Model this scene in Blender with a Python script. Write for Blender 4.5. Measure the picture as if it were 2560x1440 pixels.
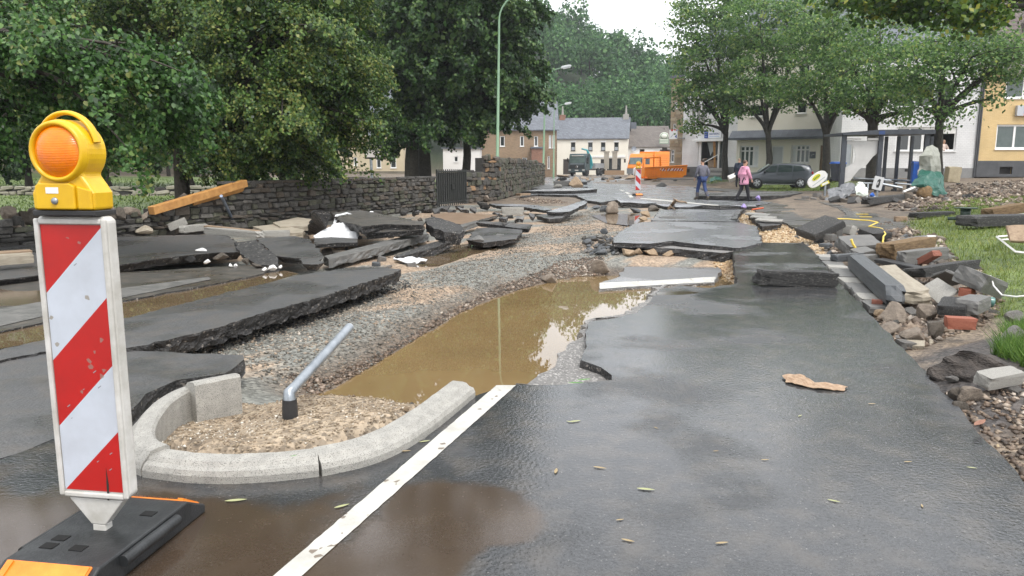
import bpy, bmesh, math, random
import numpy as np
from mathutils import Vector, Matrix, noise as mnoise
from mathutils.geometry import tessellate_polygon

random.seed(7)
RNG = np.random.default_rng(11)
R = math.radians
scene = bpy.context.scene
for o in list(bpy.data.objects):
 bpy.data.objects.remove(o)

# ------------------------------------------------------------------ camera
CAM_H, PITCH, FPX = 1.5, R(9.1), 1920.0
cam_d = bpy.data.cameras.new('camera')
cam_d.sensor_width = 36.0
cam_d.lens = 36.0 * FPX / 2560.0
cam_d.clip_start, cam_d.clip_end = 0.05, 4000
cam = bpy.data.objects.new('camera', cam_d)
scene.collection.objects.link(cam)
cam.location = (0, 0, CAM_H)
cam.rotation_euler = (math.pi / 2 - PITCH, 0, 0)
scene.camera = cam

# ------------------------------------------------------------------ sky, sun, exposure
SUN_EL, SUN_AZ = R(58), R(150)
world = bpy.data.worlds.new('World')
scene.world = world
world.use_nodes = True
wn, wl = world.node_tree.nodes, world.node_tree.links
wn.clear()
w_out = wn.new('ShaderNodeOutputWorld')
w_bg = wn.new('ShaderNodeBackground')
w_sky = wn.new('ShaderNodeTexSky')
w_sky.sky_type = 'NISHITA'
w_sky.sun_disc = False
w_sky.sun_elevation, w_sky.sun_rotation = SUN_EL, SUN_AZ
w_sky.air_density, w_sky.dust_density, w_sky.ozone_density = 1.0, 4.0, 1.0
w_tc = wn.new('ShaderNodeTexCoord')
w_no = wn.new('ShaderNodeTexNoise')
w_no.inputs['Scale'].default_value = 2.2
w_no.inputs['Detail'].default_value = 5
w_cr = wn.new('ShaderNodeValToRGB')
w_cr.color_ramp.elements[0].position, w_cr.color_ramp.elements[0].color = 0.25, (9.6, 9.9, 10.4, 1)
w_cr.color_ramp.elements[1].position, w_cr.color_ramp.elements[1].color = 0.75, (12.6, 12.6, 12.6, 1)
w_mx = wn.new('ShaderNodeMix')
w_mx.data_type = 'RGBA'
w_mx.inputs[0].default_value = 0.86          # closed cloud cover over the clear sky
wl.new(w_tc.outputs['Generated'], w_no.inputs['Vector'])
wl.new(w_no.outputs['Fac'], w_cr.inputs['Fac'])
wl.new(w_sky.outputs['Color'], w_mx.inputs[6])
wl.new(w_cr.outputs['Color'], w_mx.inputs[7])
wl.new(w_mx.outputs[2], w_bg.inputs['Color'])
w_bg.inputs['Strength'].default_value = 0.10
wl.new(w_bg.outputs[0], w_out.inputs['Surface'])

sun_d = bpy.data.lights.new('sun', 'SUN')
sun_d.energy, sun_d.angle, sun_d.color = 1.5, R(20), (1.0, 0.97, 0.92)
sun = bpy.data.objects.new('sun', sun_d)
scene.collection.objects.link(sun)
# sky rotation az measured clockwise from +Y: the sun stands at (sin az, cos az)
sdir = Vector((math.sin(SUN_AZ) * math.cos(SUN_EL), math.cos(SUN_AZ) * math.cos(SUN_EL), math.sin(SUN_EL)))
sun.rotation_euler = sdir.to_track_quat('Z', 'Y').to_euler()

scene.view_settings.view_transform = 'Standard'
scene.view_settings.look = 'None'
scene.view_settings.gamma = 1
scene.view_settings.use_curve_mapping = False
scene.view_settings.exposure = 0.9
scene.render.engine = 'CYCLES'
scene.cycles.use_denoising = True
scene.cycles.max_bounces = 6
scene.cycles.diffuse_bounces = 3
scene.cycles.glossy_bounces = 3
scene.cycles.transmission_bounces = 3
scene.cycles.transparent_max_bounces = 6
scene.cycles.caustics_reflective = False
scene.cycles.caustics_refractive = False

# ------------------------------------------------------------------ where a sight line meets the world
CP, SP = math.cos(PITCH), math.sin(PITCH)
def ray(px, py):
 a, b = px - 1280.0, 720.0 - py
 return Vector((a, FPX * CP + b * SP, -FPX * SP + b * CP))
def G(px, py, z=0.0):
 d = ray(px, py)
 t = (z - CAM_H) / d.z
 return Vector((d.x * t, d.y * t, z))
def P(px, py, Y):
 d = ray(px, py)
 t = Y / d.y
 return Vector((d.x * t, Y, CAM_H + d.z * t))
def ppm(Y):                       # pixels of the photograph in one metre at distance Y
 return FPX / Y

# ------------------------------------------------------------------ materials
MATS = {}
def _n(nt, t, **k):
 n = nt.nodes.new(t)
 for a, b in k.items():
  setattr(n, a, b)
 return n
def mat(name, col, rough=0.6, col2=None, scale=8.0, detail=4.0, bump=0.0, bscale=None, metal=0.0,
  spec=0.5, rough2=None, emit=None, speck=None, coord='Object', bdist=0.02, alpha=None, trans=0.0):
 """plain procedural surface: two colours mixed by noise, noise roughness, noise bump, optional light specks"""
 if name in MATS:
  return MATS[name]
 m = bpy.data.materials.new(name)
 m.use_nodes = True
 nt = m.node_tree
 b = nt.nodes['Principled BSDF']
 b.inputs['Base Color'].default_value = (*col, 1)
 b.inputs['Roughness'].default_value = rough
 b.inputs['Metallic'].default_value = metal
 b.inputs['Specular IOR Level'].default_value = spec
 tc = _n(nt, 'ShaderNodeTexCoord')
 if col2 is not None or rough2 is not None:
  no = _n(nt, 'ShaderNodeTexNoise')
  no.inputs['Scale'].default_value = scale
  no.inputs['Detail'].default_value = detail
  no.inputs['Roughness'].default_value = 0.6
  nt.links.new(tc.outputs[coord], no.inputs['Vector'])
  mr = _n(nt, 'ShaderNodeMapRange')
  mr.inputs[1].default_value, mr.inputs[2].default_value = 0.32, 0.68
  nt.links.new(no.outputs['Fac'], mr.inputs[0])
  if col2 is not None:
   mx = _n(nt, 'ShaderNodeMix', data_type='RGBA')
   mx.inputs[6].default_value = (*col, 1)
   mx.inputs[7].default_value = (*col2, 1)
   nt.links.new(mr.outputs[0], mx.inputs[0])
   last = mx.outputs[2]
   if speck:
    sc, amt, scol = speck
    vo = _n(nt, 'ShaderNodeTexVoronoi')
    vo.inputs['Scale'].default_value = sc
    nt.links.new(tc.outputs[coord], vo.inputs['Vector'])
    wn_ = _n(nt, 'ShaderNodeMath', operation='GREATER_THAN')
    sx = _n(nt, 'ShaderNodeSeparateColor')
    nt.links.new(vo.outputs['Color'], sx.inputs[0])
    nt.links.new(sx.outputs[0], wn_.inputs[0])
    wn_.inputs[1].default_value = 1 - amt
    m2 = _n(nt, 'ShaderNodeMix', data_type='RGBA')
    nt.links.new(wn_.outputs[0], m2.inputs[0])
    nt.links.new(last, m2.inputs[6])
    m2.inputs[7].default_value = (*scol, 1)
    last = m2.outputs[2]
   nt.links.new(last, b.inputs['Base Color'])
  if rough2 is not None:
   m3 = _n(nt, 'ShaderNodeMapRange')
   m3.inputs[3].default_value, m3.inputs[4].default_value = rough, rough2
   nt.links.new(mr.outputs[0], m3.inputs[0])
   nt.links.new(m3.outputs[0], b.inputs['Roughness'])
 if bump:
  bn = _n(nt, 'ShaderNodeTexNoise')
  bn.inputs['Scale'].default_value = bscale or scale * 4
  bn.inputs['Detail'].default_value = 3
  nt.links.new(tc.outputs[coord], bn.inputs['Vector'])
  bp = _n(nt, 'ShaderNodeBump')
  bp.inputs['Strength'].default_value = bump
  bp.inputs['Distance'].default_value = bdist
  nt.links.new(bn.outputs['Fac'], bp.inputs['Height'])
  nt.links.new(bp.outputs[0], b.inputs['Normal'])
 if emit:
  b.inputs['Emission Color'].default_value = (*emit[:3], 1)
  b.inputs['Emission Strength'].default_value = emit[3]
 if trans:
  b.inputs['Transmission Weight'].default_value = trans
 MATS[name] = m
 return m

def leaf_mat(name, ramp, rough=0.45, transl=0.35):
 """leaves: every leaf (mesh island) takes its own tone from the ramp; clumps shift it"""
 m = bpy.data.materials.new(name)
 m.use_nodes = True
 nt = m.node_tree
 b = nt.nodes['Principled BSDF']
 geo = _n(nt, 'ShaderNodeNewGeometry')
 tc = _n(nt, 'ShaderNodeTexCoord')
 no = _n(nt, 'ShaderNodeTexNoise')
 no.inputs['Scale'].default_value = 0.9
 no.inputs['Detail'].default_value = 3
 nt.links.new(tc.outputs['Object'], no.inputs['Vector'])
 ma = _n(nt, 'ShaderNodeMath', operation='MULTIPLY_ADD')
 nt.links.new(no.outputs['Fac'], ma.inputs[0])
 ma.inputs[1].default_value = 1.3
 ma.inputs[2].default_value = -0.65
 mb = _n(nt, 'ShaderNodeMath', operation='ADD')
 nt.links.new(geo.outputs['Random Per Island'], mb.inputs[0])
 nt.links.new(ma.outputs[0], mb.inputs[1])
 cr = _n(nt, 'ShaderNodeValToRGB')
 while len(cr.color_ramp.elements) < len(ramp):
  cr.color_ramp.elements.new(0.5)
 for e, (p, c) in zip(cr.color_ramp.elements, ramp):
  e.position, e.color = p, (*c, 1)
 nt.links.new(mb.outputs[0], cr.inputs['Fac'])
 nt.links.new(cr.outputs['Color'], b.inputs['Base Color'])
 b.inputs['Roughness'].default_value = rough
 b.inputs['Specular IOR Level'].default_value = 0.4
 tr = _n(nt, 'ShaderNodeBsdfTranslucent')
 nt.links.new(cr.outputs['Color'], tr.inputs['Color'])
 ms = _n(nt, 'ShaderNodeMixShader')
 ms.inputs[0].default_value = transl
 nt.links.new(b.outputs[0], ms.inputs[1])
 nt.links.new(tr.outputs[0], ms.inputs[2])
 nt.links.new(ms.outputs[0], nt.nodes['Material Output'].inputs['Surface'])
 MATS[name] = m
 return m

def asphalt(name, col=(0.045, 0.047, 0.052), r_wet=0.16, r_dry=0.42, mud=None, wet_bias=0.0, mudcol=(0.085, 0.05, 0.027), dust=0.5):
 """wet worn asphalt: aggregate grain, wet/drying patches with their own gloss, optional muddy puddle spots.
 mud: list of (x, y, rx, ry, angle) in metres"""
 m = bpy.data.materials.new(name)
 m.use_nodes = True
 nt = m.node_tree
 b = nt.nodes['Principled BSDF']
 L = nt.links.new
 geo = _n(nt, 'ShaderNodeNewGeometry')
 pos = geo.outputs['Position']
 big = _n(nt, 'ShaderNodeTexNoise')
 big.inputs['Scale'].default_value, big.inputs['Detail'].default_value = 0.75, 5
 L(pos, big.inputs['Vector'])
 mid = _n(nt, 'ShaderNodeTexNoise')
 mid.inputs['Scale'].default_value, mid.inputs['Detail'].default_value = 5.0, 4
 L(pos, mid.inputs['Vector'])
 vor = _n(nt, 'ShaderNodeTexVoronoi')
 vor.inputs['Scale'].default_value = 150
 L(pos, vor.inputs['Vector'])
 wet = _n(nt, 'ShaderNodeMapRange', interpolation_type='SMOOTHSTEP')
 wet.inputs[1].default_value, wet.inputs[2].default_value = 0.46 - wet_bias, 0.58 - wet_bias
 L(big.outputs['Fac'], wet.inputs[0])
 # colour: tarry binder, paler worn aggregate, dusty film
 cr = _n(nt, 'ShaderNodeValToRGB')
 cr.color_ramp.elements[0].position, cr.color_ramp.elements[0].color = 0.0, (col[0] * .7, col[1] * .7, col[2] * .7, 1)
 cr.color_ramp.elements[1].position, cr.color_ramp.elements[1].color = 1.0, (col[0] * 1.4, col[1] * 1.39, col[2] * 1.36, 1)
 sepc = _n(nt, 'ShaderNodeSeparateColor')
 L(vor.outputs['Color'], sepc.inputs[0])
 L(sepc.outputs[0], cr.inputs['Fac'])
 spk = _n(nt, 'ShaderNodeMath', operation='GREATER_THAN')
 L(sepc.outputs[1], spk.inputs[0])
 spk.inputs[1].default_value = 0.994
 m1 = _n(nt, 'ShaderNodeMix', data_type='RGBA')
 L(spk.outputs[0], m1.inputs[0])
 L(cr.outputs['Color'], m1.inputs[6])
 m1.inputs[7].default_value = (0.12, 0.118, 0.115, 1)
 m2 = _n(nt, 'ShaderNodeMix', data_type='RGBA')
 mr = _n(nt, 'ShaderNodeMapRange')
 mr.inputs[1].default_value, mr.inputs[2].default_value = 0.45, 0.8
 mr.inputs[3].default_value, mr.inputs[4].default_value = 0.0, dust
 L(mid.outputs['Fac'], mr.inputs[0])
 L(mr.outputs[0], m2.inputs[0])
 L(m1.outputs[2], m2.inputs[6])
 m2.inputs[7].default_value = (0.115, 0.098, 0.08, 1)
 colour, rough = m2.outputs[2], _n(nt, 'ShaderNodeMapRange')
 rough.inputs[3].default_value, rough.inputs[4].default_value = r_dry, r_wet
 L(wet.outputs[0], rough.inputs[0])
 rsock = rough.outputs[0]
 # height: grain plus soft undulation
 gr = _n(nt, 'ShaderNodeTexNoise')
 gr.inputs['Scale'].default_value, gr.inputs['Detail'].default_value = 48, 3
 L(pos, gr.inputs['Vector'])
 bst = _n(nt, 'ShaderNodeMapRange')
 bst.inputs[3].default_value, bst.inputs[4].default_value = 0.85, 0.3
 L(wet.outputs[0], bst.inputs[0])
 bsock = bst.outputs[0]
 if mud:
  dist = _n(nt, 'ShaderNodeTexNoise')
  dist.inputs['Scale'].default_value, dist.inputs['Detail'].default_value = 1.6, 5
  L(pos, dist.inputs['Vector'])
  acc = None
  for (x, y, rx, ry, ang) in mud:
   mp = _n(nt, 'ShaderNodeMapping', vector_type='TEXTURE')
   mp.inputs['Location'].default_value = (x, y, 0)
   mp.inputs['Rotation'].default_value = (0, 0, ang)
   mp.inputs['Scale'].default_value = (rx, ry, 100)
   L(pos, mp.inputs['Vector'])
   ln = _n(nt, 'ShaderNodeVectorMath', operation='LENGTH')
   L(mp.outputs[0], ln.inputs[0])
   inv = _n(nt, 'ShaderNodeMath', operation='SUBTRACT')
   inv.inputs[0].default_value = 1.0
   L(ln.outputs['Value'], inv.inputs[1])
   if acc is None:
    acc = inv.outputs[0]
   else:
    mxm = _n(nt, 'ShaderNodeMath', operation='MAXIMUM')
    L(acc, mxm.inputs[0])
    L(inv.outputs[0], mxm.inputs[1])
    acc = mxm.outputs[0]
  ad = _n(nt, 'ShaderNodeMath', operation='MULTIPLY_ADD')
  L(dist.outputs['Fac'], ad.inputs[0])
  ad.inputs[1].default_value = 1.6
  ad.inputs[2].default_value = -0.8
  su = _n(nt, 'ShaderNodeMath', operation='ADD')
  L(acc, su.inputs[0])
  L(ad.outputs[0], su.inputs[1])
  mk = _n(nt, 'ShaderNodeMapRange', interpolation_type='SMOOTHSTEP')
  mk.inputs[1].default_value, mk.inputs[2].default_value = 0.0, 0.26
  L(su.outputs[0], mk.inputs[0])
  m4 = _n(nt, 'ShaderNodeMix', data_type='RGBA')
  half = _n(nt, 'ShaderNodeMath', operation='MULTIPLY')
  L(mk.outputs[0], half.inputs[0])
  half.inputs[1].default_value = 0.7
  L(half.outputs[0], m4.inputs[0])
  L(colour, m4.inputs[6])
  m4.inputs[7].default_value = (*mudcol, 1)
  colour = m4.outputs[2]
  m5 = _n(nt, 'ShaderNodeMix', data_type='FLOAT')
  L(mk.outputs[0], m5.inputs[0])
  L(rsock, m5.inputs[2])
  m5.inputs[3].default_value = 0.11
  rsock = m5.outputs[0]
  m6 = _n(nt, 'ShaderNodeMix', data_type='FLOAT')
  L(mk.outputs[0], m6.inputs[0])
  L(bsock, m6.inputs[2])
  m6.inputs[3].default_value = 0.015
  bsock = m6.outputs[0]
 L(colour, b.inputs['Base Color'])
 L(rsock, b.inputs['Roughness'])
 bp = _n(nt, 'ShaderNodeBump')
 bp.inputs['Distance'].default_value = 0.006
 L(bsock, bp.inputs['Strength'])
 L(gr.outputs['Fac'], bp.inputs['Height'])
 L(bp.outputs[0], b.inputs['Normal'])
 MATS[name] = m
 return m

# ------------------------------------------------------------------ objects
def tag(o, label=None, cat=None, group=None, kind=None):
 if label: o['label'] = label
 if cat: o['category'] = cat
 if group: o['group'] = group
 if kind: o['kind'] = kind
 return o
def link(o, parent=None):
 scene.collection.objects.link(o)
 if parent is not None:
  o.parent = parent
 return o
def thing(name, label, cat, loc=(0, 0, 0), rz=0.0, group=None):
 o = bpy.data.objects.new(name, None)
 o.empty_display_size = 0.2
 link(o)
 o.location = loc
 o.rotation_euler = (0, 0, rz)
 return tag(o, label, cat, group)
def copy_tree(o, parent=None):
 c = o.copy()
 link(c)
 c.parent = parent
 for ch in list(o.children):
  copy_tree(ch, c)
 return c
def np_mesh(name, verts, faces_n, nper, mats, smooth=False):
 """fast mesh: faces_n flat index array, nper verts per face"""
 me = bpy.data.meshes.new(name)
 nv, nf = len(verts), len(faces_n) // nper
 me.vertices.add(nv)
 me.vertices.foreach_set('co', np.asarray(verts, dtype=np.float32).ravel())
 me.loops.add(nf * nper)
 me.loops.foreach_set('vertex_index', np.asarray(faces_n, dtype=np.int32))
 me.polygons.add(nf)
 me.polygons.foreach_set('loop_start', np.arange(0, nf * nper, nper, dtype=np.int32))
 me.polygons.foreach_set('loop_total', np.full(nf, nper, dtype=np.int32))
 if smooth:
  me.polygons.foreach_set('use_smooth', np.ones(nf, dtype=bool))
 for m in (mats if isinstance(mats, (list, tuple)) else [mats]):
  me.materials.append(m)
 me.update(calc_edges=True)
 return me

class MB:
 """collects shapes into one mesh"""
 def __init__(s):
  s.v, s.f, s.mi, s.sm = [], [], [], []
 def add(s, verts, faces, mi=0, smooth=False):
  b = len(s.v)
  s.v += [tuple(v) for v in verts]
  for f in faces:
   s.f.append([b + i for i in f]); s.mi.append(mi); s.sm.append(smooth)
  return s
 def box(s, c, size, rz=0.0, mi=0, M=None):
  x, y, z = (a / 2 for a in size)
  vs = [Vector((i * x, j * y, k * z)) for k in (-1, 1) for j in (-1, 1) for i in (-1, 1)]
  T = Matrix.Translation(Vector(c)) @ Matrix.Rotation(rz, 4, 'Z')
  if M is not None:
   T = T @ M
  return s.add([T @ v for v in vs], [(0, 2, 3, 1), (4, 5, 7, 6), (0, 1, 5, 4), (2, 6, 7, 3), (0, 4, 6, 2), (1, 3, 7, 5)], mi)
 def bb(s, a, b, mi=0):
  return s.box([(p + q) / 2 for p, q in zip(a, b)], [abs(q - p) for p, q in zip(a, b)], 0, mi)
 def tube(s, pts, r, n=8, mi=0, cap=True, smooth=True):
  pts = [Vector(p) for p in pts]
  rs = [float(q) for q in r] if isinstance(r, (list, tuple)) else [float(r)] * len(pts)
  rings, up = [], None
  for i, p in enumerate(pts):
   d = (pts[min(i + 1, len(pts) - 1)] - pts[max(i - 1, 0)]).normalized()
   if up is None:
    up = Vector((0, 0, 1)) if abs(d.z) < 0.9 else Vector((1, 0, 0))
   a = d.cross(up).normalized()
   up = a.cross(d).normalized()
   rings.append([p + rs[i] * (math.cos(t) * a + math.sin(t) * up) for t in (2 * math.pi * k / n for k in range(n))])
  vs = [v for ring in rings for v in ring]
  fs = [(i * n + k, i * n + (k + 1) % n, (i + 1) * n + (k + 1) % n, (i + 1) * n + k) for i in range(len(pts) - 1) for k in range(n)]
  s.add(vs, fs, mi, smooth)
  if cap:
   s.add(rings[0], [tuple(range(n))[::-1]], mi)
   s.add(rings[-1], [tuple(range(n))], mi)
  return s
 def lathe(s, prof, n=24, mi=0, M=None, smooth=True):
  """prof: (r, z) pairs, spun about z"""
  vs, fs = [], []
  for r, z in prof:
   for k in range(n):
    t = 2 * math.pi * k / n
    vs.append(Vector((r * math.cos(t), r * math.sin(t), z)))
  if M is not None:
   vs = [M @ v for v in vs]
  for i in range(len(prof) - 1):
   for k in range(n):
    fs.append((i * n + k, i * n + (k + 1) % n, (i + 1) * n + (k + 1) % n, (i + 1) * n + k))
  return s.add(vs, fs, mi, smooth)
 def prism(s, poly, y0, y1, mi=0, M=None, smooth=False):
  """poly in (x, z), pushed along y"""
  n = len(poly)
  vs = [Vector((x, y0, z)) for x, z in poly] + [Vector((x, y1, z)) for x, z in poly]
  if M is not None:
   vs = [M @ v for v in vs]
  fs = [(i, (i + 1) % n, n + (i + 1) % n, n + i) for i in range(n)]
  fs += [tuple(range(n))[::-1], tuple(range(n, 2 * n))]
  return s.add(vs, fs, mi, smooth)
 def build(s, name, m, parent=None, bevel=0.0, seg=2, recalc=True):
  me = bpy.data.meshes.new(name)
  me.from_pydata(s.v, [], s.f)
  for mm in (m if isinstance(m, (list, tuple)) else [m]):
   me.materials.append(mm)
  me.polygons.foreach_set('material_index', s.mi)
  me.polygons.foreach_set('use_smooth', s.sm)
  if recalc:
   bm = bmesh.new()
   bm.from_mesh(me)
   bmesh.ops.recalc_face_normals(bm, faces=bm.faces)
   bm.to_mesh(me)
   bm.free()
  me.update()
  o = bpy.data.objects.new(name, me)
  link(o, parent)
  if bevel:
   bv = o.modifiers.new('bevel', 'BEVEL')
   bv.width, bv.segments, bv.limit_method = bevel, seg, 'ANGLE'
   bv.angle_limit = R(35)
  return o

def jag(pts, step, amp, rnd, closed=True):
 """break straight outlines into uneven ones"""
 out = []
 n = len(pts)
 for i in range(n if closed else n - 1):
  a, b = Vector(pts[i]), Vector(pts[(i + 1) % n])
  d = b - a
  L = max(d.xy.length, 1e-6)
  k = max(1, min(60, int(L / step)))
  nrm = Vector((-d.y, d.x, 0)) / L
  for j in range(k):
   t = j / k
   if j:
    t += rnd.uniform(-.3, .3) / k
   off = rnd.gauss(0, amp) if j else rnd.gauss(0, amp * .3)
   out.append(a + d * t + nrm * off)
 return out

def slab(name, pts, thick, m_top, m_side, parent=None, step=0.12, amp=0.02, seed=1, under=0.0, top_noise=0.0):
 """broken plate: uneven outline on top, crumbly side, optional undercut. pts: world points of the top edge"""
 rnd = random.Random(seed)
 top = jag(pts, step, amp, rnd)
 n = len(top)
 c = sum(top, Vector()) / n
 if top_noise:
  for v in top:
   v.z += rnd.uniform(-top_noise, top_noise)
 # orientation
 area = sum(top[i].x * top[(i + 1) % n].y - top[(i + 1) % n].x * top[i].y for i in range(n))
 if area < 0:
  top = top[::-1]
 rings = [top]
 for k, fr in enumerate((0.12, 0.45, 0.75, 1.0)):
  ring = []
  for i, v in enumerate(top):
   t = (top[(i + 1) % n] - top[i - 1])
   t.z = 0
   nr = Vector((t.y, -t.x, 0))
   nr = nr.normalized() if nr.length > 1e-6 else Vector((1, 0, 0))
   off = rnd.uniform(-0.5, 0.55) * thick * 0.26 - under * fr * thick
   ring.append(v + nr * (off if k else off * .25) - Vector((0, 0, thick * fr * rnd.uniform(.9, 1.08))))
  rings.append(ring)
 me = bpy.data.meshes.new(name)
 vs = [v for r in rings for v in r]
 tris = tessellate_polygon([[Vector((v.x, v.y, 0)) for v in top]])
 fs, mi = [], []
 for t in tris:
  t = list(t)
  a, b, cc = (top[i] for i in t)
  if (b.x - a.x) * (cc.y - a.y) - (b.y - a.y) * (cc.x - a.x) < 0:
   t = t[::-1]
  fs.append(t); mi.append(0)
 for t in tris:
  fs.append([4 * n + i for i in t][::-1]); mi.append(1)
 for k in range(4):
  for i in range(n):
   j = (i + 1) % n
   fs.append([k * n + j, k * n + i, (k + 1) * n + i, (k + 1) * n + j]); mi.append(1)
 me.from_pydata([tuple(v) for v in vs], [], fs)
 me.materials.append(m_top)
 me.materials.append(m_side)
 me.polygons.foreach_set('material_index', mi)
 me.update()
 o = bpy.data.objects.new(name, me)
 return link(o, parent)

def sheet(name, pts, m, parent=None, step=0.3, amp=0.0, seed=1):
 """flat film with an outline (puddle, paint)"""
 rnd = random.Random(seed)
 top = jag(pts, step, amp, rnd)
 tris = tessellate_polygon([[Vector((v.x, v.y, 0)) for v in top]])
 me = bpy.data.meshes.new(name)
 fs = []
 for t in tris:
  t = list(t)
  a, b, c = (top[i] for i in t)
  if (b.x - a.x) * (c.y - a.y) - (b.y - a.y) * (c.x - a.x) < 0:
   t = t[::-1]
  fs.append(t)
 me.from_pydata([tuple(v) for v in top], [], fs)
 me.materials.append(m)
 o = bpy.data.objects.new(name, me)
 return link(o, parent)

def cloth(name, grid, m, parent=None, sub=6, amp=0.06, nscale=3.0, seed=0, thick=0.006):
 """crumpled sheet through a grid of points"""
 g = np.array([[list(p) for p in row] for row in grid], dtype=float)
 r, c = g.shape[:2]
 R_, C_ = (r - 1) * sub + 1, (c - 1) * sub + 1
 vs = []
 for i in range(R_):
  for j in range(C_):
   u, v = i / sub, j / sub
   a, b = min(int(u), r - 2), min(int(v), c - 2)
   fu, fv = u - a, v - b
   p = (g[a, b] * (1 - fu) * (1 - fv) + g[a + 1, b] * fu * (1 - fv) + g[a, b + 1] * (1 - fu) * fv + g[a + 1, b + 1] * fu * fv)
   q = Vector(p)
   nv = mnoise.noise_vector(q * nscale + Vector((seed * 7.1, 0, 0)))
   n2 = mnoise.noise_vector(q * nscale * 2.7 + Vector((0, seed * 3.3, 0)))
   vs.append(q + nv * amp + n2 * amp * .45)
 fs = [(i * C_ + j, i * C_ + j + 1, (i + 1) * C_ + j + 1, (i + 1) * C_ + j) for i in range(R_ - 1) for j in range(C_ - 1)]
 me = bpy.data.meshes.new(name)
 me.from_pydata([tuple(v) for v in vs], [], fs)
 me.materials.append(m)
 o = bpy.data.objects.new(name, me)
 link(o, parent)
 so = o.modifiers.new('thickness', 'SOLIDIFY')
 so.thickness = thick
 return o

# ------------------------------------------------------------------ shared stone, brick and block meshes
def rock_mesh(name, seed, sub=2, rough=0.28, m=None, facet=0.5):
 bm = bmesh.new()
 bmesh.ops.create_icosphere(bm, subdivisions=sub, radius=0.5)
 rnd = random.Random(seed)
 planes = [(Vector((rnd.gauss(0, 1), rnd.gauss(0, 1), rnd.gauss(0, 1))).normalized(), rnd.uniform(.22, .40)) for _ in range(15)]
 for v in bm.verts:
  p = v.co.copy()
  p *= 1 + rough * mnoise.noise(p * 2.2 + Vector((seed * 5.3, 0, 0)))
  for nrm, d in planes:                 # split faces
   k = p.dot(nrm) - d
   if k > 0:
    p -= nrm * k * (.75 + facet * .4)
  p += mnoise.noise_vector(p * 7 + Vector((0, seed, 0))) * 0.02
  v.co = p
 me = bpy.data.meshes.new(name)
 bm.to_mesh(me)
 bm.free()
 if m: me.materials.append(m)
 return me
def craggy(me, a1=.06, f1=5, a2=.03, f2=13, seed=0):
 for v in me.vertices:
  p = v.co.copy()
  v.co = p + p.normalized() * (a1 * mnoise.noise(p * f1 + Vector((seed, 0, 0))) + a2 * mnoise.noise(p * f2 + Vector((0, seed, 0)))) + mnoise.noise_vector(p * f2) * a2 * .5
 return me
def block_mesh(name, seed, m, chip=0.06, bev=0.05, cuts=3, er=.10):
 """unit block 1x1x1 with worn, chipped arrises, standing on z = 0"""
 bm = bmesh.new()
 bmesh.ops.create_cube(bm, size=1.0)
 rnd = random.Random(seed)
 for v in bm.verts:
  v.co += Vector((rnd.uniform(-chip, chip), rnd.uniform(-chip, chip), rnd.uniform(-chip, chip)))
 if cuts:
  bmesh.ops.subdivide_edges(bm, edges=list(bm.edges), cuts=cuts, use_grid_fill=True)
  for v in bm.verts:
   p = v.co
   k = sum(1 for c in p if abs(c) > .40)
   e = er * max(0, mnoise.noise(p * 2.6 + Vector((seed * 3.7, 0, 0))) + .12) if k > 1 else 0
   v.co = p * (1 - e - (.035 if k == 3 else .02 if k == 2 else 0)) + mnoise.noise_vector(p * 5 + Vector((0, seed * 2.1, 0))) * (.016 if k < 2 else .03)
 else:
  bmesh.ops.bevel(bm, geom=list(bm.edges), offset=bev, segments=1, affect='EDGES', clamp_overlap=True)
 bmesh.ops.translate(bm, verts=bm.verts, vec=(0, 0, .5))
 me = bpy.data.meshes.new(name)
 bm.to_mesh(me)
 bm.free()
 if m: me.materials.append(m)
 return me
# ------------------------------------------------------------------ materials in use
G3 = lambda pts, z=0.0: [G(p[0], p[1], p[2] if len(p) > 2 else z) for p in pts]
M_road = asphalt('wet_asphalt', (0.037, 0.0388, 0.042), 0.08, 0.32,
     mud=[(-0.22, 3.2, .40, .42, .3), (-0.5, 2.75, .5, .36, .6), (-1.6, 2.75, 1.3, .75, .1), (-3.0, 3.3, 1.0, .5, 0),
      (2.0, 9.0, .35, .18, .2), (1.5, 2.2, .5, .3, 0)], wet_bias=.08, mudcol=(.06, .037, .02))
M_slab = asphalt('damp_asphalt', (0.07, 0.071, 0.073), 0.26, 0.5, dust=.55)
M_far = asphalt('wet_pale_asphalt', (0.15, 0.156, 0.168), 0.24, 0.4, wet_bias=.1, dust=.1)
M_muddy = asphalt('muddy_asphalt', (0.06, 0.057, 0.052), 0.22, 0.5, dust=1.0, mud=[(-4.2, 5.5, 2.2, .6, -.3), (-6.5, 8.9, 3, .5, -.3), (-2.5, 26, 3, 1.6, 0)], mudcol=(.13, .09, .06))
M_side = mat('tar_break', (0.012, 0.012, 0.013), 0.55, (0.045, 0.042, 0.04), 14, 5, 0.9, 38, bdist=.03, speck=(60, .04, (.2, .18, .16)))
M_sub = mat('road_base', (0.13, 0.125, 0.12), 0.5, (0.21, 0.2, 0.19), 25, 5, 0.8, 70, rough2=.35, speck=(75, .12, (.42, .4, .38)))
M_conc = mat('kerb_concrete', (0.27, 0.262, 0.24), 0.7, (0.37, 0.357, 0.325), 14, 6, 0.7, 160, bdist=.006, speck=(300, .12, (.15, .145, .135)))
M_conc_tan = mat('dirty_concrete', (0.25, 0.215, 0.165), 0.7, (0.36, 0.32, 0.25), 6, 6, 0.5, 60, bdist=.01)
M_conc_dk = mat('wet_dark_concrete', (0.095, 0.095, 0.092), 0.4, (0.16, 0.155, 0.145), 6, 5, 0.5, 60, bdist=.01, rough2=.6)
M_basalt = mat('basalt', (0.05, 0.056, 0.062), 0.38, (0.085, 0.09, 0.095), 7, 5, 0.5, 45, bdist=.01, rough2=.55)
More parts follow.
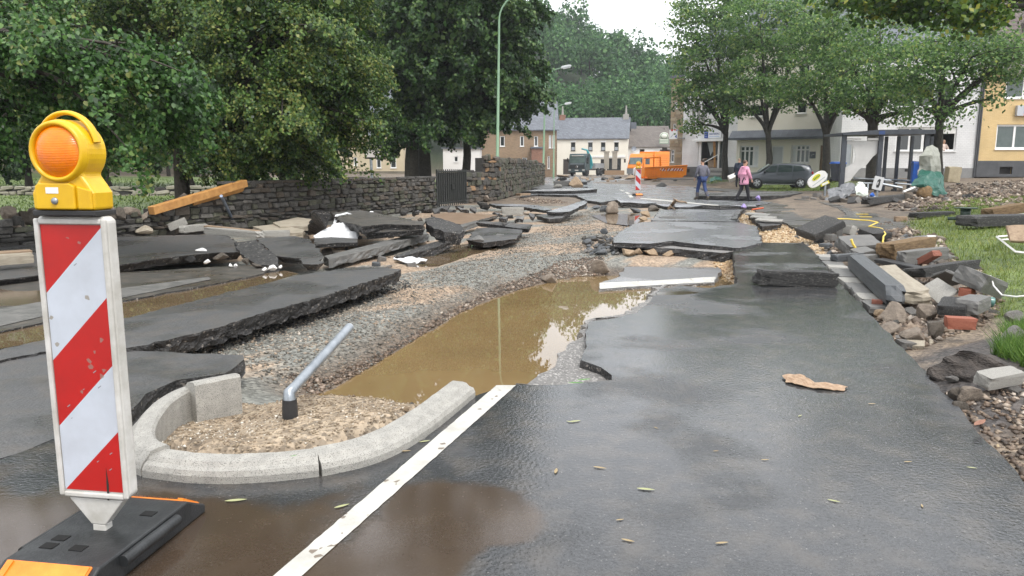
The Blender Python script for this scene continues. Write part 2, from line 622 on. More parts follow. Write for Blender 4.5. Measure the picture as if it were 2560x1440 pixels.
M_stone_dk = mat('wall_stone', (0.048, 0.046, 0.043), 0.75, (0.125, 0.117, 0.104), 9, 6, 0.9, 35, bdist=.03)
M_stone_dk2 = mat('wall_stone_mossy', (0.05, 0.053, 0.037), 0.8, (0.125, 0.123, 0.088), 8, 6, 0.9, 35, bdist=.03)
M_stone_br = mat('wall_stone_brown', (0.08, 0.066, 0.052), 0.8, (0.155, 0.13, 0.104), 9, 6, 0.9, 35, bdist=.03)
M_mortar = mat('wall_mortar', (0.03, 0.028, 0.026), 0.9, (0.055, 0.05, 0.046), 12, 5, 0.8, 50)
M_rock = mat('rubble_rock', (0.17, 0.135, 0.105), 0.7, (0.29, 0.24, 0.19), 7, 6, 0.9, 30, bdist=.03)
M_rock2 = mat('rubble_rock_grey', (0.13, 0.125, 0.12), 0.65, (0.24, 0.225, 0.205), 7, 6, 0.9, 30, bdist=.03)
M_rock3 = mat('rubble_rock_ochre', (0.26, 0.18, 0.11), 0.7, (0.36, 0.27, 0.18), 7, 6, 0.8, 30, bdist=.02)
M_brick = mat('red_brick', (0.17, 0.055, 0.035), 0.7, (0.25, 0.09, 0.055), 12, 5, 0.5, 60, bdist=.008)
M_tar = mat('asphalt_lump', (0.018, 0.018, 0.019), 0.5, (0.06, 0.058, 0.055), 16, 5, 1.0, 40, bdist=.04, rough2=.7, speck=(50, .04, (.2, .19, .17)))
M_white = mat('road_paint', (0.36, 0.35, 0.315), 0.5, (0.55, 0.54, 0.50), 6, 8, 0.5, 90, bdist=.004, speck=(40, .03, (.17, .14, .11)))
M_wood_or = mat('wet_timber', (0.36, 0.165, 0.045), 0.5, (0.55, 0.29, 0.09), 6, 6, 0.4, 30, bdist=.008)
M_wood = mat('old_wood', (0.2, 0.135, 0.085), 0.7, (0.33, 0.24, 0.16), 7, 5, 0.4, 30, bdist=.008)
M_galv = mat('galvanised_steel', (0.24, 0.265, 0.29), 0.36, (0.40, 0.43, 0.46), 9, 5, 0.1, 60, metal=.75, rough2=.5)
M_black = mat('black_plastic', (0.012, 0.012, 0.013), 0.45, (0.03, 0.03, 0.031), 10, 4, 0.2, 60, bdist=.004)
M_whitep = mat('white_plastic', (0.62, 0.61, 0.58), 0.4, (0.74, 0.73, 0.71), 5, 5, 0.1, 40)
M_sack = mat('white_sack', (0.52, 0.53, 0.54), 0.6, (0.70, 0.71, 0.72), 9, 5, 0.3, 60, bdist=.006)

def water_mat(name, c1, c2, ripple=0.03):
 m = mat(name, c1, 0.015, c2, 0.9, 4)
 b = m.node_tree.nodes['Principled BSDF']
 b.inputs['IOR'].default_value = 1.75
 nt = m.node_tree
 tc = _n(nt, 'ShaderNodeTexCoord')
 no = _n(nt, 'ShaderNodeTexNoise')
 no.inputs['Scale'].default_value = 2.2
 no.inputs['Detail'].default_value = 2
 nt.links.new(tc.outputs['Object'], no.inputs['Vector'])
 bp = _n(nt, 'ShaderNodeBump')
 bp.inputs['Strength'].default_value = ripple
 bp.inputs['Distance'].default_value = 0.02
 nt.links.new(no.outputs['Fac'], bp.inputs['Height'])
 nt.links.new(bp.outputs[0], b.inputs['Normal'])
 return m
M_water = water_mat('muddy_water', (0.215, 0.146, 0.068), (0.175, 0.12, 0.056), 0.02)
M_water2 = water_mat('brown_gutter_water', (0.11, 0.078, 0.046), (0.15, 0.108, 0.066), 0.02)

# ------------------------------------------------------------------ the ground
WZ = -0.36                                # level of the water in the washed-out trench
W_POLY = [G(x, y, WZ) for x, y in [(790, 990), (870, 955), (960, 900), (1060, 838), (1150, 785), (1230, 748), (1310, 722), (1390, 700),
   (1450, 692), (1520, 690), (1800, 690), (1840, 712), (1720, 745), (1650, 790), (1560, 850), (1480, 940), (1400, 1040), (1300, 1120), (1120, 1075), (1010, 1040), (880, 1005)]]
W2Z = -0.17
W2_POLY = [G(x, y, W2Z) for x, y in [(985, 655), (1060, 628), (1140, 612), (1225, 604), (1260, 610), (1215, 628), (1150, 648), (1090, 668), (1030, 668)]]
W3Z = -0.02
W3_POLY = [G(x, y, W3Z) for x, y in [(-700, 975), (-300, 905), (0, 833), (100, 812), (300, 756), (480, 718), (600, 695), (690, 682), (720, 690), (650, 710), (500, 746), (300, 796), (100, 846), (0, 864), (-300, 935), (-700, 1010)]]
W4Z = -0.12
W4_POLY = [G(x, y, W4Z) for x, y in [(1490, 540), (1540, 533), (1610, 538), (1600, 552), (1570, 562), (1520, 556)]]

CTRL = [(-60, 5, 0), (-12, 3, -.14), (-6, 2, -.15), (0, -4, -.15), (0, 1.5, -.15), (6, 1.5, -.13), (-60, -20, 0), (60, -20, .3), (2, 6, -.15), (4, 9, -.15),
  (-3, 5, -.17), (-2.0, 6.6, -.17), (-1.6, 8, -.17), (-1, 10, -.16), (0, 12, -.15), (.8, 14, -.16), (1.6, 17, -.15), (2.2, 21, -.13), (-6, 8, -.16), (-9, 12, -.15), (-5, 11, -.17), (-3, 13, -.16), (-4, 16, -.12),
  (-12, 14, -.05), (-2, 20, -.12), (-9.5, 17.3, .0), (-5.3, 24, .0), (-2.6, 28, .0), (0, 22, -.12), (1, 27, -.12), (-1, 33, 0), (3, 40, -.12), (2, 56, -.05), (8, 36, -.12), (6, 25, -.13), (4, 17, -.14), (5, 20, -.14), (9, 30, -.12),
  (-14, 22, 0.02), (-22, 30, 0.0), (-10, 30, 0.0), (-4, 40, .05), (-20, 60, .4), (-40, 60, .4), (-5, 70, .1), (5, 80, -.04), (12, 80, -.04), (5, 120, -.03), (15, 120, -.03), (-10, 120, 0), (30, 120, .1),
  (2.75, 3.55, -.10), (3.6, 4.8, -.10), (4.3, 7.0, -.08), (5.0, 9.5, -.09), (5.6, 12, -.11), (6.2, 15, -.12), (7.5, 18, -.06),
  (3.4, 3.2, 0.02), (4.6, 4.9, 0.05), (5.3, 6.6, .05), (6.1, 8.6, 0.0), (6.6, 10.5, -.02), (7.3, 13, -.03), (8.2, 16, .0),
  (7.3, 8.6, .12), (8.2, 10, .17), (8.6, 12, .17), (9.2, 14.5, .17), (11, 12, .24), (12, 18, .26), (15, 12, .3), (15, 25, .34), (11, 22, .14), (9.6, 19, .07), (20, 20, .35), (7, 4, .2), (14, 3, .3),
  (12, 28, .12), (16, 33, .36), (20, 33, .38), (14, 38, .22), (24, 40, .5), (30, 30, .5), (22, 50, .68), (30, 50, .7), (40, 50, .75), (50, 40, .8),
  (12, 44, .0), (16, 48, .0), (19, 51, .0), (20.5, 53, .02), (17, 54, .0), (23, 46, .5), (15.5, 44, -.03), (17.2, 45.5, -.02), (18.6, 47, .0), (13.5, 40, -.02), (15.2, 41, -.02), (14, 54, .0), (18, 60, .45), (22, 60, .5), (14, 68, .4), (18, 72, .45), (12, 70, .05), (9, 60, -.08)]
_cx = np.array([c[:2] for c in CTRL], float)
_cz = np.array([c[2] for c in CTRL], float)
def _phi(a, b):
 d = np.sqrt(((a[:, None, :] - b[None]) ** 2).sum(-1))
 return d
_A = np.block([[_phi(_cx, _cx) - 0.02 * np.eye(len(CTRL)), np.ones((len(CTRL), 1))], [np.ones((1, len(CTRL))), np.zeros((1, 1))]])
_w = np.linalg.solve(_A, np.append(_cz, 0))

def pip(poly, X, Y):
 inside = np.zeros(X.shape, bool)
 n = len(poly)
 for i in range(n):
  x1, y1, x2, y2 = poly[i][0], poly[i][1], poly[(i + 1) % n][0], poly[(i + 1) % n][1]
  c = ((y1 > Y) != (y2 > Y)) & (X < (x2 - x1) * (Y - y1) / (y2 - y1 + 1e-12) + x1)
  inside ^= c
 return inside
def sdf(poly, X, Y):
 d = np.full(X.shape, 1e9)
 n = len(poly)
 for i in range(n):
  x1, y1, x2, y2 = poly[i][0], poly[i][1], poly[(i + 1) % n][0], poly[(i + 1) % n][1]
  dx, dy = x2 - x1, y2 - y1
  t = np.clip(((X - x1) * dx + (Y - y1) * dy) / (dx * dx + dy * dy + 1e-12), 0, 1)
  d = np.minimum(d, (X - x1 - t * dx) ** 2 + (Y - y1 - t * dy) ** 2)
 d = np.sqrt(d)
 return np.where(pip(poly, X, Y), -d, d)
# value noise on numpy arrays
_tab = RNG.random((256, 256))
def vnoise(X, Y, s, oct=3, seed=0):
 out, amp, tot = 0, 1.0, 0
 for k in range(oct):
  x, y = X * s + seed * 17.3 + k * 31.7, Y * s + seed * 9.1 + k * 12.9
  xi, yi = np.floor(x).astype(int), np.floor(y).astype(int)
  fx, fy = x - xi, y - yi
  fx, fy = fx * fx * (3 - 2 * fx), fy * fy * (3 - 2 * fy)
  a, b = _tab[xi % 256, yi % 256], _tab[(xi + 1) % 256, yi % 256]
  c, d = _tab[xi % 256, (yi + 1) % 256], _tab[(xi + 1) % 256, (yi + 1) % 256]
  out = out + amp * ((a * (1 - fx) + b * fx) * (1 - fy) + (c * (1 - fx) + d * fx) * fy)
  tot += amp
  amp *= .5
  s *= 2.03
 return out / tot
def sstep(a, b, x):
 t = np.clip((x - a) / (b - a), 0, 1)
 return t * t * (3 - 2 * t)

ISLE = [G(x, y, 0.07) for x, y in [(345, 1010), (440, 960), (560, 940), (700, 948), (830, 965), (960, 975), (1060, 995), (1110, 985), (1010, 1050), (880, 1100), (750, 1130), (620, 1140), (490, 1130), (400, 1100)]]
MOUND = [G(x, y, .15) for x, y in [(2275, 875), (2330, 830), (2420, 805), (2520, 790), (2900, 820), (2900, 965), (2560, 965), (2440, 985), (2350, 970), (2310, 920)]]
def terrain(X, Y):
 X, Y = np.asarray(X, float), np.asarray(Y, float)
 sh = X.shape
 p = np.stack([X.ravel(), Y.ravel()], 1)
 z = np.empty(len(p))
 for i in range(0, len(p), 20000):
  z[i:i + 20000] = _phi(np.clip(p[i:i + 20000], [-60, -20], [60, 120]), _cx) @ _w[:-1] + _w[-1]
 z = z.reshape(sh)
 # uneven washed-out surface
 z = z + (vnoise(X, Y, .9, 4, 1) - .5) * .07 + (vnoise(X, Y, 7, 2, 2) - .5) * .028
 z = z + .13 * sstep(.25, -.5, sdf(MOUND, X, Y)) + .02 * 0
 # trenches
 for poly, lv, slope, deep, a in ((W_POLY, WZ, .20, .5, .09), (W2_POLY, W2Z, .12, .25, .05), (W3_POLY, W3Z - .05, .9, .3, .0), (W4_POLY, W4Z, .12, .2, .04)):
  d = sdf(poly, X, Y) + (vnoise(X, Y, 2.2, 3, 6) - .5) * a * 2
  if poly is W3_POLY:
   d = d - .3
  prof = np.where(d > 0, lv + slope * d + .03 * np.sin(np.clip(d, 0, 3) * 3.2), lv + np.maximum(deep * d, -.4))
  z = np.where(d < 2.5, np.minimum(z, prof), z)
 di = sdf(ISLE, X, Y)
 zi = .095 - .055 * sstep(3.9, 4.9, Y) - .13 * sstep(-1.15, -1.75, X) * sstep(3.8, 4.2, Y) + (vnoise(X, Y, 2.5, 3, 4) - .5) * .05 + (vnoise(X, Y, 14, 2, 5) - .5) * .012
 k = sstep(.12, -.08, di)
 z = z * (1 - k) + np.maximum(z, zi) * k
 # the wooded valley side
 hill = np.interp(X, [-60, 0, 13, 20, 28, 34, 40, 60, 90], [46, 36, 29, 25, 22, 20, 18, 16, 14]) * sstep(132, 215, Y)
 side = 26 * sstep(-45, -120, X) * sstep(60, 130, Y)
 return z + np.maximum(hill, 0) + side
def T(x, y):
 return float(terrain(np.array([x]), np.array([y]))[0])
def GT(px, py):
 """the ground point seen at a pixel"""
 z = 0.0
 for _ in range(8):
  p = G(px, py, z)
  z = .5 * z + .5 * T(p.x, p.y)
 p = G(px, py, z)
 return p

def graded(parts):
 out = []
 for a, b, s in parts:
  out += list(np.arange(a, b - 1e-9, s))
 return np.array(out + [parts[-1][1]])
gx = graded([(-600, -120, 40), (-120, -40, 8), (-40, -14, 1.0), (-14, -7, .3), (-7, -3.6, .12), (-3.6, 3.2, .075), (3.2, 9.0, .1), (9.0, 16, .3), (16, 40, 1.0), (40, 120, 8), (120, 600, 40)])
gy = graded([(-60, -4, 7), (-4, 2.6, .6), (2.6, 11.5, .075), (11.5, 20, .13), (20, 36, .3), (36, 75, 1.0), (75, 240, 5), (240, 900, 60)])
GX, GY = np.meshgrid(gx, gy)
GZ = terrain(GX, GY)
nx, ny = len(gx), len(gy)
idx = np.arange(nx * ny).reshape(ny, nx)
quads = np.stack([idx[:-1, :-1], idx[:-1, 1:], idx[1:, 1:], idx[1:, :-1]], -1).reshape(-1)

# zones of the ground, each with its own soil
LAWN_R = [G(x, y, .2) for x, y in [(2270, 545), (2330, 515), (2420, 508), (2560, 505), (3200, 500), (3400, 640), (3000, 770), (2600, 800), (2500, 730), (2470, 690), (2400, 665), (2365, 628), (2340, 590), (2300, 565)]]
LAWN_C = [G(x, y, .05) for x, y in [(1765, 462), (1850, 460), (1900, 474), (2080, 476), (2140, 488), (2150, 470), (2060, 450), (1900, 446), (1780, 450)]]
LAWN_L = [(-60, 16), (-10.5, 16.5), (-3.2, 29), (-2, 34), (1, 58), (-10, 75), (-60, 90)]
TANP = [G(x, y, -.1) for x, y in [(1830, 548), (1880, 530), (1960, 560), (2030, 580), (2060, 620), (2060, 640), (2030, 620), (1905, 615), (1890, 570)]]
TANQ = [G(x, y, -.25) for x, y in [(1785, 640), (1840, 630), (1850, 725), (1790, 725)]]
def zone_colour(X, Y, Z):
 c = np.empty(X.shape + (3,))
 n1, n2, n3 = vnoise(X, Y, .55, 4, 8), vnoise(X, Y, 3.1, 4, 9), vnoise(X, Y, 16, 2, 10)
 mixc = lambda a, b, t: np.asarray(a) * (1 - t[..., None]) + np.asarray(b) * t[..., None]
 c[:] = mixc((.10, .075, .055), (.18, .14, .10), sstep(.3, .7, n2))
 # washed gravel bed between the broken slabs: grey chippings and tan grit in streaks along the flow
 u = (X * .80 - Y * .60)
 v = (X * .60 + Y * .80)
 st = vnoise(u * 1.0, v * .22, 1.7, 4, 12)
 bed = (Y > 4) & (Y < 30) & (X > -7) & (X < 1.0 + .2 * Y)
 gcol = mixc((.225, .225, .20), (.40, .295, .205), sstep(.46, .56, st))
 gcol = gcol * (.54 + .4 * n3[..., None])
 c = np.where(bed[..., None], gcol, c)
 dw = sdf(W_POLY, X, Y)
 wetk = sstep(.55, .1, dw + (n2 - .5) * .3)
 c = c * (1 - wetk[..., None]) + np.asarray((.105, .078, .055)) * wetk[..., None] * (.7 + .6 * n3[..., None])
 for poly, a, b in ((ISLE, (.23, .175, .12), (.33, .265, .19)), (TANP, (.36, .25, .14), (.5, .39, .26)), (TANQ, (.34, .22, .12), (.46, .34, .21)), (MOUND, (.035, .031, .03), (.08, .068, .06))):
  k = sstep(.12, -.1, sdf(poly, X, Y) + (n2 - .5) * .25)
  c = c * (1 - k[..., None]) + mixc(a, b, sstep(.25, .75, .5 * n2 + .5 * n3)) * k[..., None]
 for poly in (LAWN_R, LAWN_C, LAWN_L):
  k = sstep(.15, -.15, sdf(poly, X, Y) + (n2 - .5) * .7)
  c = c * (1 - k[..., None]) + mixc((.055, .085, .018), (.12, .165, .035), sstep(.3, .7, n2)) * k[..., None]
 k = sstep(125, 150, Y)
 c = c * (1 - k[..., None]) + np.asarray((.02, .035, .012)) * k[..., None]
 return c
GC = zone_colour(GX, GY, GZ)
me = np_mesh('ground', np.stack([GX, GY, GZ], -1).reshape(-1, 3), quads, 4, [], smooth=True)
ca = me.color_attributes.new('soil', 'FLOAT_COLOR', 'POINT')
ca.data.foreach_set('color', np.concatenate([GC.reshape(-1, 3), np.ones((nx * ny, 1))], 1).astype(np.float32).ravel())
mg = bpy.data.materials.new('soil_and_gravel')
mg.use_nodes = True
nt = mg.node_tree
bs = nt.nodes['Principled BSDF']
at = _n(nt, 'ShaderNodeAttribute', attribute_name='soil')
geo = _n(nt, 'ShaderNodeNewGeometry')
vo = _n(nt, 'ShaderNodeTexVoronoi')
vo.inputs['Scale'].default_value = 34
nt.links.new(geo.outputs['Position'], vo.inputs['Vector'])
sx = _n(nt, 'ShaderNodeSeparateColor')
nt.links.new(vo.outputs['Color'], sx.inputs[0])
mr = _n(nt, 'ShaderNodeMapRange')
mr.inputs[3].default_value, mr.inputs[4].default_value = .55, 1.5
nt.links.new(sx.outputs[0], mr.inputs[0])
ml = _n(nt, 'ShaderNodeVectorMath', operation='SCALE')
nt.links.new(at.outputs['Color'], ml.inputs[0])
nt.links.new(mr.outputs[0], ml.inputs['Scale'])
nt.links.new(ml.outputs[0], bs.inputs['Base Color'])
bs.inputs['Roughness'].default_value = .62
bp = _n(nt, 'ShaderNodeBump')
bp.inputs['Strength'].default_value, bp.inputs['Distance'].default_value = .8, .02
nt.links.new(vo.outputs['Distance'], bp.inputs['Height'])
nt.links.new(bp.outputs[0], bs.inputs['Normal'])
me.materials.append(mg)
ground = link(bpy.data.objects.new('ground', me))
tag(ground, kind='structure')

for nm, poly, m in (('water', W_POLY, M_water), ('water', W2_POLY, M_water2), ('water', W3_POLY, M_water2), ('water', W4_POLY, M_water2)):
 c = sum(poly, Vector()) / len(poly)
 grow = [c + (p - c) * 1.0 + (p - c).normalized() * .25 for p in poly]
 tag(sheet(nm, grow, m, step=9), kind='structure')

# ------------------------------------------------------------------ roads that still lie where they were built
def structure(name, *a, **k):
 return tag(slab(name, *a, **k), kind='structure')
r1 = G3([(1180, 992), (1290, 961), (1400, 963), (1530, 950), (1533, 937), (1500, 918), (1452, 900), (1466, 850), (1474, 803), (1530, 797), (1592, 782), (1630, 748), (1650, 722), (1700, 714), (1770, 720), (1842, 708),
   (1838, 670), (1832, 617), (1900, 606), (2010, 608), (2037, 631), (2082, 690), (2190, 800), (2280, 893), (2345, 965), (2430, 1062), (2560, 1212)])
r1 += [Vector((2.2, 2.6, 0)), Vector((1.9, 0.0, 0)), Vector((1.9, -6, 0)), Vector((-9, -6, 0)), Vector((-9, 2.2, 0))]
r1 += G3([(-500, 1245), (0, 1150), (130, 1100), (290, 1090), (300, 1150), (350, 1188), (430, 1200), (600, 1203), (800, 1185), (915, 1165), (1060, 1098)])
structure('road', r1, .13, M_road, M_side, step=.14, amp=.012, seed=3)
# paint on it
def paint(pts, z=.004, nm='lane_marking', jg=.0012, m=None):
 return tag(sheet(nm, G3(pts, z), m or M_white, step=.05, amp=jg, seed=len(pts)), kind='structure')
paint([(1241, 963), (560, 1544), (636, 1544), (1290, 963)])
# the older, paler courses that show where the top course has gone
structure('road_base', G3([(1290, 957), (1420, 965), (1540, 957), (1545, 930), (1500, 900), (1480, 850), (1490, 795), (1600, 790), (1655, 735), (1660, 712), (1640, 722), (1615, 752), (1580, 775), (1525, 790), (1470, 800), (1450, 845), (1395, 890), (1385, 915), (1345, 935), (1318, 960)], -.06), .3, M_sub, M_sub, step=.09, amp=.025, seed=5)
M_far2 = asphalt('sunken_pale_asphalt', (0.12, 0.122, 0.125), 0.2, 0.45, dust=.3)
structure('sunken_road', [G(x, y, z) for x, y, z in [(1556, 652, -.24), (1620, 643, -.22), (1720, 643, -.22), (1806, 648, -.22), (1795, 690, -.29), (1786, 707, -.32), (1640, 715, -.325), (1497, 725, -.33), (1503, 706, -.31), (1548, 692, -.29), (1562, 672, -.26)]], .12, M_far2, M_sub, step=.12, amp=.02, seed=6)
tag(sheet('stop_line', [G(x, y, z) for x, y, z in [(1499, 707, -.303), (1640, 701, -.301), (1788, 692, -.285), (1786, 705, -.314), (1640, 712.5, -.318), (1499, 722, -.322)]], M_white, step=.1, amp=.008, seed=4), kind='structure')
# middle plate, manhole plate, roads beyond
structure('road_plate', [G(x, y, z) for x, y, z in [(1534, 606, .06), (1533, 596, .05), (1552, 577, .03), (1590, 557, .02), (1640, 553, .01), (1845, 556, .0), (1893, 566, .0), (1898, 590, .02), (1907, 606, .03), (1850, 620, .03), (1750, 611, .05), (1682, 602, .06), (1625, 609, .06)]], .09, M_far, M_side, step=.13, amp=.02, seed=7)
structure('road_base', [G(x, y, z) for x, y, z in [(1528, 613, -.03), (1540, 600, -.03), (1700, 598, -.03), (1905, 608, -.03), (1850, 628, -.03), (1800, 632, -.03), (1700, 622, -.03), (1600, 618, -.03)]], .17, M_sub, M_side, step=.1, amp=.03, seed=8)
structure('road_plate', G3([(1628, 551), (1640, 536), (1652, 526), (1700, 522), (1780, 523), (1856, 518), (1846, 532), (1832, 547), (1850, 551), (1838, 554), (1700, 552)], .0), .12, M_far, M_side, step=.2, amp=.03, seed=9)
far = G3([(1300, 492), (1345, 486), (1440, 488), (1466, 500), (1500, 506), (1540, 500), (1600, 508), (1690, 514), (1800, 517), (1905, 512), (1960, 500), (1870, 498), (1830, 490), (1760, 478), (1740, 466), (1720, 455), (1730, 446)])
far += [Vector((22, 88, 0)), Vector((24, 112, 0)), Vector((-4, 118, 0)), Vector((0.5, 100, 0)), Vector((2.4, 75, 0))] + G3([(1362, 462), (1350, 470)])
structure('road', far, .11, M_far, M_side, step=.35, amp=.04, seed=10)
structure('road', G3([(1905, 513), (1888, 522), (1895, 540), (1960, 556), (1992, 572), (2050, 566), (2098, 546), (2112, 534), (2085, 520), (2030, 506), (1965, 500)], -.005), .12, M_muddy, M_side, step=.25, amp=.03, seed=11)
paint([(1600, 495), (1640, 497.5), (1800, 513), (1790, 514.4), (1640, 500.5), (1602, 497)])
for a in ([(1548, 474.5), (1553, 474.3), (1562, 477.5), (1556, 478)], [(1561, 480), (1568, 480), (1576, 484), (1568, 485)], [(1570, 487), (1578, 487), (1584, 493), (1574, 494)]):
 paint(a)
# left carriageway edge in front of the stone wall
structure('road', G3([(-900, 1180), (-500, 1010), (0, 893), (100, 876), (310, 876), (450, 882), (607, 888), (613, 898), (562, 934), (440, 950), (365, 985), (320, 1030), (290, 1086), (130, 1098), (0, 1148), (-500, 1243), (-900, 1400)], .0), .12, M_slab, M_side, step=.13, amp=.015, seed=12)
structure('road', [G(x, y, z) for x, y, z in [(-900, 810, 0), (0, 688, 0), (290, 682, 0), (600, 664, 0), (695, 668, 0), (640, 688, 0), (520, 712, 0), (300, 752, 0), (100, 808, 0), (0, 828, 0), (-400, 920, 0), (-900, 1010, 0)]], .12, M_muddy, M_side, step=.2, amp=.02, seed=13)
tag(sheet('gutter_stones', G3([(-900, 940), (0, 772), (290, 722), (520, 692), (528, 698), (300, 745), (0, 815), (-900, 985)], .006), M_conc_dk, step=.4, amp=.01, seed=2), kind='structure')
# pavement with kerb on the right, and the far pavement in front of the houses
structure('pavement', [G(x, y, .10) for x, y in [(1985, 498), (2040, 503), (2095, 520), (2116, 534), (2104, 549), (2120, 566), (2200, 566), (2265, 566), (2310, 548), (2270, 520), (2230, 505), (2130, 494), (2060, 490)]], .16, M_muddy, M_conc_dk, step=.4, amp=.01, seed=14)
structure('pavement', [G(x, y, .05) for x, y in [(1735, 468), (1790, 470), (1880, 477), (2000, 481), (1990, 486), (1880, 484), (1770, 474)]], .15, M_slab, M_conc_dk, step=.6, amp=.02, seed=15)
M_sandc = mat('sandy_pavement', (.3, .235, .16), .8, (.38, .31, .22), 1.5, 5, .4, 20)
structure('pavement', [Vector((21.6, 46, .62)), Vector((60, 44, .68)), Vector((60, 50.2, .7)), Vector((21.6, 52.3, .64))], .2, M_sandc, M_conc_dk, step=1.5, amp=.02, seed=16)
structure('pavement', [Vector((12.6, 66, .36)), Vector((18.0, 58.5, .40)), Vector((24, 57.5, .46)), Vector((25, 64, .48)), Vector((13, 73, .44))], .25, M_conc_dk, M_conc_dk, step=1.5, amp=.02, seed=17)
# ------------------------------------------------------------------ torn-up slabs, each a thing of its own
def broken(name, label, pts, thick=.1, m=None, side=None, step=.12, amp=.02, under=.3, cat='asphalt slab', group=None, parent=None, tn=0.0012):
 w = [G(p[0], p[1], p[2]) for p in pts]
 o = slab(name, w, thick, m or M_slab, side or M_side, step=step, amp=amp, seed=sum(int(p[0]) for p in pts) % 9973, under=under, top_noise=tn, parent=parent)
 if parent is None:
  tag(o, label, cat, group)
 return o
broken('asphalt_slab', 'long wet asphalt slab with thick black torn edge beside the gravel bed',
  [(-500, 1005, .02), (0, 874, .02), (100, 852, .02), (300, 800, .03), (420, 768, .05), (640, 714, .08), (760, 686, .10), (880, 668, .12), (960, 668, .13), (1003, 674, .13), (960, 691, .12), (820, 737, .11), (640, 787, .09), (500, 832, .07), (410, 851, .05), (318, 871, .03), (100, 880, .02), (-500, 1014, .02)], .16, amp=.016, step=.06)
broken('asphalt_slab', 'raised pavement slab with dark hollow edge under the broken kerb row', [(-300, 640, .1), (80, 606, .1), (280, 593, .12), (430, 588, .13), (565, 585, .13), (590, 605, .12), (607, 629, .10), (520, 633, .11), (400, 646, .11), (285, 664, .10), (80, 690, .08), (-300, 735, .08)], .13, under=1.0)
broken('asphalt_slab', 'small dark asphalt slab tilted down against its bigger neighbour', [(584, 606, .22), (640, 600, .26), (690, 640, .12), (697, 664, .02), (640, 662, .02), (600, 632, .1)], .07, M_tar)
broken('asphalt_slab', 'notched asphalt slab propped up beside the concrete kerb row', [(640, 596, .14), (735, 590, .2), (775, 598, .2), (800, 626, .16), (808, 642, .14), (796, 661, .1), (755, 660, .1), (752, 646, .1), (690, 640, .1)], .1, under=.8)
broken('asphalt_slab', 'thin asphalt slab lying in front of the white sack', [(780, 596, .10), (830, 592, .12), (896, 597, .14), (895, 606, .12), (840, 607, .10), (790, 611, .08)], .07)
broken('asphalt_slab', 'large broken plate of muddy asphalt heaped behind the white sack', [(830, 531, .36), (905, 526, .42), (1000, 543, .42), (1062, 556, .36), (1058, 563, .34), (960, 560, .38), (905, 566, .38), (850, 552, .34)], .16, M_muddy, under=.4)
broken('asphalt_slab', 'second muddy asphalt plate wedged below the heap by the wall', [(905, 570, .30), (985, 565, .30), (1062, 566, .28), (1062, 573, .26), (990, 578, .24), (915, 583, .22)], .12, M_muddy, under=.5)
broken('asphalt_slab', 'rectangular asphalt piece standing steeply on the heap by the wall', [(768, 578, .06), (785, 524, .62), (824, 530, .58), (812, 560, .34), (806, 578, .10)], .08, M_tar, under=0)
broken('asphalt_slab', 'thick lump of asphalt tipped over beside the brown puddle', [(1063, 546, .42), (1085, 541, .46), (1150, 562, .34), (1160, 576, .26), (1150, 585, .2), (1110, 580, .24), (1070, 562, .34)], .22, M_tar, under=.2)
broken('asphalt_slab', 'flat charcoal asphalt plate beyond the brown puddle', [(1168, 600, .0), (1191, 571, .04), (1255, 565, .06), (1311, 563, .08), (1309, 573, .06), (1297, 589, .04), (1292, 597, .02), (1245, 602, .0), (1208, 607, -.02)], .1, under=.4)
broken('asphalt_slab', 'thin asphalt plate stacked behind the flat charcoal plate', [(1190, 556, .16), (1196, 552, .18), (1260, 556, .18), (1331, 561, .16), (1322, 572, .1), (1300, 571, .08), (1260, 565, .10)], .09, under=.5)
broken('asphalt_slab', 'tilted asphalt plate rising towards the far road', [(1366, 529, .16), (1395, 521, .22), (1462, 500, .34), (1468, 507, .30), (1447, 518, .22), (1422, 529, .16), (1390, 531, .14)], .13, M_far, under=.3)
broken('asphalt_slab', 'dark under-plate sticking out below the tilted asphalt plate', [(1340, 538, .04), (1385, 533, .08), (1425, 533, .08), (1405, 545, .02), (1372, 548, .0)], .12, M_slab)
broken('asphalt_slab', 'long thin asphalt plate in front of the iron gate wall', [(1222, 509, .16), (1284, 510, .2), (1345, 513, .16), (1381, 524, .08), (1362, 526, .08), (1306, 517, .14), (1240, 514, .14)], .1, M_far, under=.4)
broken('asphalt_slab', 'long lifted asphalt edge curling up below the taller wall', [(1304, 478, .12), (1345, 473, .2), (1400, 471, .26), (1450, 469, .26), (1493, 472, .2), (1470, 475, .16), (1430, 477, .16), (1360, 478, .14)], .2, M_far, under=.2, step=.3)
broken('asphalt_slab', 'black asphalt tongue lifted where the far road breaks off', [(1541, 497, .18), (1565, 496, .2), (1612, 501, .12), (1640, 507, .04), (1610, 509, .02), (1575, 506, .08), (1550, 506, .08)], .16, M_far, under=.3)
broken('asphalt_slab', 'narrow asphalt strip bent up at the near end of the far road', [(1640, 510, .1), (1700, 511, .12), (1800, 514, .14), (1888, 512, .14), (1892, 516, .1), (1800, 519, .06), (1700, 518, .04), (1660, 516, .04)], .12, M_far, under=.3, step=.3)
broken('asphalt_slab', 'thick pavement slab with black crumbled edge by the walking couple', [(1745, 482, .22), (1820, 480, .24), (1900, 480, .26), (1985, 477, .26), (2010, 482, .22), (1960, 489, .2), (1880, 491, .2), (1790, 490, .18), (1745, 489, .16)], .28, M_slab, under=.1, step=.25)
broken('asphalt_slab', 'cracked asphalt piece lifted at the corner by the tan gravel', [(1838, 532, .06), (1862, 519, .12), (1850, 531, .1), (1842, 548, .04), (1830, 548, .02)], .14, M_slab)
broken('asphalt_slab', 'asphalt sliver lying at the far end of the brown puddle', [(985, 640, -.08), (1050, 617, -.02), (1110, 598, .06), (1126, 605, .04), (1075, 622, -.03), (1000, 642, -.1)], .14, M_tar, under=.1)
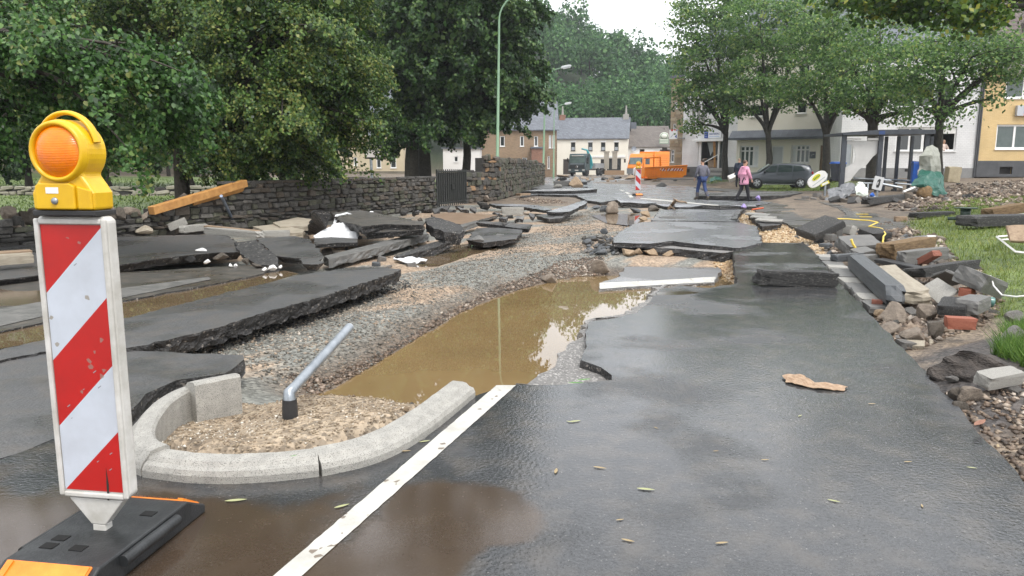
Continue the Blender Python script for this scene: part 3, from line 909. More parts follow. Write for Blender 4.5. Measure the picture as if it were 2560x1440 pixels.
broken('mud_slab', 'flat muddy plate of old pavement in front of the gate', [(1078, 536, .04), (1130, 531, .04), (1245, 537, .04), (1200, 549, .02), (1155, 561, .02), (1090, 552, .02)], .08, mat('mud_skin', (.19, .125, .08), .4, (.27, .19, .13), 3, 5, .2, 30), M_conc_dk, cat='mud slab')
broken('edging_kerb', 'long grey edging kerb lying along the broken plates', [(810, 640, .04), (940, 608, .06), (1060, 578, .08), (1072, 584, .08), (950, 618, .06), (822, 648, .04)], .14, M_conc_dk, M_conc_dk, amp=.004, under=0, cat='kerb')
broken('edging_kerb', 'shorter grey edging kerb beside the muddy plate', [(1146, 563, .06), (1190, 551, .1), (1196, 554, .1), (1152, 569, .06)], .12, M_conc_dk, M_conc_dk, amp=.004, under=0, cat='kerb')
# rows of asphalt crumbs in front of the gate
for k, (x, y, w, h) in enumerate([(1070, 525, 30, 9), (1092, 530, 22, 9), (1112, 522, 24, 11), (1128, 529, 26, 9), (1160, 524, 30, 12), (1182, 526, 22, 13), (1212, 519, 26, 18), (1240, 533, 22, 9), (1262, 517, 24, 10), (1300, 527, 22, 9), (1332, 522, 18, 10), (1148, 518, 22, 8), (1205, 511, 28, 6), (1010, 530, 24, 9), (1040, 536, 20, 8), (1090, 512, 26, 6), (1330, 540, 20, 6), (1300, 545, 26, 6), (1260, 547, 24, 6)]):
 p = G(x, y, .06)
 s = ppm(p.y)
 rnd = random.Random(k)
 pts = [p + Vector((math.cos(a) * w / s * .5 * rnd.uniform(.8, 1.2), math.sin(a) * w / s * .45, rnd.uniform(-.05, .12) + .0 * k)) for a in np.linspace(0, 6.28, 7)[:-1]]
 o = slab('asphalt_piece', pts, .09, M_slab, M_side, step=.15, amp=.03, seed=k + 50, under=.2, top_noise=.03)
 tag(o, 'broken asphalt piece in the crumbled row before the iron gate', 'asphalt piece', 'asphalt pieces before the gate')

# ------------------------------------------------------------------ shared debris meshes
ROCKS = [rock_mesh('rock_shape', s, 3, .5) for s in range(8)]
PEBS = [rock_mesh('stone_shape', 40 + s, 1) for s in range(4)]
BLKS = [block_mesh('block_shape', s, None, .035, .03) for s in range(4)]
_mesh_cache = {}
def with_mat(me, m):
 k = (me.name, m.name)
 if k not in _mesh_cache:
  c = me.copy()
  c.materials.clear()
  c.materials.append(m)
  _mesh_cache[k] = c
 return _mesh_cache[k]
def put(me, m, name, loc, size, rot, parent=None, label=None, cat=None, group=None):
 o = bpy.data.objects.new(name, with_mat(me, m))
 link(o, parent)
 o.location, o.scale, o.rotation_euler = loc, size, rot
 if label:
  tag(o, label, cat, group)
 return o
def stone_at(px, py, wpx, hpx, m, label, group=None, z=None, seed=0, name='stone', cat='stone', dy=None):
 """stone whose base is seen at (px, py); wpx, hpx its size in the photograph"""
 p = GT(px, py) if z is None else G(px, py, z)
 s = ppm(p.y / CP)
 w, h = wpx / s * 1.35, hpx / s * 1.45
 rnd = random.Random(int(px * 7 + py) + seed)
 return put(ROCKS[rnd.randrange(8)], m, name, p + Vector((0, w * .3, h * .34)), (w, (dy or w * .8), h), (rnd.uniform(-.3, .3), rnd.uniform(-.3, .3), rnd.uniform(-.6, .6)), None, label, cat, group)
def block_at(px, py, size, rz, m, label, name='block', cat='block', tilt=(0, 0), z=None, group=None, seed=0, sink=.02):
 """squared block, centre of its base seen near (px, py); size in metres, rz in degrees"""
 p = GT(px, py) if z is None else G(px, py, z)
 rnd = random.Random(int(px * 3 + py) + seed)
 return put(BLKS[rnd.randrange(4)], m, name, p - Vector((0, 0, sink)), size, (R(tilt[0]), R(tilt[1]), R(rz)), None, label, cat, group)

# ------------------------------------------------------------------ the traffic island: kerbs and the bent post
isle = thing('traffic_island', 'washed-out traffic island ringed by pale rounded kerbstones and filled with grit', 'traffic island', G(700, 1100))
iv = isle.location
def kerb(px_pts, name='kerb_stone', deep=.24, top=.145, width=.2, seed=0):
 """rounded kerb swept along its outer foot line (seen on the road); inward is to the left of travel"""
 base = [G(p[0], p[1], p[2] if len(p) > 2 else 0.0) for p in px_pts]
 for v in base:
  v.z = 0.0
 # resample
 L, acc = [0.0], 0.0
 for a, b in zip(base, base[1:]):
  acc += (b - a).length
  L.append(acc)
 n = max(3, int(acc / .05))
 pts = []
 for k in range(n + 1):
  t = acc * k / n
  i = max(j for j in range(len(L)) if L[j] <= t + 1e-9)
  i = min(i, len(base) - 2)
  pts.append(base[i].lerp(base[i + 1], (t - L[i]) / (L[i + 1] - L[i])))
 for _ in range(6):
  pts = [pts[0]] + [(pts[i - 1] + pts[i] * 2 + pts[i + 1]) / 4 for i in range(1, len(pts) - 1)] + [pts[-1]]
 prof = [(0, -deep + top), (0, .035), (.012, .06), (.04, top - .025), (.06, top - .006), (.085, top), (width - .015, top + .004), (width, top - .012), (width, -deep + top)]
 rnd = random.Random(seed)
 vs, fs = [], []
 m = len(prof)
 for i, p in enumerate(pts):
  t = pts[min(i + 1, n)] - pts[max(i - 1, 0)]
  nr = Vector((-t.y, t.x, 0)).normalized()
  for (u, z) in prof:
   vs.append(p + nr * (u + rnd.uniform(-.0015, .0015)) + Vector((0, 0, z + rnd.uniform(-.0015, .0015))) - iv)
 for i in range(n):
  for k in range(m):
   fs.append((i * m + k, i * m + (k + 1) % m, (i + 1) * m + (k + 1) % m, (i + 1) * m + k))
 fs += [tuple(range(m)), tuple(range(n * m, n * m + m))[::-1]]
 mb = MB()
 mb.add(vs, fs)
 return mb.build(name, M_conc, isle)
kerb([(438, 951, .145), (400, 965, .145), (350, 997, .145), (316, 1038, .145), (296, 1090, .12), (312, 1150, .06), (352, 1191)], seed=1, top=.115, width=.16)
kerb([(578, 924, .17), (530, 932, .17), (485, 940, .17), (456, 947, .17)], seed=2, top=.165, width=.16, deep=.3)
kerb([(356, 1193), (450, 1208), (560, 1212), (680, 1206), (798, 1192)], seed=3, top=.095, width=.15)
kerb([(806, 1191), (915, 1170), (1010, 1130), (1090, 1075), (1150, 1025), (1188, 992)], seed=4, top=.095, width=.17)
# loose grit chips under the far kerbs
for k, (x, y) in enumerate([(395, 1075), (420, 1062), (445, 1045), (470, 1030), (500, 1018), (525, 1012), (410, 1085), (1030, 1020), (1015, 1030)]):
 stone_at(x, y, 18, 11, [M_rock, M_stone_dk, M_rock3][k % 3], 'dark wet chip of stone inside the far kerb of the island', 'stone chips in the island', seed=k, name='stone_chip', cat='stone chip')

post = thing('bent_post', 'galvanised sign post snapped over in the island, black sleeve at its foot', 'sign post', G(726, 1062, .05))
pv = post.location
b0, b1 = P(726, 1060, 4.22) - pv, P(724, 1003, 4.22) - pv
e1 = P(874, 818, 5.0) - pv
mb = MB()
k1 = b1 + Vector((0, 0, .05))
mb.tube([b1 + Vector((0, 0, -.04)), b1, k1, k1 + (e1 - k1) * .09, k1 + (e1 - k1) * .16, e1], [.036, .037, .034, .029, .030, .030], 14)
mb.build('pipe', M_galv, post)
mb = MB()
d = (e1 - k1).normalized()
mb.tube([e1 - d * .004, e1 + d * .006], [.030, .028], 14)
mb.build('pipe_cap', mat('pale_cap', (.42, .44, .47), .5, (.5, .52, .55), 20), post)
mb = MB()
mb.tube([b0 + Vector((.0, 0, -.12)), b0, b1 + Vector((0, 0, -.03)), b1 + Vector((0, 0, .012))], [.05, .046, .044, .041], 12)
mb.build('sleeve', M_black, post)

# ------------------------------------------------------------------ loose blocks left of the gravel bed
def kerb_block(label, a, b, z, h=.13, w=.14, m=None, name='kerb_block', cat='kerb', tilt=0.0, group=None):
 """squared kerb lying from pixel a to pixel b at height z"""
 p, q = G(a[0], a[1], z if not isinstance(z, tuple) else z[0]), G(b[0], b[1], z if not isinstance(z, tuple) else z[1])
 d = q - p
 L = d.length
 ang = math.atan2(d.y, d.x)
 pitch = -math.asin(max(-1, min(1, d.z / L)))
 o = bpy.data.objects.new(name, with_mat(BLKS[int(a[0]) % 4], m or M_conc))
 link(o)
 o.location = (p + q) / 2
 o.scale = (L, w, h)
 o.rotation_euler = (tilt, pitch, ang)
 return tag(o, label, cat, group)
kerb_block('short pale kerb end tipped up against the stone wall', (424, 578), (470, 560), (.10, .24), .16, .14, name='kerb_stone')
kerb_block('pale kerb lying at a slant beside the tipped kerb end', (455, 582), (516, 575), .12, .14, .14, name='kerb_stone')
kerb_block('longest pale kerb in the row along the raised pavement slab', (516, 584), (655, 596), .13, .13, .16, name='kerb_stone')
kerb_block('tapered pale kerb ending the row by the tan slabs', (657, 594), (724, 592), .13, .13, .16, name='kerb_stone')
kerb_block('dark wooden edging behind the pale kerb row', (515, 569), (650, 583), .22, .05, .12, M_wood, 'edging_board', 'board')
broken('concrete_slab', 'tan concrete paving slab at the wall, upper of two', [(682, 556, .22), (745, 543, .24), (780, 548, .24), (770, 564, .2), (700, 566, .2)], .11, M_conc_tan, M_conc_tan, amp=.004, under=0, cat='paving slab')
broken('concrete_slab', 'tan concrete paving slab lower of two beside the kerb row', [(632, 566, .16), (690, 560, .18), (762, 574, .18), (758, 582, .16), (700, 584, .14), (660, 576, .14)], .10, M_conc_tan, M_conc_tan, amp=.004, under=0, cat='paving slab')
stone_at(355, 586, 40, 18, M_conc_tan, 'squarish tan stone on the pavement below the wall', z=.1)
kerb_block('pale timber beam lying in front of the collapsed wall end', (-60, 668), (84, 656), .16, .14, .2, M_conc_tan, 'timber_beam', 'beam')
kerb_block('brown board under the pale timber beam', (-60, 642), (80, 632), .22, .05, .2, M_wood, 'board', 'board')
stone_at(45, 690, 36, 10, M_conc_tan, 'flat tan stone on the road before the pale beam', z=.0)
stone_at(14, 692, 30, 9, M_stone_dk, 'flat dark stone on the road before the pale beam', z=.0)
p1, p2 = P(553, 490, 17.2), G(587, 560, .1)
mb = MB(); mb.tube([p1, p2], .035, 10)
tag(mb.build('metal_bar', mat('blue_steel', (.16, .2, .27), .4, (.24, .28, .36), 6, metal=.5)), 'slim blue-grey metal bar leaning on the wall under the timber', 'metal bar')
kerb_block('pale concrete kerb piece among the crumbs before the gate', (1254, 537), (1309, 537), .10, .22, .3, M_conc, 'kerb_block')
kerb_block('flat brown plank end below the second lamp post', (1294, 489), (1322, 488), .06, .10, .3, M_wood, 'plank', 'plank')
stone_at(1195, 606, 30, 14, M_conc_dk, 'grey pointed block at the edge of the charcoal plate', z=0, seed=5, name='stone')
stone_at(1250, 600, 30, 15, M_conc_dk, 'squat grey wedge leaning on the charcoal plate edge', z=-.06, seed=9)
stone_at(1213, 503, 26, 14, M_rock, 'brown boulder at the foot of the gate pillar', z=.02)
# debris heap under the tall wall
stone_at(1440, 470, 34, 24, M_rock3, 'ochre boulder leaning on a dark kerb on the far road', z=.1, seed=3)
kerb_block('dark grey kerb block on the lifted asphalt edge', (1385, 466), (1424, 466), .18, .35, .5, M_conc_dk, 'kerb_block')
stone_at(1398, 470, 20, 8, M_conc, 'pale flat stone before the dark grey kerb block', z=.15)
kerb_block('black pipe end lying behind the ochre boulder', (1448, 462), (1468, 462), .1, .22, .22, M_black, 'pipe', 'pipe')
broken('asphalt_slab', 'dark asphalt plate under the dark grey kerb block', [(1312, 470, .1), (1350, 462, .14), (1420, 463, .14), (1470, 467, .1), (1420, 470, .08), (1350, 472, .06)], .15, M_slab, step=.4)
# white sack and its strip
tag(cloth('white_sack', [[P(800, 596, 15.1), P(840, 560, 16.2), P(862, 552, 16.6), P(902, 556, 16.8)], [P(784, 590, 15.2), P(826, 566, 15.6), P(858, 560, 15.7), P(903, 560, 16.0)], [P(786, 598, 15.0), P(820, 588, 15.2), P(856, 590, 15.1), P(900, 582, 15.4)], [P(790, 602, 14.9), P(825, 602, 14.9), P(858, 604, 14.8), P(894, 603, 14.9)]], M_sack, sub=5, amp=.05, nscale=4, seed=3), 'crumpled white plastic sack caught on the asphalt heap', 'sack')
tag(cloth('white_strip', [[P(832, 558, 17.2), P(840, 538, 17.6), P(868, 531, 18.0), P(918, 550, 17.0)], [P(838, 560, 17.15), P(846, 541, 17.5), P(868, 535, 17.9), P(914, 554, 16.9)]], M_sack, sub=5, amp=.02, seed=6), 'narrow white plastic strip looped over the asphalt heap', 'plastic strip')
tag(cloth('white_rag', [[P(926, 528, 18.0), P(936, 528, 18.0)], [P(924, 538, 17.9), P(937, 538, 17.8)], [P(930, 551, 17.6), P(936, 549, 17.6)]], M_sack, sub=4, amp=.05, nscale=8, seed=2), 'small white rag hanging on the muddy plate', 'rag')
tag(cloth('white_rag', [[G(985, 648, -.10), G(1020, 644, -.1), G(1068, 650, -.12)], [G(985, 653, -.12), G(1020, 655, -.13), G(1060, 656, -.13)]], M_sack, sub=5, amp=.05, nscale=6, seed=9), 'dirty white rag at the edge of the brown puddle', 'rag')
# stone-like small rubbish before the pavement slab
for k, (x, y, w, h) in enumerate([(515, 660, 18, 9), (575, 668, 9, 8), (588, 668, 10, 8), (680, 676, 22, 12), (660, 678, 14, 8), (700, 672, 10, 8), (500, 630, 26, 8)]):
 stone_at(x, y, w, h, M_whitep, 'pale scrap of rubbish washed against the raised pavement slab', 'pale rubbish scraps', z=.01 if k < 6 else .12, seed=k, name='rubbish_scrap', cat='rubbish')
for k, (x, y, w, h, m) in enumerate([(330, 668, 30, 18, M_stone_dk), (375, 664, 26, 16, M_rock), (430, 660, 30, 15, M_stone_dk), (470, 656, 30, 14, M_tar), (545, 652, 40, 16, M_stone_br), (300, 675, 26, 14, M_stone_br), (610, 660, 26, 14, M_stone_br), (640, 672, 26, 9, M_stone_br)]):
 stone_at(x, y, w, h, m, 'dark stone in the hollow under the raised pavement slab', 'stones under the pavement slab', z=0, seed=k)

# ------------------------------------------------------------------ stones around the trench
for k, (x, y, w, h, m, lb) in enumerate([
  (1505, 690, 46, 36, M_rock, 'brown angular boulder at the left corner of the sunken plate'),
  (1503, 706, 44, 16, M_rock, 'flat brown stone below the angular boulder at the trench'),
  (1372, 712, 40, 26, M_rock, 'brown stone half under water at the head of the trench'),
  (1418, 712, 22, 14, M_rock, 'small brown stone beside the half-sunk stone in the water'),
  (1476, 706, 30, 11, M_rock2, 'flat pale stone at the water edge by the sunken plate'),
  (1576, 642, 40, 18, M_rock3, 'ochre stone under the middle plate, next to the trench'),
  (1596, 638, 22, 16, M_rock3, 'upright ochre stone wedged under the middle plate'),
  (1632, 640, 40, 15, M_rock3, 'flat ochre stone wedged under the middle plate'),
  (1676, 642, 38, 14, M_rock3, 'tan stone in the gap before the sunken plate'),
  (1720, 640, 26, 8, M_rock3, 'low tan stone in the gap before the sunken plate'),
  (1748, 640, 30, 9, M_rock3, 'long tan stone at the right end of the gap'),
  (1788, 638, 20, 12, M_conc_dk, 'square grey stone at the gravel end of the gap'),
  (1502, 640, 30, 16, M_basalt, 'black wet stone at the torn corner of the middle plate'),
  (1470, 616, 26, 18, M_basalt, 'black chunk standing in the grey chippings'),
  (1512, 586, 20, 14, M_basalt, 'black chunk at the edge of the middle plate'),
  (1533, 536, 30, 26, M_rock, 'large tan boulder beyond the gravel bed'),
  (1556, 518, 22, 14, M_rock, 'tan boulder behind the large one beyond the gravel'),
  (1573, 510, 24, 8, M_wood, 'brown log end under the black asphalt tongue'),
  (1514, 530, 22, 14, M_basalt, 'dark block among the boulders beyond the gravel'),
  (1590, 534, 28, 14, M_basalt, 'dark block right of the boulders beyond the gravel'),
  (1616, 543, 26, 14, M_rock3, 'pale tan stone near the manhole plate'),
  (1610, 552, 24, 9, M_rock3, 'low tan stone near the manhole plate'),
  (1637, 529, 30, 14, M_stone_br, 'brown flat boulder by the twigs and the branch'),
  (1490, 524, 24, 10, M_basalt, 'dark square chunk under the far road edge'),
  (1462, 523, 18, 8, M_basalt, 'small dark chunk under the far road edge')]):
 stone_at(x, y, w, h, m, lb, seed=k)
rnd = random.Random(5)
for k in range(46):                      # dark wet chips at the torn corner
 x, y = rnd.gauss(1500, 22), rnd.uniform(596, 640)
 stone_at(x, y, rnd.uniform(10, 20), rnd.uniform(6, 11), rnd.choice([M_basalt, M_basalt, M_rock2, M_stone_dk]), 'wet dark chip of stone at the torn corner of the middle plate', 'dark chips by the middle plate', seed=k, name='stone_chip', cat='stone chip')
# branch, twigs and small rubbish at the far road edge
mb = MB()
q = lambda x, y, z: G(x, y, z)
mb.tube([q(1672, 521, .0), q(1682, 510, .12), q(1689, 501, .32), q(1696, 504, .3), q(1712, 505, .28), q(1717, 508, .22)], [.05, .06, .055, .035, .03, .02], 7)
mb.tube([q(1689, 501, .32), q(1684, 497, .42)], [.04, .02], 6)
mb.tube([q(1676, 516, .05), q(1686, 522, .02)], [.03, .02], 6)
tag(mb.build('fallen_branch', M_wood), 'forked bare branch lying at the broken edge of the far road', 'branch')
mb = MB(); mb.tube([q(1880, 524, .06), q(1908, 520, .1)], .03, 6)
tag(mb.build('red_stick', mat('red_plastic', (.5, .09, .03), .5)), 'thin red stick beside the purple ball', 'stick')
for x, y, lb, gz in ((1861, 521, 'purple plastic ball at the corner of the far road', .06), (1897, 500, 'purple and white bundle on the kerb near the pink coat', .1)):
 stone_at(x, y, 14, 10, mat('purple_plastic', (.22, .16, .42), .5, (.35, .28, .55), 8), lb, z=gz, name='purple_ball', cat='ball')
# manhole cover in its plate
mh = thing('manhole_cover', 'round iron manhole cover in the cracked plate beyond the middle plate', 'manhole cover', G(1685, 544, .0))
c0 = MB(); c0.lathe([(0, .012), (.33, .012), (.33, .0)], 32)
c0.build('cover', mat('cast_iron', (.10, .095, .09), .5, (.17, .165, .15), 18, 4, .6, 60), mh)
c0 = MB(); c0.lathe([(.345, .0), (.345, .016), (.43, .016), (.43, .0)], 32)
c0.build('ring', M_conc_dk, mh)
c0 = MB()
for k in range(-4, 5):
 w = math.sqrt(max(.0, .30 ** 2 - (k * .06) ** 2))
 c0.bb((-w, k * .06 - .012, .012), (w, k * .06 + .012, .02))
c0.build('ribs', MATS['cast_iron'], mh)
# ------------------------------------------------------------------ loose gravel: small stones nobody could count
def stone_field(name, polys, n, smin, smax, m, seed, zoff=0.0, dens=None):
 rng = np.random.default_rng(seed)
 xs = np.concatenate([np.array([[p[0], p[1]] for p in poly]) for poly in polys])
 x0, y0, x1, y1 = xs[:, 0].min(), xs[:, 1].min(), xs[:, 0].max(), xs[:, 1].max()
 X = rng.uniform(x0, x1, n * 8); Y = rng.uniform(y0, y1, n * 8)
 ok = np.zeros(len(X), bool)
 for poly in polys:
  ok |= pip(poly, X, Y)
 # nearer stones matter more
 ok &= rng.random(len(X)) < np.clip(9.0 / np.maximum(Y, 3), .15, 1)
 X, Y = X[ok][:n], Y[ok][:n]
 Z = terrain(X, Y) + zoff
 keep = (sdf(W_POLY, X, Y) > .02)
 X, Y, Z = X[keep], Y[keep], Z[keep]
 n = len(X)
 base = np.array([(1, 0, 0), (-.5, .87, 0), (-.5, -.87, 0), (.2, .1, .62), (-.15, -.1, -.5)])
 tri = np.array([(0, 1, 3), (1, 2, 3), (2, 0, 3), (1, 0, 4), (2, 1, 4), (0, 2, 4)])
 s = rng.uniform(smin, smax, n) ** 1.0 * np.where(rng.random(n) < .12, 1.6, 1.0)
 V = base[None] * s[:, None, None] * rng.uniform(.6, 1.25, (n, 5, 1))
 a = rng.uniform(0, 6.28, n)
 ca, sa = np.cos(a)[:, None], np.sin(a)[:, None]
 x, y = V[..., 0] * ca - V[..., 1] * sa, V[..., 0] * sa + V[..., 1] * ca
 tl = rng.normal(0, .35, (n, 1))
 V = np.stack([x, y * np.cos(tl) - V[..., 2] * np.sin(tl), y * np.sin(tl) + V[..., 2] * np.cos(tl)], -1)
 V += np.stack([X, Y, Z + s * .15], 1)[:, None]
 F = (tri[None] + (np.arange(n) * 5)[:, None, None]).reshape(-1)
 o = link(bpy.data.objects.new(name, np_mesh(name, V.reshape(-1, 3), F, 3, m)))
 return tag(o, kind='stuff')
def grit_mat(name, ramp, rough=.55):
 m = leaf_mat(name, ramp, rough, 0.0)
 return m
BED = [G(x, y, -.17) for x, y in [(600, 905), (420, 880), (640, 820), (850, 745), (1010, 690), (1120, 670), (1220, 630), (1330, 585), (1400, 550), (1480, 525), (1560, 540), (1600, 560), (1540, 600), (1520, 650), (1510, 690), (1390, 695), (1280, 725), (1160, 775), (1060, 830), (950, 895), (840, 960), (700, 950)]]
stone_field('gravel', [BED], 21000, .008, .021, grit_mat('grey_chippings', [(0, (.065, .06, .05)), (.35, (.15, .147, .13)), (.65, (.215, .185, .15)), (.85, (.30, .225, .16)), (1, (.44, .39, .33))]), 3)
BANK = [G(x, y, -.3) for x, y in [(700, 950), (800, 975), (880, 955), (980, 890), (1080, 830), (1180, 775), (1300, 725), (1400, 700), (1500, 700), (1510, 660), (1400, 670), (1250, 715), (1120, 775), (980, 860), (820, 940)]]
stone_field('gravel', [BANK], 6500, .010, .030, grit_mat('wet_brown_grit', [(0, (.04, .03, .022)), (.5, (.12, .085, .06)), (.85, (.2, .14, .1)), (1, (.42, .36, .3))], .35), 4)
stone_field('gravel', [ISLE], 3500, .004, .011, grit_mat('island_grit', [(0, (.14, .10, .065)), (.5, (.27, .21, .14)), (.9, (.36, .29, .21)), (1, (.6, .56, .49))]), 5)
stone_field('gravel', [TANP, TANQ], 5000, .016, .038, grit_mat('tan_pebbles', [(0, (.25, .15, .07)), (.4, (.45, .31, .17)), (.8, (.58, .46, .3)), (1, (.74, .66, .52))]), 6)
RB1 = [G(x, y, -.05) for x, y in [(2120, 660), (2200, 640), (2440, 670), (2500, 760), (2480, 800), (2380, 830), (2300, 860), (2260, 860), (2190, 780)]]
RB2 = [G(x, y, 0.0) for x, y in [(2360, 965), (2440, 985), (2560, 965), (2900, 980), (3000, 1300), (2700, 1330), (2560, 1200), (2440, 1060)]]
RB3 = [G(x, y, .3) for x, y in [(2210, 510), (2290, 490), (2380, 470), (2560, 465), (2900, 465), (2900, 520), (2560, 520), (2400, 515), (2300, 522)]]
M_rub = grit_mat('rubble_grit', [(0, (.05, .037, .028)), (.45, (.14, .10, .072)), (.8, (.24, .185, .135)), (1, (.42, .36, .3))])
stone_field('gravel', [RB1, RB2], 7000, .012, .035, M_rub, 7)
stone_field('gravel', [RB1], 1700, .03, .08, M_rub, 17)
stone_field('gravel', [[G(x, y, -.05) for x, y in [(2060, 575), (2200, 565), (2330, 600), (2400, 665), (2470, 690), (2330, 700), (2200, 665), (2090, 645)]]], 900, .035, .09, M_rub, 18)
stone_field('gravel', [RB3], 3500, .05, .12, M_rub, 8)
FARG = [G(x, y, -.08) for x, y in [(1285, 500), (1330, 496), (1400, 500), (1420, 508), (1340, 510)]]
stone_field('gravel', [FARG], 1500, .03, .06, M_rub, 9)

CRUMB = [G(x, y, -.1) for x, y in [(330, 880), (420, 862), (500, 842), (640, 800), (820, 748), (960, 705), (1010, 690), (1030, 705), (960, 730), (800, 785), (650, 835), (520, 872), (440, 890)]]
stone_field('asphalt_crumbs', [CRUMB], 1100, .008, .03, M_tar, 27)
# grass: lawns as blades
def grass(name, poly, n, h, w, ramp, seed, ymax=60):
 rng = np.random.default_rng(seed)
 xs = np.array([[p[0], p[1]] for p in poly])
 X = rng.uniform(xs[:, 0].min(), xs[:, 0].max(), n * 4); Y = rng.uniform(xs[:, 1].min(), min(ymax, xs[:, 1].max()), n * 4)
 ok = (sdf(poly, X, Y) + (vnoise(X, Y, 3.1, 4, 9) - .5) * .7 < .05) & (rng.random(len(X)) < np.clip(10 / np.maximum(Y, 3), .1, 1)) & (np.abs(X) < Y * .75 + 2)
 X, Y = X[ok][:n], Y[ok][:n]
 n = len(X)
 Z = terrain(X, Y)
 a = rng.uniform(0, 6.28, n)
 hh = h * rng.uniform(.5, 1.3, n) * (.6 + .8 * vnoise(X, Y, 1.3, 3, 21))
 ww = w * rng.uniform(.6, 1.3, n) * np.clip(Y / 12, .8, 3)
 lean = rng.normal(0, .5, (n, 2)) * hh[:, None]
 b0 = np.stack([X - np.cos(a) * ww, Y - np.sin(a) * ww, Z - .01], 1)
 b1 = np.stack([X + np.cos(a) * ww, Y + np.sin(a) * ww, Z - .01], 1)
 tp = np.stack([X + lean[:, 0], Y + lean[:, 1], Z + hh], 1)
 V = np.stack([b0, b1, tp], 1).reshape(-1, 3)
 o = link(bpy.data.objects.new(name, np_mesh(name, V, np.arange(n * 3), 3, leaf_mat(name + '_blades', ramp, .5, .3))))
 return tag(o, kind='stuff')
GR = [(0, (.07, .11, .02)), (.5, (.15, .21, .035)), (.85, (.24, .28, .06)), (1, (.34, .33, .11))]
grass('grass', LAWN_R, 60000, .075, .006, GR, 1)
grass('grass', LAWN_C, 9000, .09, .012, GR, 2)
grass('grass', LAWN_L, 26000, .11, .014, [(0, (.035, .06, .012)), (.6, (.09, .15, .025)), (1, (.17, .23, .05))], 3)
TUFT = [G(x, y, .2) for x, y in [(2490, 790), (2530, 770), (2620, 760), (2800, 800), (2800, 880), (2600, 880), (2530, 850)]]
grass('grass', TUFT, 9000, .13, .006, [(0, (.04, .09, .015)), (.6, (.1, .2, .03)), (1, (.18, .28, .06))], 4)

# ------------------------------------------------------------------ rubble on the right
A_ = asphalt
put(craggy(block_mesh('log_shape', 5, None, .07, .05, 7, .22), .05, 3, .03, 8), M_tar, 'asphalt_log', G(1987, 713, .0), (.96, .27, .19), (.02, .01, -.07), None, 'rough black asphalt log lying on the wet road', 'asphalt log')
kerb_block('black asphalt slab leaning on the grey blocks by the kerb', (2015, 596), (2092, 560), (.0, .28), .16, .55, M_tar, 'asphalt_slab', 'asphalt slab', tilt=.2)
kerb_block('long dark basalt kerb lying along the gutter stones', (2135, 668), (2240, 765), .02, .2, .2, M_basalt, 'basalt_kerb')
kerb_block('broad tan concrete slab beside the basalt kerb', (2205, 690), (2285, 760), .0, .14, .34, M_conc_tan, 'concrete_slab', 'concrete slab', tilt=.15)
kerb_block('long asphalt slab resting below the lawn edge', (2282, 695), (2425, 672), (.08, .13), .12, .34, M_tar, 'asphalt_slab', 'asphalt slab', tilt=-.15)
kerb_block('brown crusted root-like log beside the pavement', (2210, 648), (2318, 626), .06, .24, .3, mat('crusted_earth', (.14, .085, .04), .9, (.3, .2, .1), 10, 6, 1, 30, bdist=.05), 'crusted_log', 'log')
kerb_block('flat grey kerb under the red brick', (2248, 662), (2362, 648), .02, .2, .16, M_conc_dk, 'kerb_block')
kerb_block('dull red brick leaning on the grey kerb', (2304, 662), (2345, 640), (.10, .26), .09, .13, M_brick, 'brick', 'brick')
kerb_block('black plastic edging bent below the crusted log', (2195, 655), (2300, 678), (.05, .0), .06, .2, M_black, 'plastic_edging', 'edging')
kerb_block('grey patterned block tilted under the yellow strap', (2096, 628), (2182, 622), .04, .2, .34, M_conc_dk, 'paving_block', tilt=.5, cat='paving block')
kerb_block('small grey paver on edge before the patterned block', (2132, 642), (2172, 634), .02, .1, .2, M_conc_dk, 'paving_block', 'paving block', tilt=.3)
kerb_block('square grey block beside the basalt kerb head', (2155, 660), (2188, 657), -.02, .14, .16, M_conc_dk, 'paving_block', 'paving block')
kerb_block('grey slab with a white end leaning by the pavement corner', (2215, 618), (2300, 600), (.06, .16), .08, .4, M_conc_dk, 'paving_slab', 'paving slab', tilt=-.2)
kerb_block('white plastic box end beside the grey slab', (2298, 612), (2328, 604), .12, .12, .16, M_whitep, 'plastic_box', 'box')
kerb_block('upright grey paver at the pavement end', (2086, 592), (2104, 592), .0, .26, .1, M_conc_dk, 'paving_block', 'paving block')
kerb_block('rounded grey paver next to the upright one', (2108, 585), (2130, 588), .05, .2, .14, M_conc, 'paving_block', 'paving block', tilt=-.3)
kerb_block('low paver in front of the upright pavers', (2064, 600), (2086, 602), -.02, .13, .16, M_conc_dk, 'paving_block', 'paving block')
kerb_block('black flat stone before the leaning asphalt slab', (2050, 616), (2078, 618), -.04, .06, .2, M_basalt, 'flat_stone', 'stone')
kerb_block('dark flat lump right of the leaning asphalt slab', (2160, 592), (2212, 590), .1, .12, .4, M_tar, 'asphalt_piece', 'asphalt piece', tilt=.2)
kerb_block('wet dark kerb piece behind the gutter stones', (2085, 655), (2152, 650), -.03, .12, .16, M_basalt, 'kerb_block')
kerb_block('big grey wedge of concrete below the lawn corner', (2412, 715), (2468, 735), (.2, .04), .2, .34, M_conc_dk, 'concrete_wedge', 'concrete wedge', tilt=.3)
kerb_block('broken grey roof tile standing among the rubble', (2326, 745), (2372, 715), (.02, .16), .04, .34, M_conc, 'roof_tile', 'roof tile', tilt=.5)
kerb_block('second grey roof tile behind the standing one', (2352, 705), (2392, 690), (.08, .2), .04, .3, M_conc_dk, 'roof_tile', 'roof tile', tilt=-.4)
kerb_block('dark asphalt plate sunk among the boulders', (2348, 775), (2420, 782), .06, .1, .4, M_tar, 'asphalt_piece', 'asphalt piece', tilt=.1)
kerb_block('grey angular kerb end beside the asphalt plate', (2415, 785), (2450, 770), .06, .14, .2, M_conc_dk, 'kerb_block')
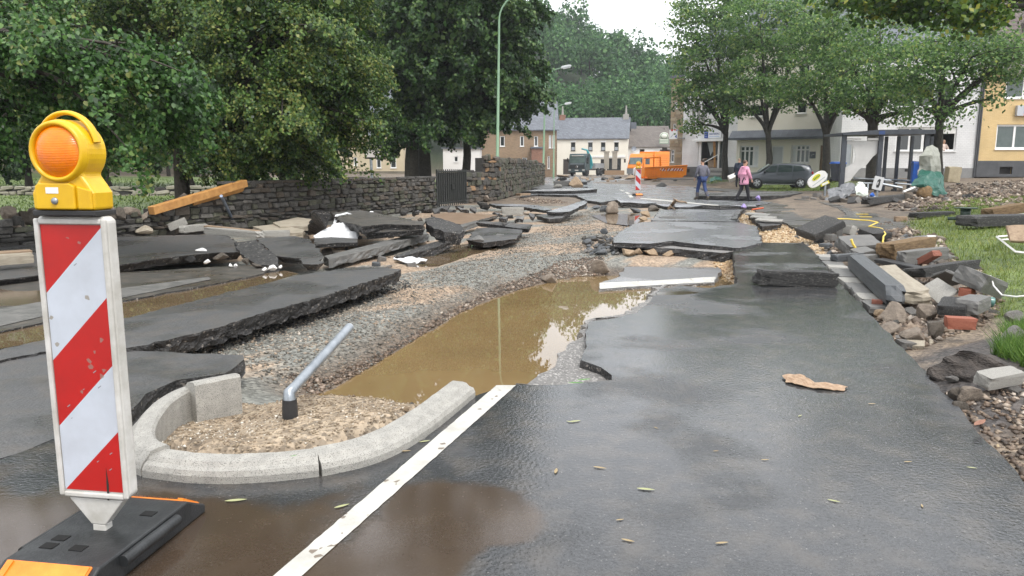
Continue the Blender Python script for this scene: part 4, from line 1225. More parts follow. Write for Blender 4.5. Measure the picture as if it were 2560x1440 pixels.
kerb_block('bright red brick lying flat near the dark soil', (2362, 818), (2436, 822), .06, .1, .15, mat('bright_brick', (.24, .065, .036), .65, (.31, .105, .06), 14, 5, .4, 60), 'brick', 'brick')
kerb_block('half red brick beside the road at the gutter stones', (2178, 768), (2206, 770), -.06, .09, .12, M_brick, 'brick', 'brick')
kerb_block('orange brick with a green bottle neck beside it', (2400, 738), (2432, 742), .08, .09, .12, MATS['bright_brick'], 'brick', 'brick')
kerb_block('small red brick bit beside the tan slab', (2235, 738), (2252, 742), .0, .07, .1, MATS['bright_brick'], 'brick', 'brick')
mb = MB(); a, b = G(2430, 745, .14), G(2482, 756, .10)
mb.tube([a, a.lerp(b, .25), a.lerp(b, .35), b], [.022, .03, .055, .055], 10)
tag(mb.build('green_bottle', mat('green_glass', (.05, .13, .12), .12, (.08, .18, .16), 5)), 'dull green bottle lying among the bricks', 'bottle')
kerb_block('white concrete block half buried near the road edge', (2448, 968), (2538, 952), .06, .09, .12, M_conc, 'concrete_block', 'concrete block', tilt=.2)
kerb_block('brick-sized brown block on the pavement', (2236, 553), (2266, 553), .1, .12, .14, M_wood, 'wood_block', 'block')
kerb_block('brown wooden panel tipped on the lawn', (2525, 605), (2600, 606), .3, .3, .06, M_wood, 'wooden_board', 'board', tilt=-.6)
kerb_block('long black asphalt slab lying on the lawn', (2415, 565), (2600, 560), .22, .22, .5, M_tar, 'asphalt_slab', 'asphalt slab')
kerb_block('slim dark asphalt strip at the back of the lawn', (2280, 545), (2378, 540), .16, .13, .3, M_tar, 'asphalt_slab', 'asphalt slab')
kerb_block('brown crusted plank above the long lawn slab', (2466, 545), (2560, 528), (.34, .46), .2, .3, MATS['crusted_earth'], 'crusted_plank', 'plank')
kerb_block('pale board under the brown crusted plank', (2490, 548), (2600, 535), (.34, .42), .05, .2, M_conc, 'board', 'board')
for k, (x, y, w, h, m, lb) in enumerate([
  (2250, 812, 76, 46, M_rock, 'largest tan boulder beside the wet road'), (2325, 808, 48, 38, M_rock, 'rounded tan boulder right of the largest one'),
  (2292, 866, 66, 42, M_rock, 'low brown boulder at the dark soil mound'), (2348, 848, 44, 48, M_stone_br, 'dark brown boulder beside the bright red brick'),
  (2232, 840, 60, 24, M_rock, 'flat tan boulder between road and low boulder'), (2300, 782, 44, 30, M_rock, 'tan stone behind the largest boulder'),
  (2370, 790, 40, 26, M_rock2, 'grey stone behind the dark brown boulder'), (2205, 795, 30, 20, M_rock3, 'ochre stone at the road edge by the half brick'),
  (2320, 758, 30, 22, M_conc_dk, 'grey cobble in front of the standing tile'), (2440, 700, 30, 20, M_conc_dk, 'dark cobble under the lawn edge'),
  (2545, 860, 60, 34, M_rock2, 'grey boulder beside the grass tuft'), (2395, 1005, 40, 30, M_stone_br, 'dark brown stone against the road edge'),
  (2440, 1012, 56, 40, M_rock, 'brown boulder beyond the road edge stone'), (2410, 1035, 46, 24, M_stone_br, 'reddish stone by the brown leaf'),
  (2385, 960, 34, 20, M_rock2, 'grey stone at the foot of the soil mound'), (2262, 878, 24, 14, M_stone_dk, 'dark chip of kerb at the road edge'),
  (2240, 822, 20, 22, M_stone_dk, 'thin dark stone on edge by the road'), (2545, 812, 44, 30, M_rock2, 'pale stone in the grass tuft')]):
 stone_at(x, y, w, h, m, lb, seed=k)
# mixed lesser stones of the bank
def scatter(poly, n, wmin, wmax, mats, label, group, seed, name='rubble_stone'):
 rng = random.Random(seed)
 xs, ys = [p[0] for p in poly], [p[1] for p in poly]
 P2, k = [], 0
 while len(P2) < n and k < n * 60:
  k += 1
  x, y = rng.uniform(min(xs), max(xs)), rng.uniform(min(ys), max(ys))
  if pip(poly, np.array([x]), np.array([y]))[0] and all((x - a) ** 2 + (y - b) ** 2 > (wmin * .8) ** 2 for a, b in P2):
   P2.append((x, y))
 zs = terrain(np.array([p[0] for p in P2]), np.array([p[1] for p in P2]))
 for (x, y), z in zip(P2, zs):
  w = rng.uniform(wmin, wmax)
  sz = (w * rng.uniform(.8, 1.3), w * rng.uniform(.6, 1.1), w * rng.uniform(.4, .8))
  if rng.random() < .6:
   put(rng.choice(ROCKS), rng.choice(mats), name, (x, y, z + sz[2] * .2), sz, (rng.uniform(-.4, .4), rng.uniform(-.4, .4), rng.uniform(0, 6)), None, label, 'stone', group)
  else:
   put(rng.choice(BLKS), rng.choice(mats), name, (x, y, z - sz[2] * .2), sz, (rng.uniform(-.5, .5), rng.uniform(-.5, .5), rng.uniform(0, 6)), None, label, 'stone', group)
put(craggy(rock_mesh('clod_shape', 33, 5, .5), .07, 4, .03, 9), mat('black_earth', (.03, .026, .024), .85, (.085, .07, .06), 9, 6, 1, 40, bdist=.04), 'soil_clod', G(2450, 940, .02) + Vector((.2, .14, -.09)), (1.2, .9, .5), (.15, .1, .2), None, 'big dark clod of soil beside the wet road', 'soil clod')
scatter(RB1, 95, .06, .17, [M_rock, M_rock, M_rock2, M_conc_dk, M_stone_br, M_conc_tan], 'loose stone in the rubble bank between road edge and lawn', 'stones of the rubble bank', 1)
scatter(RB2, 28, .04, .1, [M_rock, M_rock2, M_stone_br], 'loose stone in the brown grit below the dark soil mound', 'stones in the brown grit', 2)
scatter(RB3, 90, .14, .36, [M_rock, M_rock, M_rock2, M_stone_br, M_tar], 'loose stone in the rubble field before the yellow house', 'stones of the rubble field', 3, 'field_stone')
RB4 = [G(x, y, .25) for x, y in [(1990, 488), (2060, 480), (2200, 480), (2290, 475), (2290, 500), (2200, 508), (2120, 500)]]
scatter(RB4, 26, .15, .35, [M_rock, M_rock2, M_stone_br, M_tar], 'loose stone scattered around the bus shelter feet', 'stones at the bus shelter', 4)
SIDE = [G(x, y, -.06) for x, y in [(1950, 580), (2040, 575), (2110, 600), (2130, 640), (2090, 650), (2040, 615)]]
scatter(SIDE, 26, .07, .16, [M_rock, M_basalt, M_rock2, M_conc_dk], 'loose stone in the pebbles before the leaning asphalt slab', 'stones in the pebbles', 5)
LEFTP = [G(x, y, -.05) for x, y in [(800, 650), (980, 615), (1080, 590), (1190, 600), (1100, 625), (1000, 665), (880, 690)]]
scatter(LEFTP, 40, .06, .15, [M_rock, M_basalt, M_rock2, M_stone_br], 'loose stone along the grey edging kerb', 'stones along the edging kerb', 6)
LEFTQ = [G(x, y, .05) for x, y in [(620, 590), (800, 560), (1060, 535), (1320, 520), (1320, 545), (1080, 580), (900, 610), (700, 620)]]
scatter(LEFTQ, 45, .1, .24, [M_rock, M_tar, M_rock2, M_stone_br, M_tar], 'loose stone in the heap between wall and gravel bed', 'stones of the left heap', 7, 'heap_stone')
FARD = [G(x, y, .0) for x, y in [(1380, 452), (1450, 446), (1600, 446), (1700, 458), (1680, 468), (1560, 456), (1420, 458)]]
scatter(FARD, 22, .25, .6, [M_rock, M_tar, M_wood], 'flood debris lump lying on the far road', 'debris lumps on the far road', 8, 'debris_lump')
STRIP = [G(x, y, -.05) for x, y in [(2060, 575), (2200, 570), (2330, 600), (2400, 670), (2330, 690), (2200, 660), (2090, 640)]]
scatter(STRIP, 45, .08, .2, [M_rock, M_conc_dk, M_rock2, M_basalt, M_stone_br], 'loose stone among the pavers below the pavement corner', 'stones among the pavers', 9)
# dark soil mound, gutter stones, chunk of pavers
gut = thing('gutter_stones', 'row of flat grey gutter stones along the right road edge', 'gutter', G(2100, 690))
q0, q1 = [G(x, y, -.02) for x, y in ((2046, 640), (2182, 770))]
for k in range(11):
 p = q0.lerp(q1, k / 10.5) - gut.location
 d = q1 - q0
 o = put(BLKS[k % 4], M_conc_dk if k % 3 else M_conc, 'gutter_stone', p + Vector((.12, 0, -.08 + random.uniform(-.01, .01))), (.30, .42, .09), (random.uniform(-.03, .03), random.uniform(-.03, .03), math.atan2(d.y, d.x) - math.pi / 2 + random.uniform(-.04, .04)), gut)
pv_ = thing('paver_chunk', 'chunk of pale pavers still stuck to black asphalt beside the tan pebbles', 'paver chunk', G(1915, 548, .06))
a0 = pv_.location
bed = broken('asphalt_bed', '', [(1872, 536, .05), (1898, 534, .06), (1956, 556, .06), (1950, 562, .04), (1906, 566, .04), (1890, 555, .04)], .12, M_tar, parent=None)
bed.parent = pv_; bed.matrix_parent_inverse = Matrix.Translation(-a0)
for kk in ('label', 'category'):
 if kk in bed: del bed[kk]
for k in range(3):
 for j in range(3):
  c = G(1884 + 14 * k + 11 * j, 537 + 7.5 * k + 1.2 * j, .07)
  put(BLKS[(k + j) % 4], M_conc, 'paver', c - a0 - Vector((0, 0, .0)), (.42, .62, .05), (0, 0, -.42), pv_)
# yellow strap, white window frame, cables, junk on the lawn
M_yel = mat('yellow_strap', (.72, .52, .06), .5, (.8, .6, .12), 8)
strap = [G(2090, 547, .3), G(2150, 550, .22), G(2195, 556, .18), G(2172, 566, .14), G(2205, 572, .16), G(2214, 585, .2), G(2208, 600, .18), G(2212, 612, .1)]
mb = MB()
for a, b in zip(strap, strap[1:]):
 mb.tube([a, a.lerp(b, .5) + Vector((random.uniform(-.03, .03), 0, random.uniform(0, .02))), b], .015, 6)
tag(mb.build('yellow_strap', M_yel), 'yellow strap trailing over the pavement corner and the blocks', 'strap')
mb = MB(); mb.tube([G(2128, 598, .28), G(2132, 610, .2), G(2140, 622, .12)], .02, 6)
tag(mb.build('yellow_strap', M_yel), 'short yellow strap end on the patterned block', 'strap')
for x, y in ((2155, 536), (2165, 543)):
 kerb_block('flat yellow scrap on the pavement beside the strap', (x - 14, y), (x + 14, y), .11, .015, .12, M_yel, 'yellow_scrap', 'scrap', group='yellow scraps on the pavement')
mb = MB(); pts = [G(2476, 690, .3), G(2484, 715, .22), G(2505, 738, .16), G(2540, 742, .18), G(2600, 736, .2)]
mb.tube(pts, .009, 7)
tag(mb.build('white_cable', M_whitep), 'white cable curling out of the lawn edge', 'cable')
fr = thing('window_frame', 'white window frame lying on the lawn beside the wooden panel', 'window frame', G(2500, 600, .26))
f0 = fr.location
for a, b in (((2492, 592), (2540, 630)), ((2494, 592), (2535, 589)), ((2505, 600), (2540, 598)), ((2540, 630), (2620, 640))):
 mb = MB(); mb.tube([G(a[0], a[1], .28) - f0, G(b[0], b[1], .28) - f0], .019, 4, smooth=False)
 mb.build('rail', M_whitep, fr)
jk = thing('umbrella_foot', 'dark green metal stand with a round plate lying on the lawn', 'stand', G(2412, 552, .2))
M_dkgreen = mat('dark_green_metal', (.02, .045, .035), .4, (.04, .07, .055), 6)
mb = MB(); mb.lathe([(.06, .05), (.11, .05), (.11, .28), (.06, .28)], 14); mb.build('stem', M_dkgreen, jk)
mb = MB(); mb.lathe([(0, .28), (.24, .29), (.26, .31), (0, .31)], 18); mb.build('plate', MATS['dark_green_metal'], jk)
mb = MB()
for t in (.2, 2.3, 4.4):
 mb.tube([(0, 0, .05), (.42 * math.cos(t), .3 * math.sin(t), .04)], .045, 6)
mb.build('feet', M_dkgreen, jk)

# ------------------------------------------------------------------ leaves and scraps on the wet road
M_lf = mat('dead_leaf', (.25, .18, .09), .6, (.36, .29, .17), 20)
M_lfg = mat('green_leaf', (.27, .29, .13), .5, (.36, .36, .2), 20)
def fallen(px, py, w, rz, m, label='narrow fallen leaf on the wet road', z=.002, group='fallen leaves on the road', name='fallen_leaf', cat='leaf'):
 p = G(px, py, z)
 L = w / ppm(math.hypot(p.y, 1.5))
 mb = MB()
 n = 7
 vs = []
 for i in range(n):
  t = i / (n - 1)
  hw = L * .12 * math.sin(math.pi * min(1, t * 1.02 + .02)) ** .7
  zz = .001 + L * .12 * (t - .5) ** 2
  vs += [(L * (t - .5), -hw, zz + hw * .25), (L * (t - .5), 0, zz), (L * (t - .5), hw, zz + hw * .3)]
 fs = []
 for i in range(n - 1):
  for k in (0, 1):
   fs.append((i * 3 + k, (i + 1) * 3 + k, (i + 1) * 3 + k + 1, i * 3 + k + 1))
 mb.add(vs, fs, 0, True)
 o = mb.build(name, m, recalc=False)
 o.location, o.rotation_euler = p, (0, 0, R(rz))
 return tag(o, label, cat, group)
for k, (x, y, w, a) in enumerate([(1437, 1054, 34, 20), (1390, 1178, 34, 80), (1500, 1170, 34, -20), (1615, 1224, 44, -12), (1570, 1352, 34, -25), (1805, 1358, 34, 10), (2085, 1253, 30, -30), (1913, 1150, 22, 5), (2495, 1115, 26, 60), (2430, 1170, 24, -20),
         (2180, 1010, 20, 0), (2305, 1265, 20, 70), (1425, 1055, 20, -30), (1550, 1300, 22, 15), (1790, 1128, 16, 10), (2000, 1040, 18, 40), (1640, 1070, 16, -60), (2270, 1155, 22, 5)]):
 fallen(x, y, w, a, M_lf if k % 3 else M_lfg)
fallen(590, 1252, 52, 12, M_lfg, 'pale green leaf floating in the puddle by the beacon foot', group=None)
fallen(855, 1266, 40, 35, M_lfg, 'pale green leaf in the puddle beside the white line', group=None)
fallen(1062, 1104, 30, 25, M_lfg, 'pale green leaf between kerb and white line', group=None)
fallen(1015, 1128, 26, 10, M_lf, 'curled brown leaf between kerb and white line', group=None)
for k, (x, y) in enumerate([(1440, 958), (1460, 950), (735, 1140)]):
 fallen(x, y, 40 if k < 2 else 18, 20 * k, mat('fresh_leaf', (.06, .17, .03), .45, (.1, .25, .05), 20), 'fresh green leaf on the grey road base' if k < 2 else 'tiny green leaf on the front kerbstone', z=-.04 if k < 2 else .15, group='green leaves on the road base' if k < 2 else None)
o = cloth('brown_rag', [[G(1955, 938, .014), G(2000, 936, .03), G(2040, 955, .02), G(2118, 966, .012)], [G(1965, 955, .010), G(2000, 963, .012), G(2045, 972, .010), G(2110, 976, .010)]], mat('brown_rag', (.24, .15, .09), .7, (.38, .27, .18), 30), sub=7, amp=.012, nscale=16, thick=.003)
tag(o, 'crumpled brown rag lying on the wet road', 'rag')
p = G(2455, 1060, .08)
fallen(2450, 1058, 70, 40, mat('brown_leaf', (.17, .07, .04), .6, (.27, .13, .08), 20), 'large brown dead leaf at the road edge', z=.05, group=None)
# ------------------------------------------------------------------ warning beacons
M_red = mat('red_foil', (.36, .012, .010), .35, (.46, .012, .010), 6, 6, .05, 300, bdist=.001, speck=(70, .01, (.3, .12, .1)))
M_wfoil = mat('white_foil', (.44, .47, .52), .35, (.53, .57, .64), 6, 6, .05, 300, bdist=.001, speck=(70, .012, (.3, .28, .25)))
M_body = mat('beacon_body', (.40, .385, .345), .5, (.60, .59, .565), 9, 5, .15, 60, bdist=.003)
M_lampY = mat('lamp_yellow', (.60, .34, .006), .36, (.74, .47, .008), 7, 4, .06, 80, bdist=.003)
M_rubber = mat('recycled_rubber', (.011, .012, .013), .5, (.028, .03, .032), 9, 5, .4, 90, bdist=.004, rough2=.35)
M_orange = mat('orange_reflector', (.72, .18, .012), .4, (.80, .26, .03), 12, 5, .3, 60, bdist=.003)
M_stickr = mat('white_sticker', (.7, .7, .68), .4, (.8, .8, .79), 40)
def lens_mat():
 m = mat('amber_lens', (.74, .15, .0), .16, (.84, .24, .0), 14)
 b = m.node_tree.nodes['Principled BSDF']
 b.inputs['Coat Weight'].default_value = .1
 nt = m.node_tree
 tc = _n(nt, 'ShaderNodeTexCoord')
 wv = _n(nt, 'ShaderNodeTexWave', wave_type='RINGS', rings_direction='Y')
 wv.inputs['Scale'].default_value = 55
 nt.links.new(tc.outputs['Object'], wv.inputs['Vector'])
 bp = _n(nt, 'ShaderNodeBump')
 bp.inputs['Strength'].default_value, bp.inputs['Distance'].default_value = .22, .004
 nt.links.new(wv.outputs['Fac'], bp.inputs['Height'])
 nt.links.new(bp.outputs[0], b.inputs['Normal'])
 return m
M_lens = lens_mat()

def stripes(board, W, z0, z1, up, y=-.0275):
 """foil panel cut into red and white bands; up=+1 rises to the right"""
 xs = (-W / 2, W / 2)
 slope = up * 1.0
 # band edges as z at x = 0
 per = .255
 z = .135 - 2 * per
 k = 0
 out = []
 while z < z1 + 2 * per:
  band = [(xs[0], z + slope * xs[0]), (xs[1], z + slope * xs[1]), (xs[1], z + per + slope * xs[1]), (xs[0], z + per + slope * xs[0])]
  poly = band
  for lim, sgn in ((z0, 1), (z1, -1)):           # clip to the panel
   res = []
   for i in range(len(poly)):
    a, b = poly[i], poly[(i + 1) % len(poly)]
    ia, ib = sgn * (a[1] - lim) >= 0, sgn * (b[1] - lim) >= 0
    if ia: res.append(a)
    if ia != ib:
     t = (lim - a[1]) / (b[1] - a[1])
     res.append((a[0] + t * (b[0] - a[0]), lim))
   poly = res
   if not poly: break
  if poly and len(poly) > 2:
   out.append((k % 2, poly))
  z += per
  k += 1
 for c, poly in out:
  mb = MB()
  mb.add([(x, y, zz) for x, zz in poly], [tuple(range(len(poly)))])
  mb.add([(x, y + .004, zz) for x, zz in poly], [tuple(range(len(poly)))[::-1]])
  mb.build('red_band' if c == 0 else 'white_band', M_red if c == 0 else M_wfoil, board, recalc=False)

def beacon(label, loc, rz, up, phase, W=.245, detail=True):
 b = thing('warning_beacon', label, 'beacon', loc, rz)
 # foot
 foot = MB()
 prof = [(-.4, 0), (.4, 0), (.4, .035), (.27, .105), (-.27, .105), (-.4, .035)]
 foot.prism([(x, z) for x, z in prof], -.19, .19, M=Matrix.Rotation(R(90), 4, 'Z'))
 f = foot.build('rubber_foot', M_rubber, b, bevel=.008)
 if detail:
  for s in (-1, 1):
   mb = MB()
   mb.prism([(-.398, .040), (-.39, .034), (-.272, .100), (-.275, .109)], -.165, .165, M=Matrix.Rotation(R(90) if s > 0 else R(-90), 4, 'Z'))
   mb.build('orange_plate', M_orange, f, bevel=.003)
   for e in (-.15, .15):
    mb = MB()
    mb.prism([(-.392, .046), (-.385, .042), (-.28, .103), (-.284, .112)], e - .012, e + .012, M=Matrix.Rotation(R(90) if s > 0 else R(-90), 4, 'Z'))
    mb.build('plate_rim', M_orange, f)
   mb = MB(); mb.tube([(s * .205, -.17, .075), (s * .205, .17, .075)], .022, 10)
   mb.build('grip', M_rubber, f)
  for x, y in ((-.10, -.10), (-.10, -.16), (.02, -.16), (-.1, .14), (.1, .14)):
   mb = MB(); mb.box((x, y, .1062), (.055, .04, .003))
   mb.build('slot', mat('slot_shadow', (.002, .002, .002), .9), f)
  # raised lettering on the near plate, worn past reading
  mb = MB()
  Mx = Matrix.Rotation(R(-90), 4, 'Z')
  rr = random.Random(3)
  for row in range(3):
   x = -.10
   while x < .1:
    w = rr.uniform(.008, .02)
    t = -.375 + .032 * row
    zz = .040 + (t + .4) / .125 * .068
    v = [Mx @ Vector((t + dx, x + dy, zz + dx * .52 + .0075)) for dx, dy in ((0, 0), (.013, 0), (.013, w), (0, w))]
    mb.add(v, [(0, 1, 2, 3)])
    x += w + rr.uniform(.004, .012)
  mb.build('worn_lettering', mat('worn_orange', (.55, .14, .01), .6), f, recalc=False)
 # board: white moulded body with rim, tapering to the plug
 hw, z0, z1 = W / 2 + .022, .235, 1.315
 body = MB()
 body.prism([(-hw, z0 + .02), (-hw + .02, z0), (hw - .02, z0), (hw, z0 + .02), (hw, z1 - .015), (hw - .015, z1), (-hw + .015, z1), (-hw, z1 - .015)], -.024, .03)
 bo = body.build('board', M_body, b, bevel=.009)
 mb = MB()
 for s in (-1, 1):
  mb.bb((s * hw, -.036, z0 + .012), (s * (hw - .02), -.0235, z1 - .008))
 mb.bb((-hw + .02, -.036, z1 - .028), (hw - .02, -.0235, z1 - .008))
 mb.bb((-hw + .02, -.036, z0 + .008), (hw - .02, -.0235, z0 + .028))
 mb.build('rim', M_body, bo, bevel=.005)
 stripes(bo, W, .27, 1.285, up)
 tip = MB()
 tip.add([(-hw + .03, -.024, z0), (hw - .03, -.024, z0), (hw - .03, .028, z0), (-hw + .03, .028, z0), (-.03, -.022, .13), (.03, -.022, .13), (.03, .024, .13), (-.03, .024, .13)],
   [(0, 1, 5, 4), (1, 2, 6, 5), (2, 3, 7, 6), (3, 0, 4, 7), (4, 5, 6, 7), (0, 3, 2, 1)])
 tip.bb((-.027, -.02, .085), (.027, .022, .13))
 tip.build('plug', M_body, bo, bevel=.004)
 if detail:
  mb = MB()
  mb.add([(.052, -.0282, .235), (.06, -.0282, .235), (.064, -.0282, .30), (.058, -.0282, .37), (.054, -.0282, .30)], [(0, 1, 2, 3, 4)])
  mb.build('crack', mat('dark_crack', (.02, .018, .015), .9), bo, recalc=False)
  mb = MB()
  rr = random.Random(9)
  for _ in range(9):
   x, z, l = rr.uniform(-.1, .1), rr.uniform(.35, 1.2), rr.uniform(.006, .02)
   mb.add([(x, -.0281, z), (x + l * .8, -.0281, z + l * .6), (x + l * .7, -.0281, z + l * .75), (x - .002, -.0281, z + .003)], [(0, 1, 2, 3)])
  mb.build('scuffs', mat('scuff_grey', (.25, .25, .27), .8), bo, recalc=False)
 # lamp
 lm = MB()
 lm.bb((-.125, -.055, 1.318), (.125, .06, 1.338))
 lamp = lm.build('lamp', M_black, b, bevel=.004)
 hs = MB()
 zc, r0 = 1.545, .112
 outl = [(-.122, 1.338), (.122, 1.338), (.124, 1.40), (.105, 1.43), (.082, 1.462)]
 outl += [(r0 * math.cos(t), zc + r0 * math.sin(t)) for t in np.linspace(R(-40), R(220), 30)]
 outl += [(-.082, 1.462), (-.105, 1.43), (-.124, 1.40)]
 hs.prism(outl, -.052, .055)
 hs.build('housing', M_lampY, lamp, bevel=.012, seg=3)
 hs = MB()                                 # stepped battery case on the front
 hs.prism([(-.10, 1.342), (.055, 1.342), (.055, 1.425), (.035, 1.435), (-.085, 1.435), (-.10, 1.425)], -.064, -.05)
 hs.prism([(.062, 1.342), (.118, 1.342), (.118, 1.41), (.062, 1.425)], -.060, -.05)
 hs.build('battery_case', M_lampY, lamp, bevel=.005)
 Mr = Matrix.Translation((0, 0, zc)) @ Matrix.Rotation(R(90), 4, 'X')
 rg = MB(); rg.lathe([(.088, .048), (.090, .066), (.098, .072), (.106, .066), (.110, .048)], 40, M=Mr)
 rg.build('bezel', M_lampY, lamp)
 ln = MB(); ln.lathe([(0, .088), (.03, .086), (.055, .080), (.075, .071), (.091, .056)], 40, M=Mr)
 lo = ln.build('lens', M_lens, lamp)
 hd = MB()
 hd.tube([(.118 * math.cos(t), 0, zc + .005 + .132 * math.sin(t)) for t in np.linspace(R(12), R(168), 22)], .0085, 8)
 ho = hd.build('handle', M_lampY, lamp)
 ho.scale = (1, 2.2, 1)
 if detail:
  st = MB(); st.bb((-.055, -.0652, 1.398), (-.005, -.0642, 1.420)); st.build('sticker', M_stickr, lamp)
  bt = MB(); bt.lathe([(0, .072), (.010, .072), (.013, .066), (.013, .06)], 12, M=Matrix.Translation((-.022, 0, 1.372)) @ Matrix.Rotation(R(90), 4, 'X')); bt.build('bolt', M_galv, lamp)
 return b
beacon('tall red and white striped beacon with yellow lamp beside the traffic island', (-1.59, 2.80, .002), R(-9), 1.0, 0)
beacon('small far red and white beacon with yellow lamp standing on the broken road', G(1594, 489, .0), R(4), -1.0, 0)

# ------------------------------------------------------------------ the old stone wall
WSTONE = [block_mesh('wall_stone_shape', 70 + s, None, .13, .12, 0) for s in range(8)]
def stone_wall(name, label, a, b, height, sh, sl, limit, seed, depth=.4, ragged=None, mats=None, zb=0.0, skip=0.0):
 """core plus single stones standing proud of the joints on the road side; ragged(t) -> share of height"""
 a, b = Vector((a[0], a[1], zb)), Vector((b[0], b[1], zb))
 d = b - a
 L = d.length
 w = thing(name, label, 'wall', a, math.atan2(d.y, d.x))
 rnd = random.Random(seed)
 ragged = ragged or (lambda t: 1.0)
 core = MB()
 n = max(2, int(L / .35))
 for i in range(n):
  h = height * ragged((i + .5) / n) - .05
  core.bb((L * i / n, .04, -.3), (L * (i + 1) / n, depth, h + rnd.uniform(-.03, .03)))
 core.build('core', M_mortar, w)
 cells = []
 z = 0.0
 while z < height * 1.3:
  h = sh * rnd.uniform(.6, 1.35)
  x = -rnd.uniform(0, sl)
  while x < L:
   l = sl * rnd.uniform(.55, 1.5)
   t = min(1, max(0, (x + l / 2) / L))
   if z + h * .6 < height * ragged(t):
    cells.append((x, z, l, h, t))
   x += l
  z += h
 rnd.shuffle(cells)
 mats = mats or [M_stone_dk, M_stone_dk, M_stone_dk2, M_stone_br]
 lone, rest = cells[:limit], cells[limit:]
 for (x, z, l, h, t) in lone:
  x0, x1 = max(x, -.02), min(x + l, L + .02)
  if x1 - x0 < .05: continue
  me = with_mat(rnd.choice(WSTONE), rnd.choice(mats))
  o = bpy.data.objects.new('wall_stone', me)
  link(o, w)
  hh = h * rnd.uniform(.75, 1.25)
  o.location = ((x0 + x1) / 2, .08 + rnd.uniform(-.07, .02), z + .012 + rnd.uniform(-.02, .02))
  o.scale = (x1 - x0 - .02, .2, hh - .02)
  o.rotation_euler = (rnd.uniform(-.12, .12), rnd.uniform(-.13, .13), rnd.uniform(-.1, .1))
 if rest:
  for mi, mm in enumerate(mats[:3]):
   mb = MB()
   for (x, z, l, h, t) in rest[mi::3]:
    x0, x1 = max(x, -.02), min(x + l, L + .02)
    if x1 - x0 < .05: continue
    src = rnd.choice(WSTONE)
    M = Matrix.Translation(((x0 + x1) / 2, .08 + rnd.uniform(-.05, .02), z + .012)) @ Matrix.Diagonal((x1 - x0 - .022, .2, h - .022, 1))
    mb.add([M @ v.co for v in src.vertices], [tuple(p.vertices) for p in src.polygons])
   tag(mb.build('small_wall_stones', mm, w), kind='stuff')
 # coping stones
 return w
wA0, wA1 = G(-330, 665), G(1090, 522)
def rag(t):
 x = wA0.x + (wA1.x - wA0.x) * t
 y = wA0.y + (wA1.y - wA0.y) * t
 px = 1280 + 1920 * x / (y * CP + 1.0 * SP)
 if px < 290: return .40 + .12 * math.sin(px * .05)
 if px < 440: return .46 + .10 * math.sin(px * .08)
 if px < 600: return .64 + .32 * (px - 440) / 160
 return .97 + .03 * math.sin(px * .03)
wall_a = stone_wall('stone_wall', 'long low wall of dark rough stones with a collapsed end, left of the iron gate', wA0.xy, wA1.xy, 1.1, .125, .26, 300, 1, ragged=rag, mats=[M_stone_dk, M_stone_dk, M_stone_dk2, M_stone_br])
for nm, px in (('pilaster', 606), ('pilaster', 862), ('pilaster', 1030)):
 t = min(range(0, 1001), key=lambda k: abs(1280 + 1920 * (wA0.x + (wA1.x - wA0.x) * k / 1000) / ((wA0.y + (wA1.y - wA0.y) * k / 1000) * CP) - px)) / 1000
 L = (wA1 - wA0).length
 mb = MB(); mb.bb((L * t - .04, -.015, -.1), (L * t + .04, .06, 1.02)); mb.build('joint_pillar', M_mortar, wall_a)
cp = MB()
L = (wA1 - wA0).length
rnd = random.Random(8)
x = L * .44
while x < L:
 l = rnd.uniform(.5, .9)
 o = bpy.data.objects.new('coping_stone', with_mat(BLKS[int(x * 7) % 4], M_stone_br if rnd.random() < .4 else M_stone_dk))
 link(o, wall_a)
 o.location, o.scale = (min(x + l / 2, L - l / 2), .2, 1.045), (l - .02, .5, .07)
 x += l
def wall_y(px):
 t = min(range(0, 501), key=lambda k: abs(1280 + 1920 * (wA0.x + (wA1.x - wA0.x) * k / 500) / ((wA0.y + (wA1.y - wA0.y) * k / 500) * CP) - px)) / 500
 return wA0.y + (wA1.y - wA0.y) * t
# rubble of the fallen end
FALL = [G(x, y, .0) for x, y in [(-300, 655), (0, 622), (100, 610), (300, 590), (430, 575), (440, 560), (300, 562), (0, 585), (-300, 610)]]
scatter(FALL, 48, .16, .38, [M_stone_dk, M_stone_dk, M_stone_br, M_rock], 'fallen dark stone below the collapsed end of the wall', 'stones fallen from the wall', 11, 'fallen_stone')
for k, (x, y, w, h) in enumerate([(290, 545, 40, 26), (325, 540, 46, 20), (380, 548, 40, 18), (265, 535, 30, 24), (420, 520, 40, 22), (350, 552, 40, 16), (455, 510, 34, 26), (640, 472, 30, 18), (660, 472, 24, 12), (15, 545, 40, 30), (60, 560, 40, 26), (30, 575, 60, 30), (75, 545, 30, 24)]):
 p = P(x, y, wall_y(x))
 s = ppm(p.y)
 put(ROCKS[k % 6], M_rock if k % 2 else M_stone_br, 'stone', p + Vector((0, .1, h / s * .4)), (w / s * 1.3, .4, h / s * 1.4), (.1 * k, .2, k), None, 'pinkish broken stone lying on top of the collapsed wall', 'stone', 'stones on the wall top')
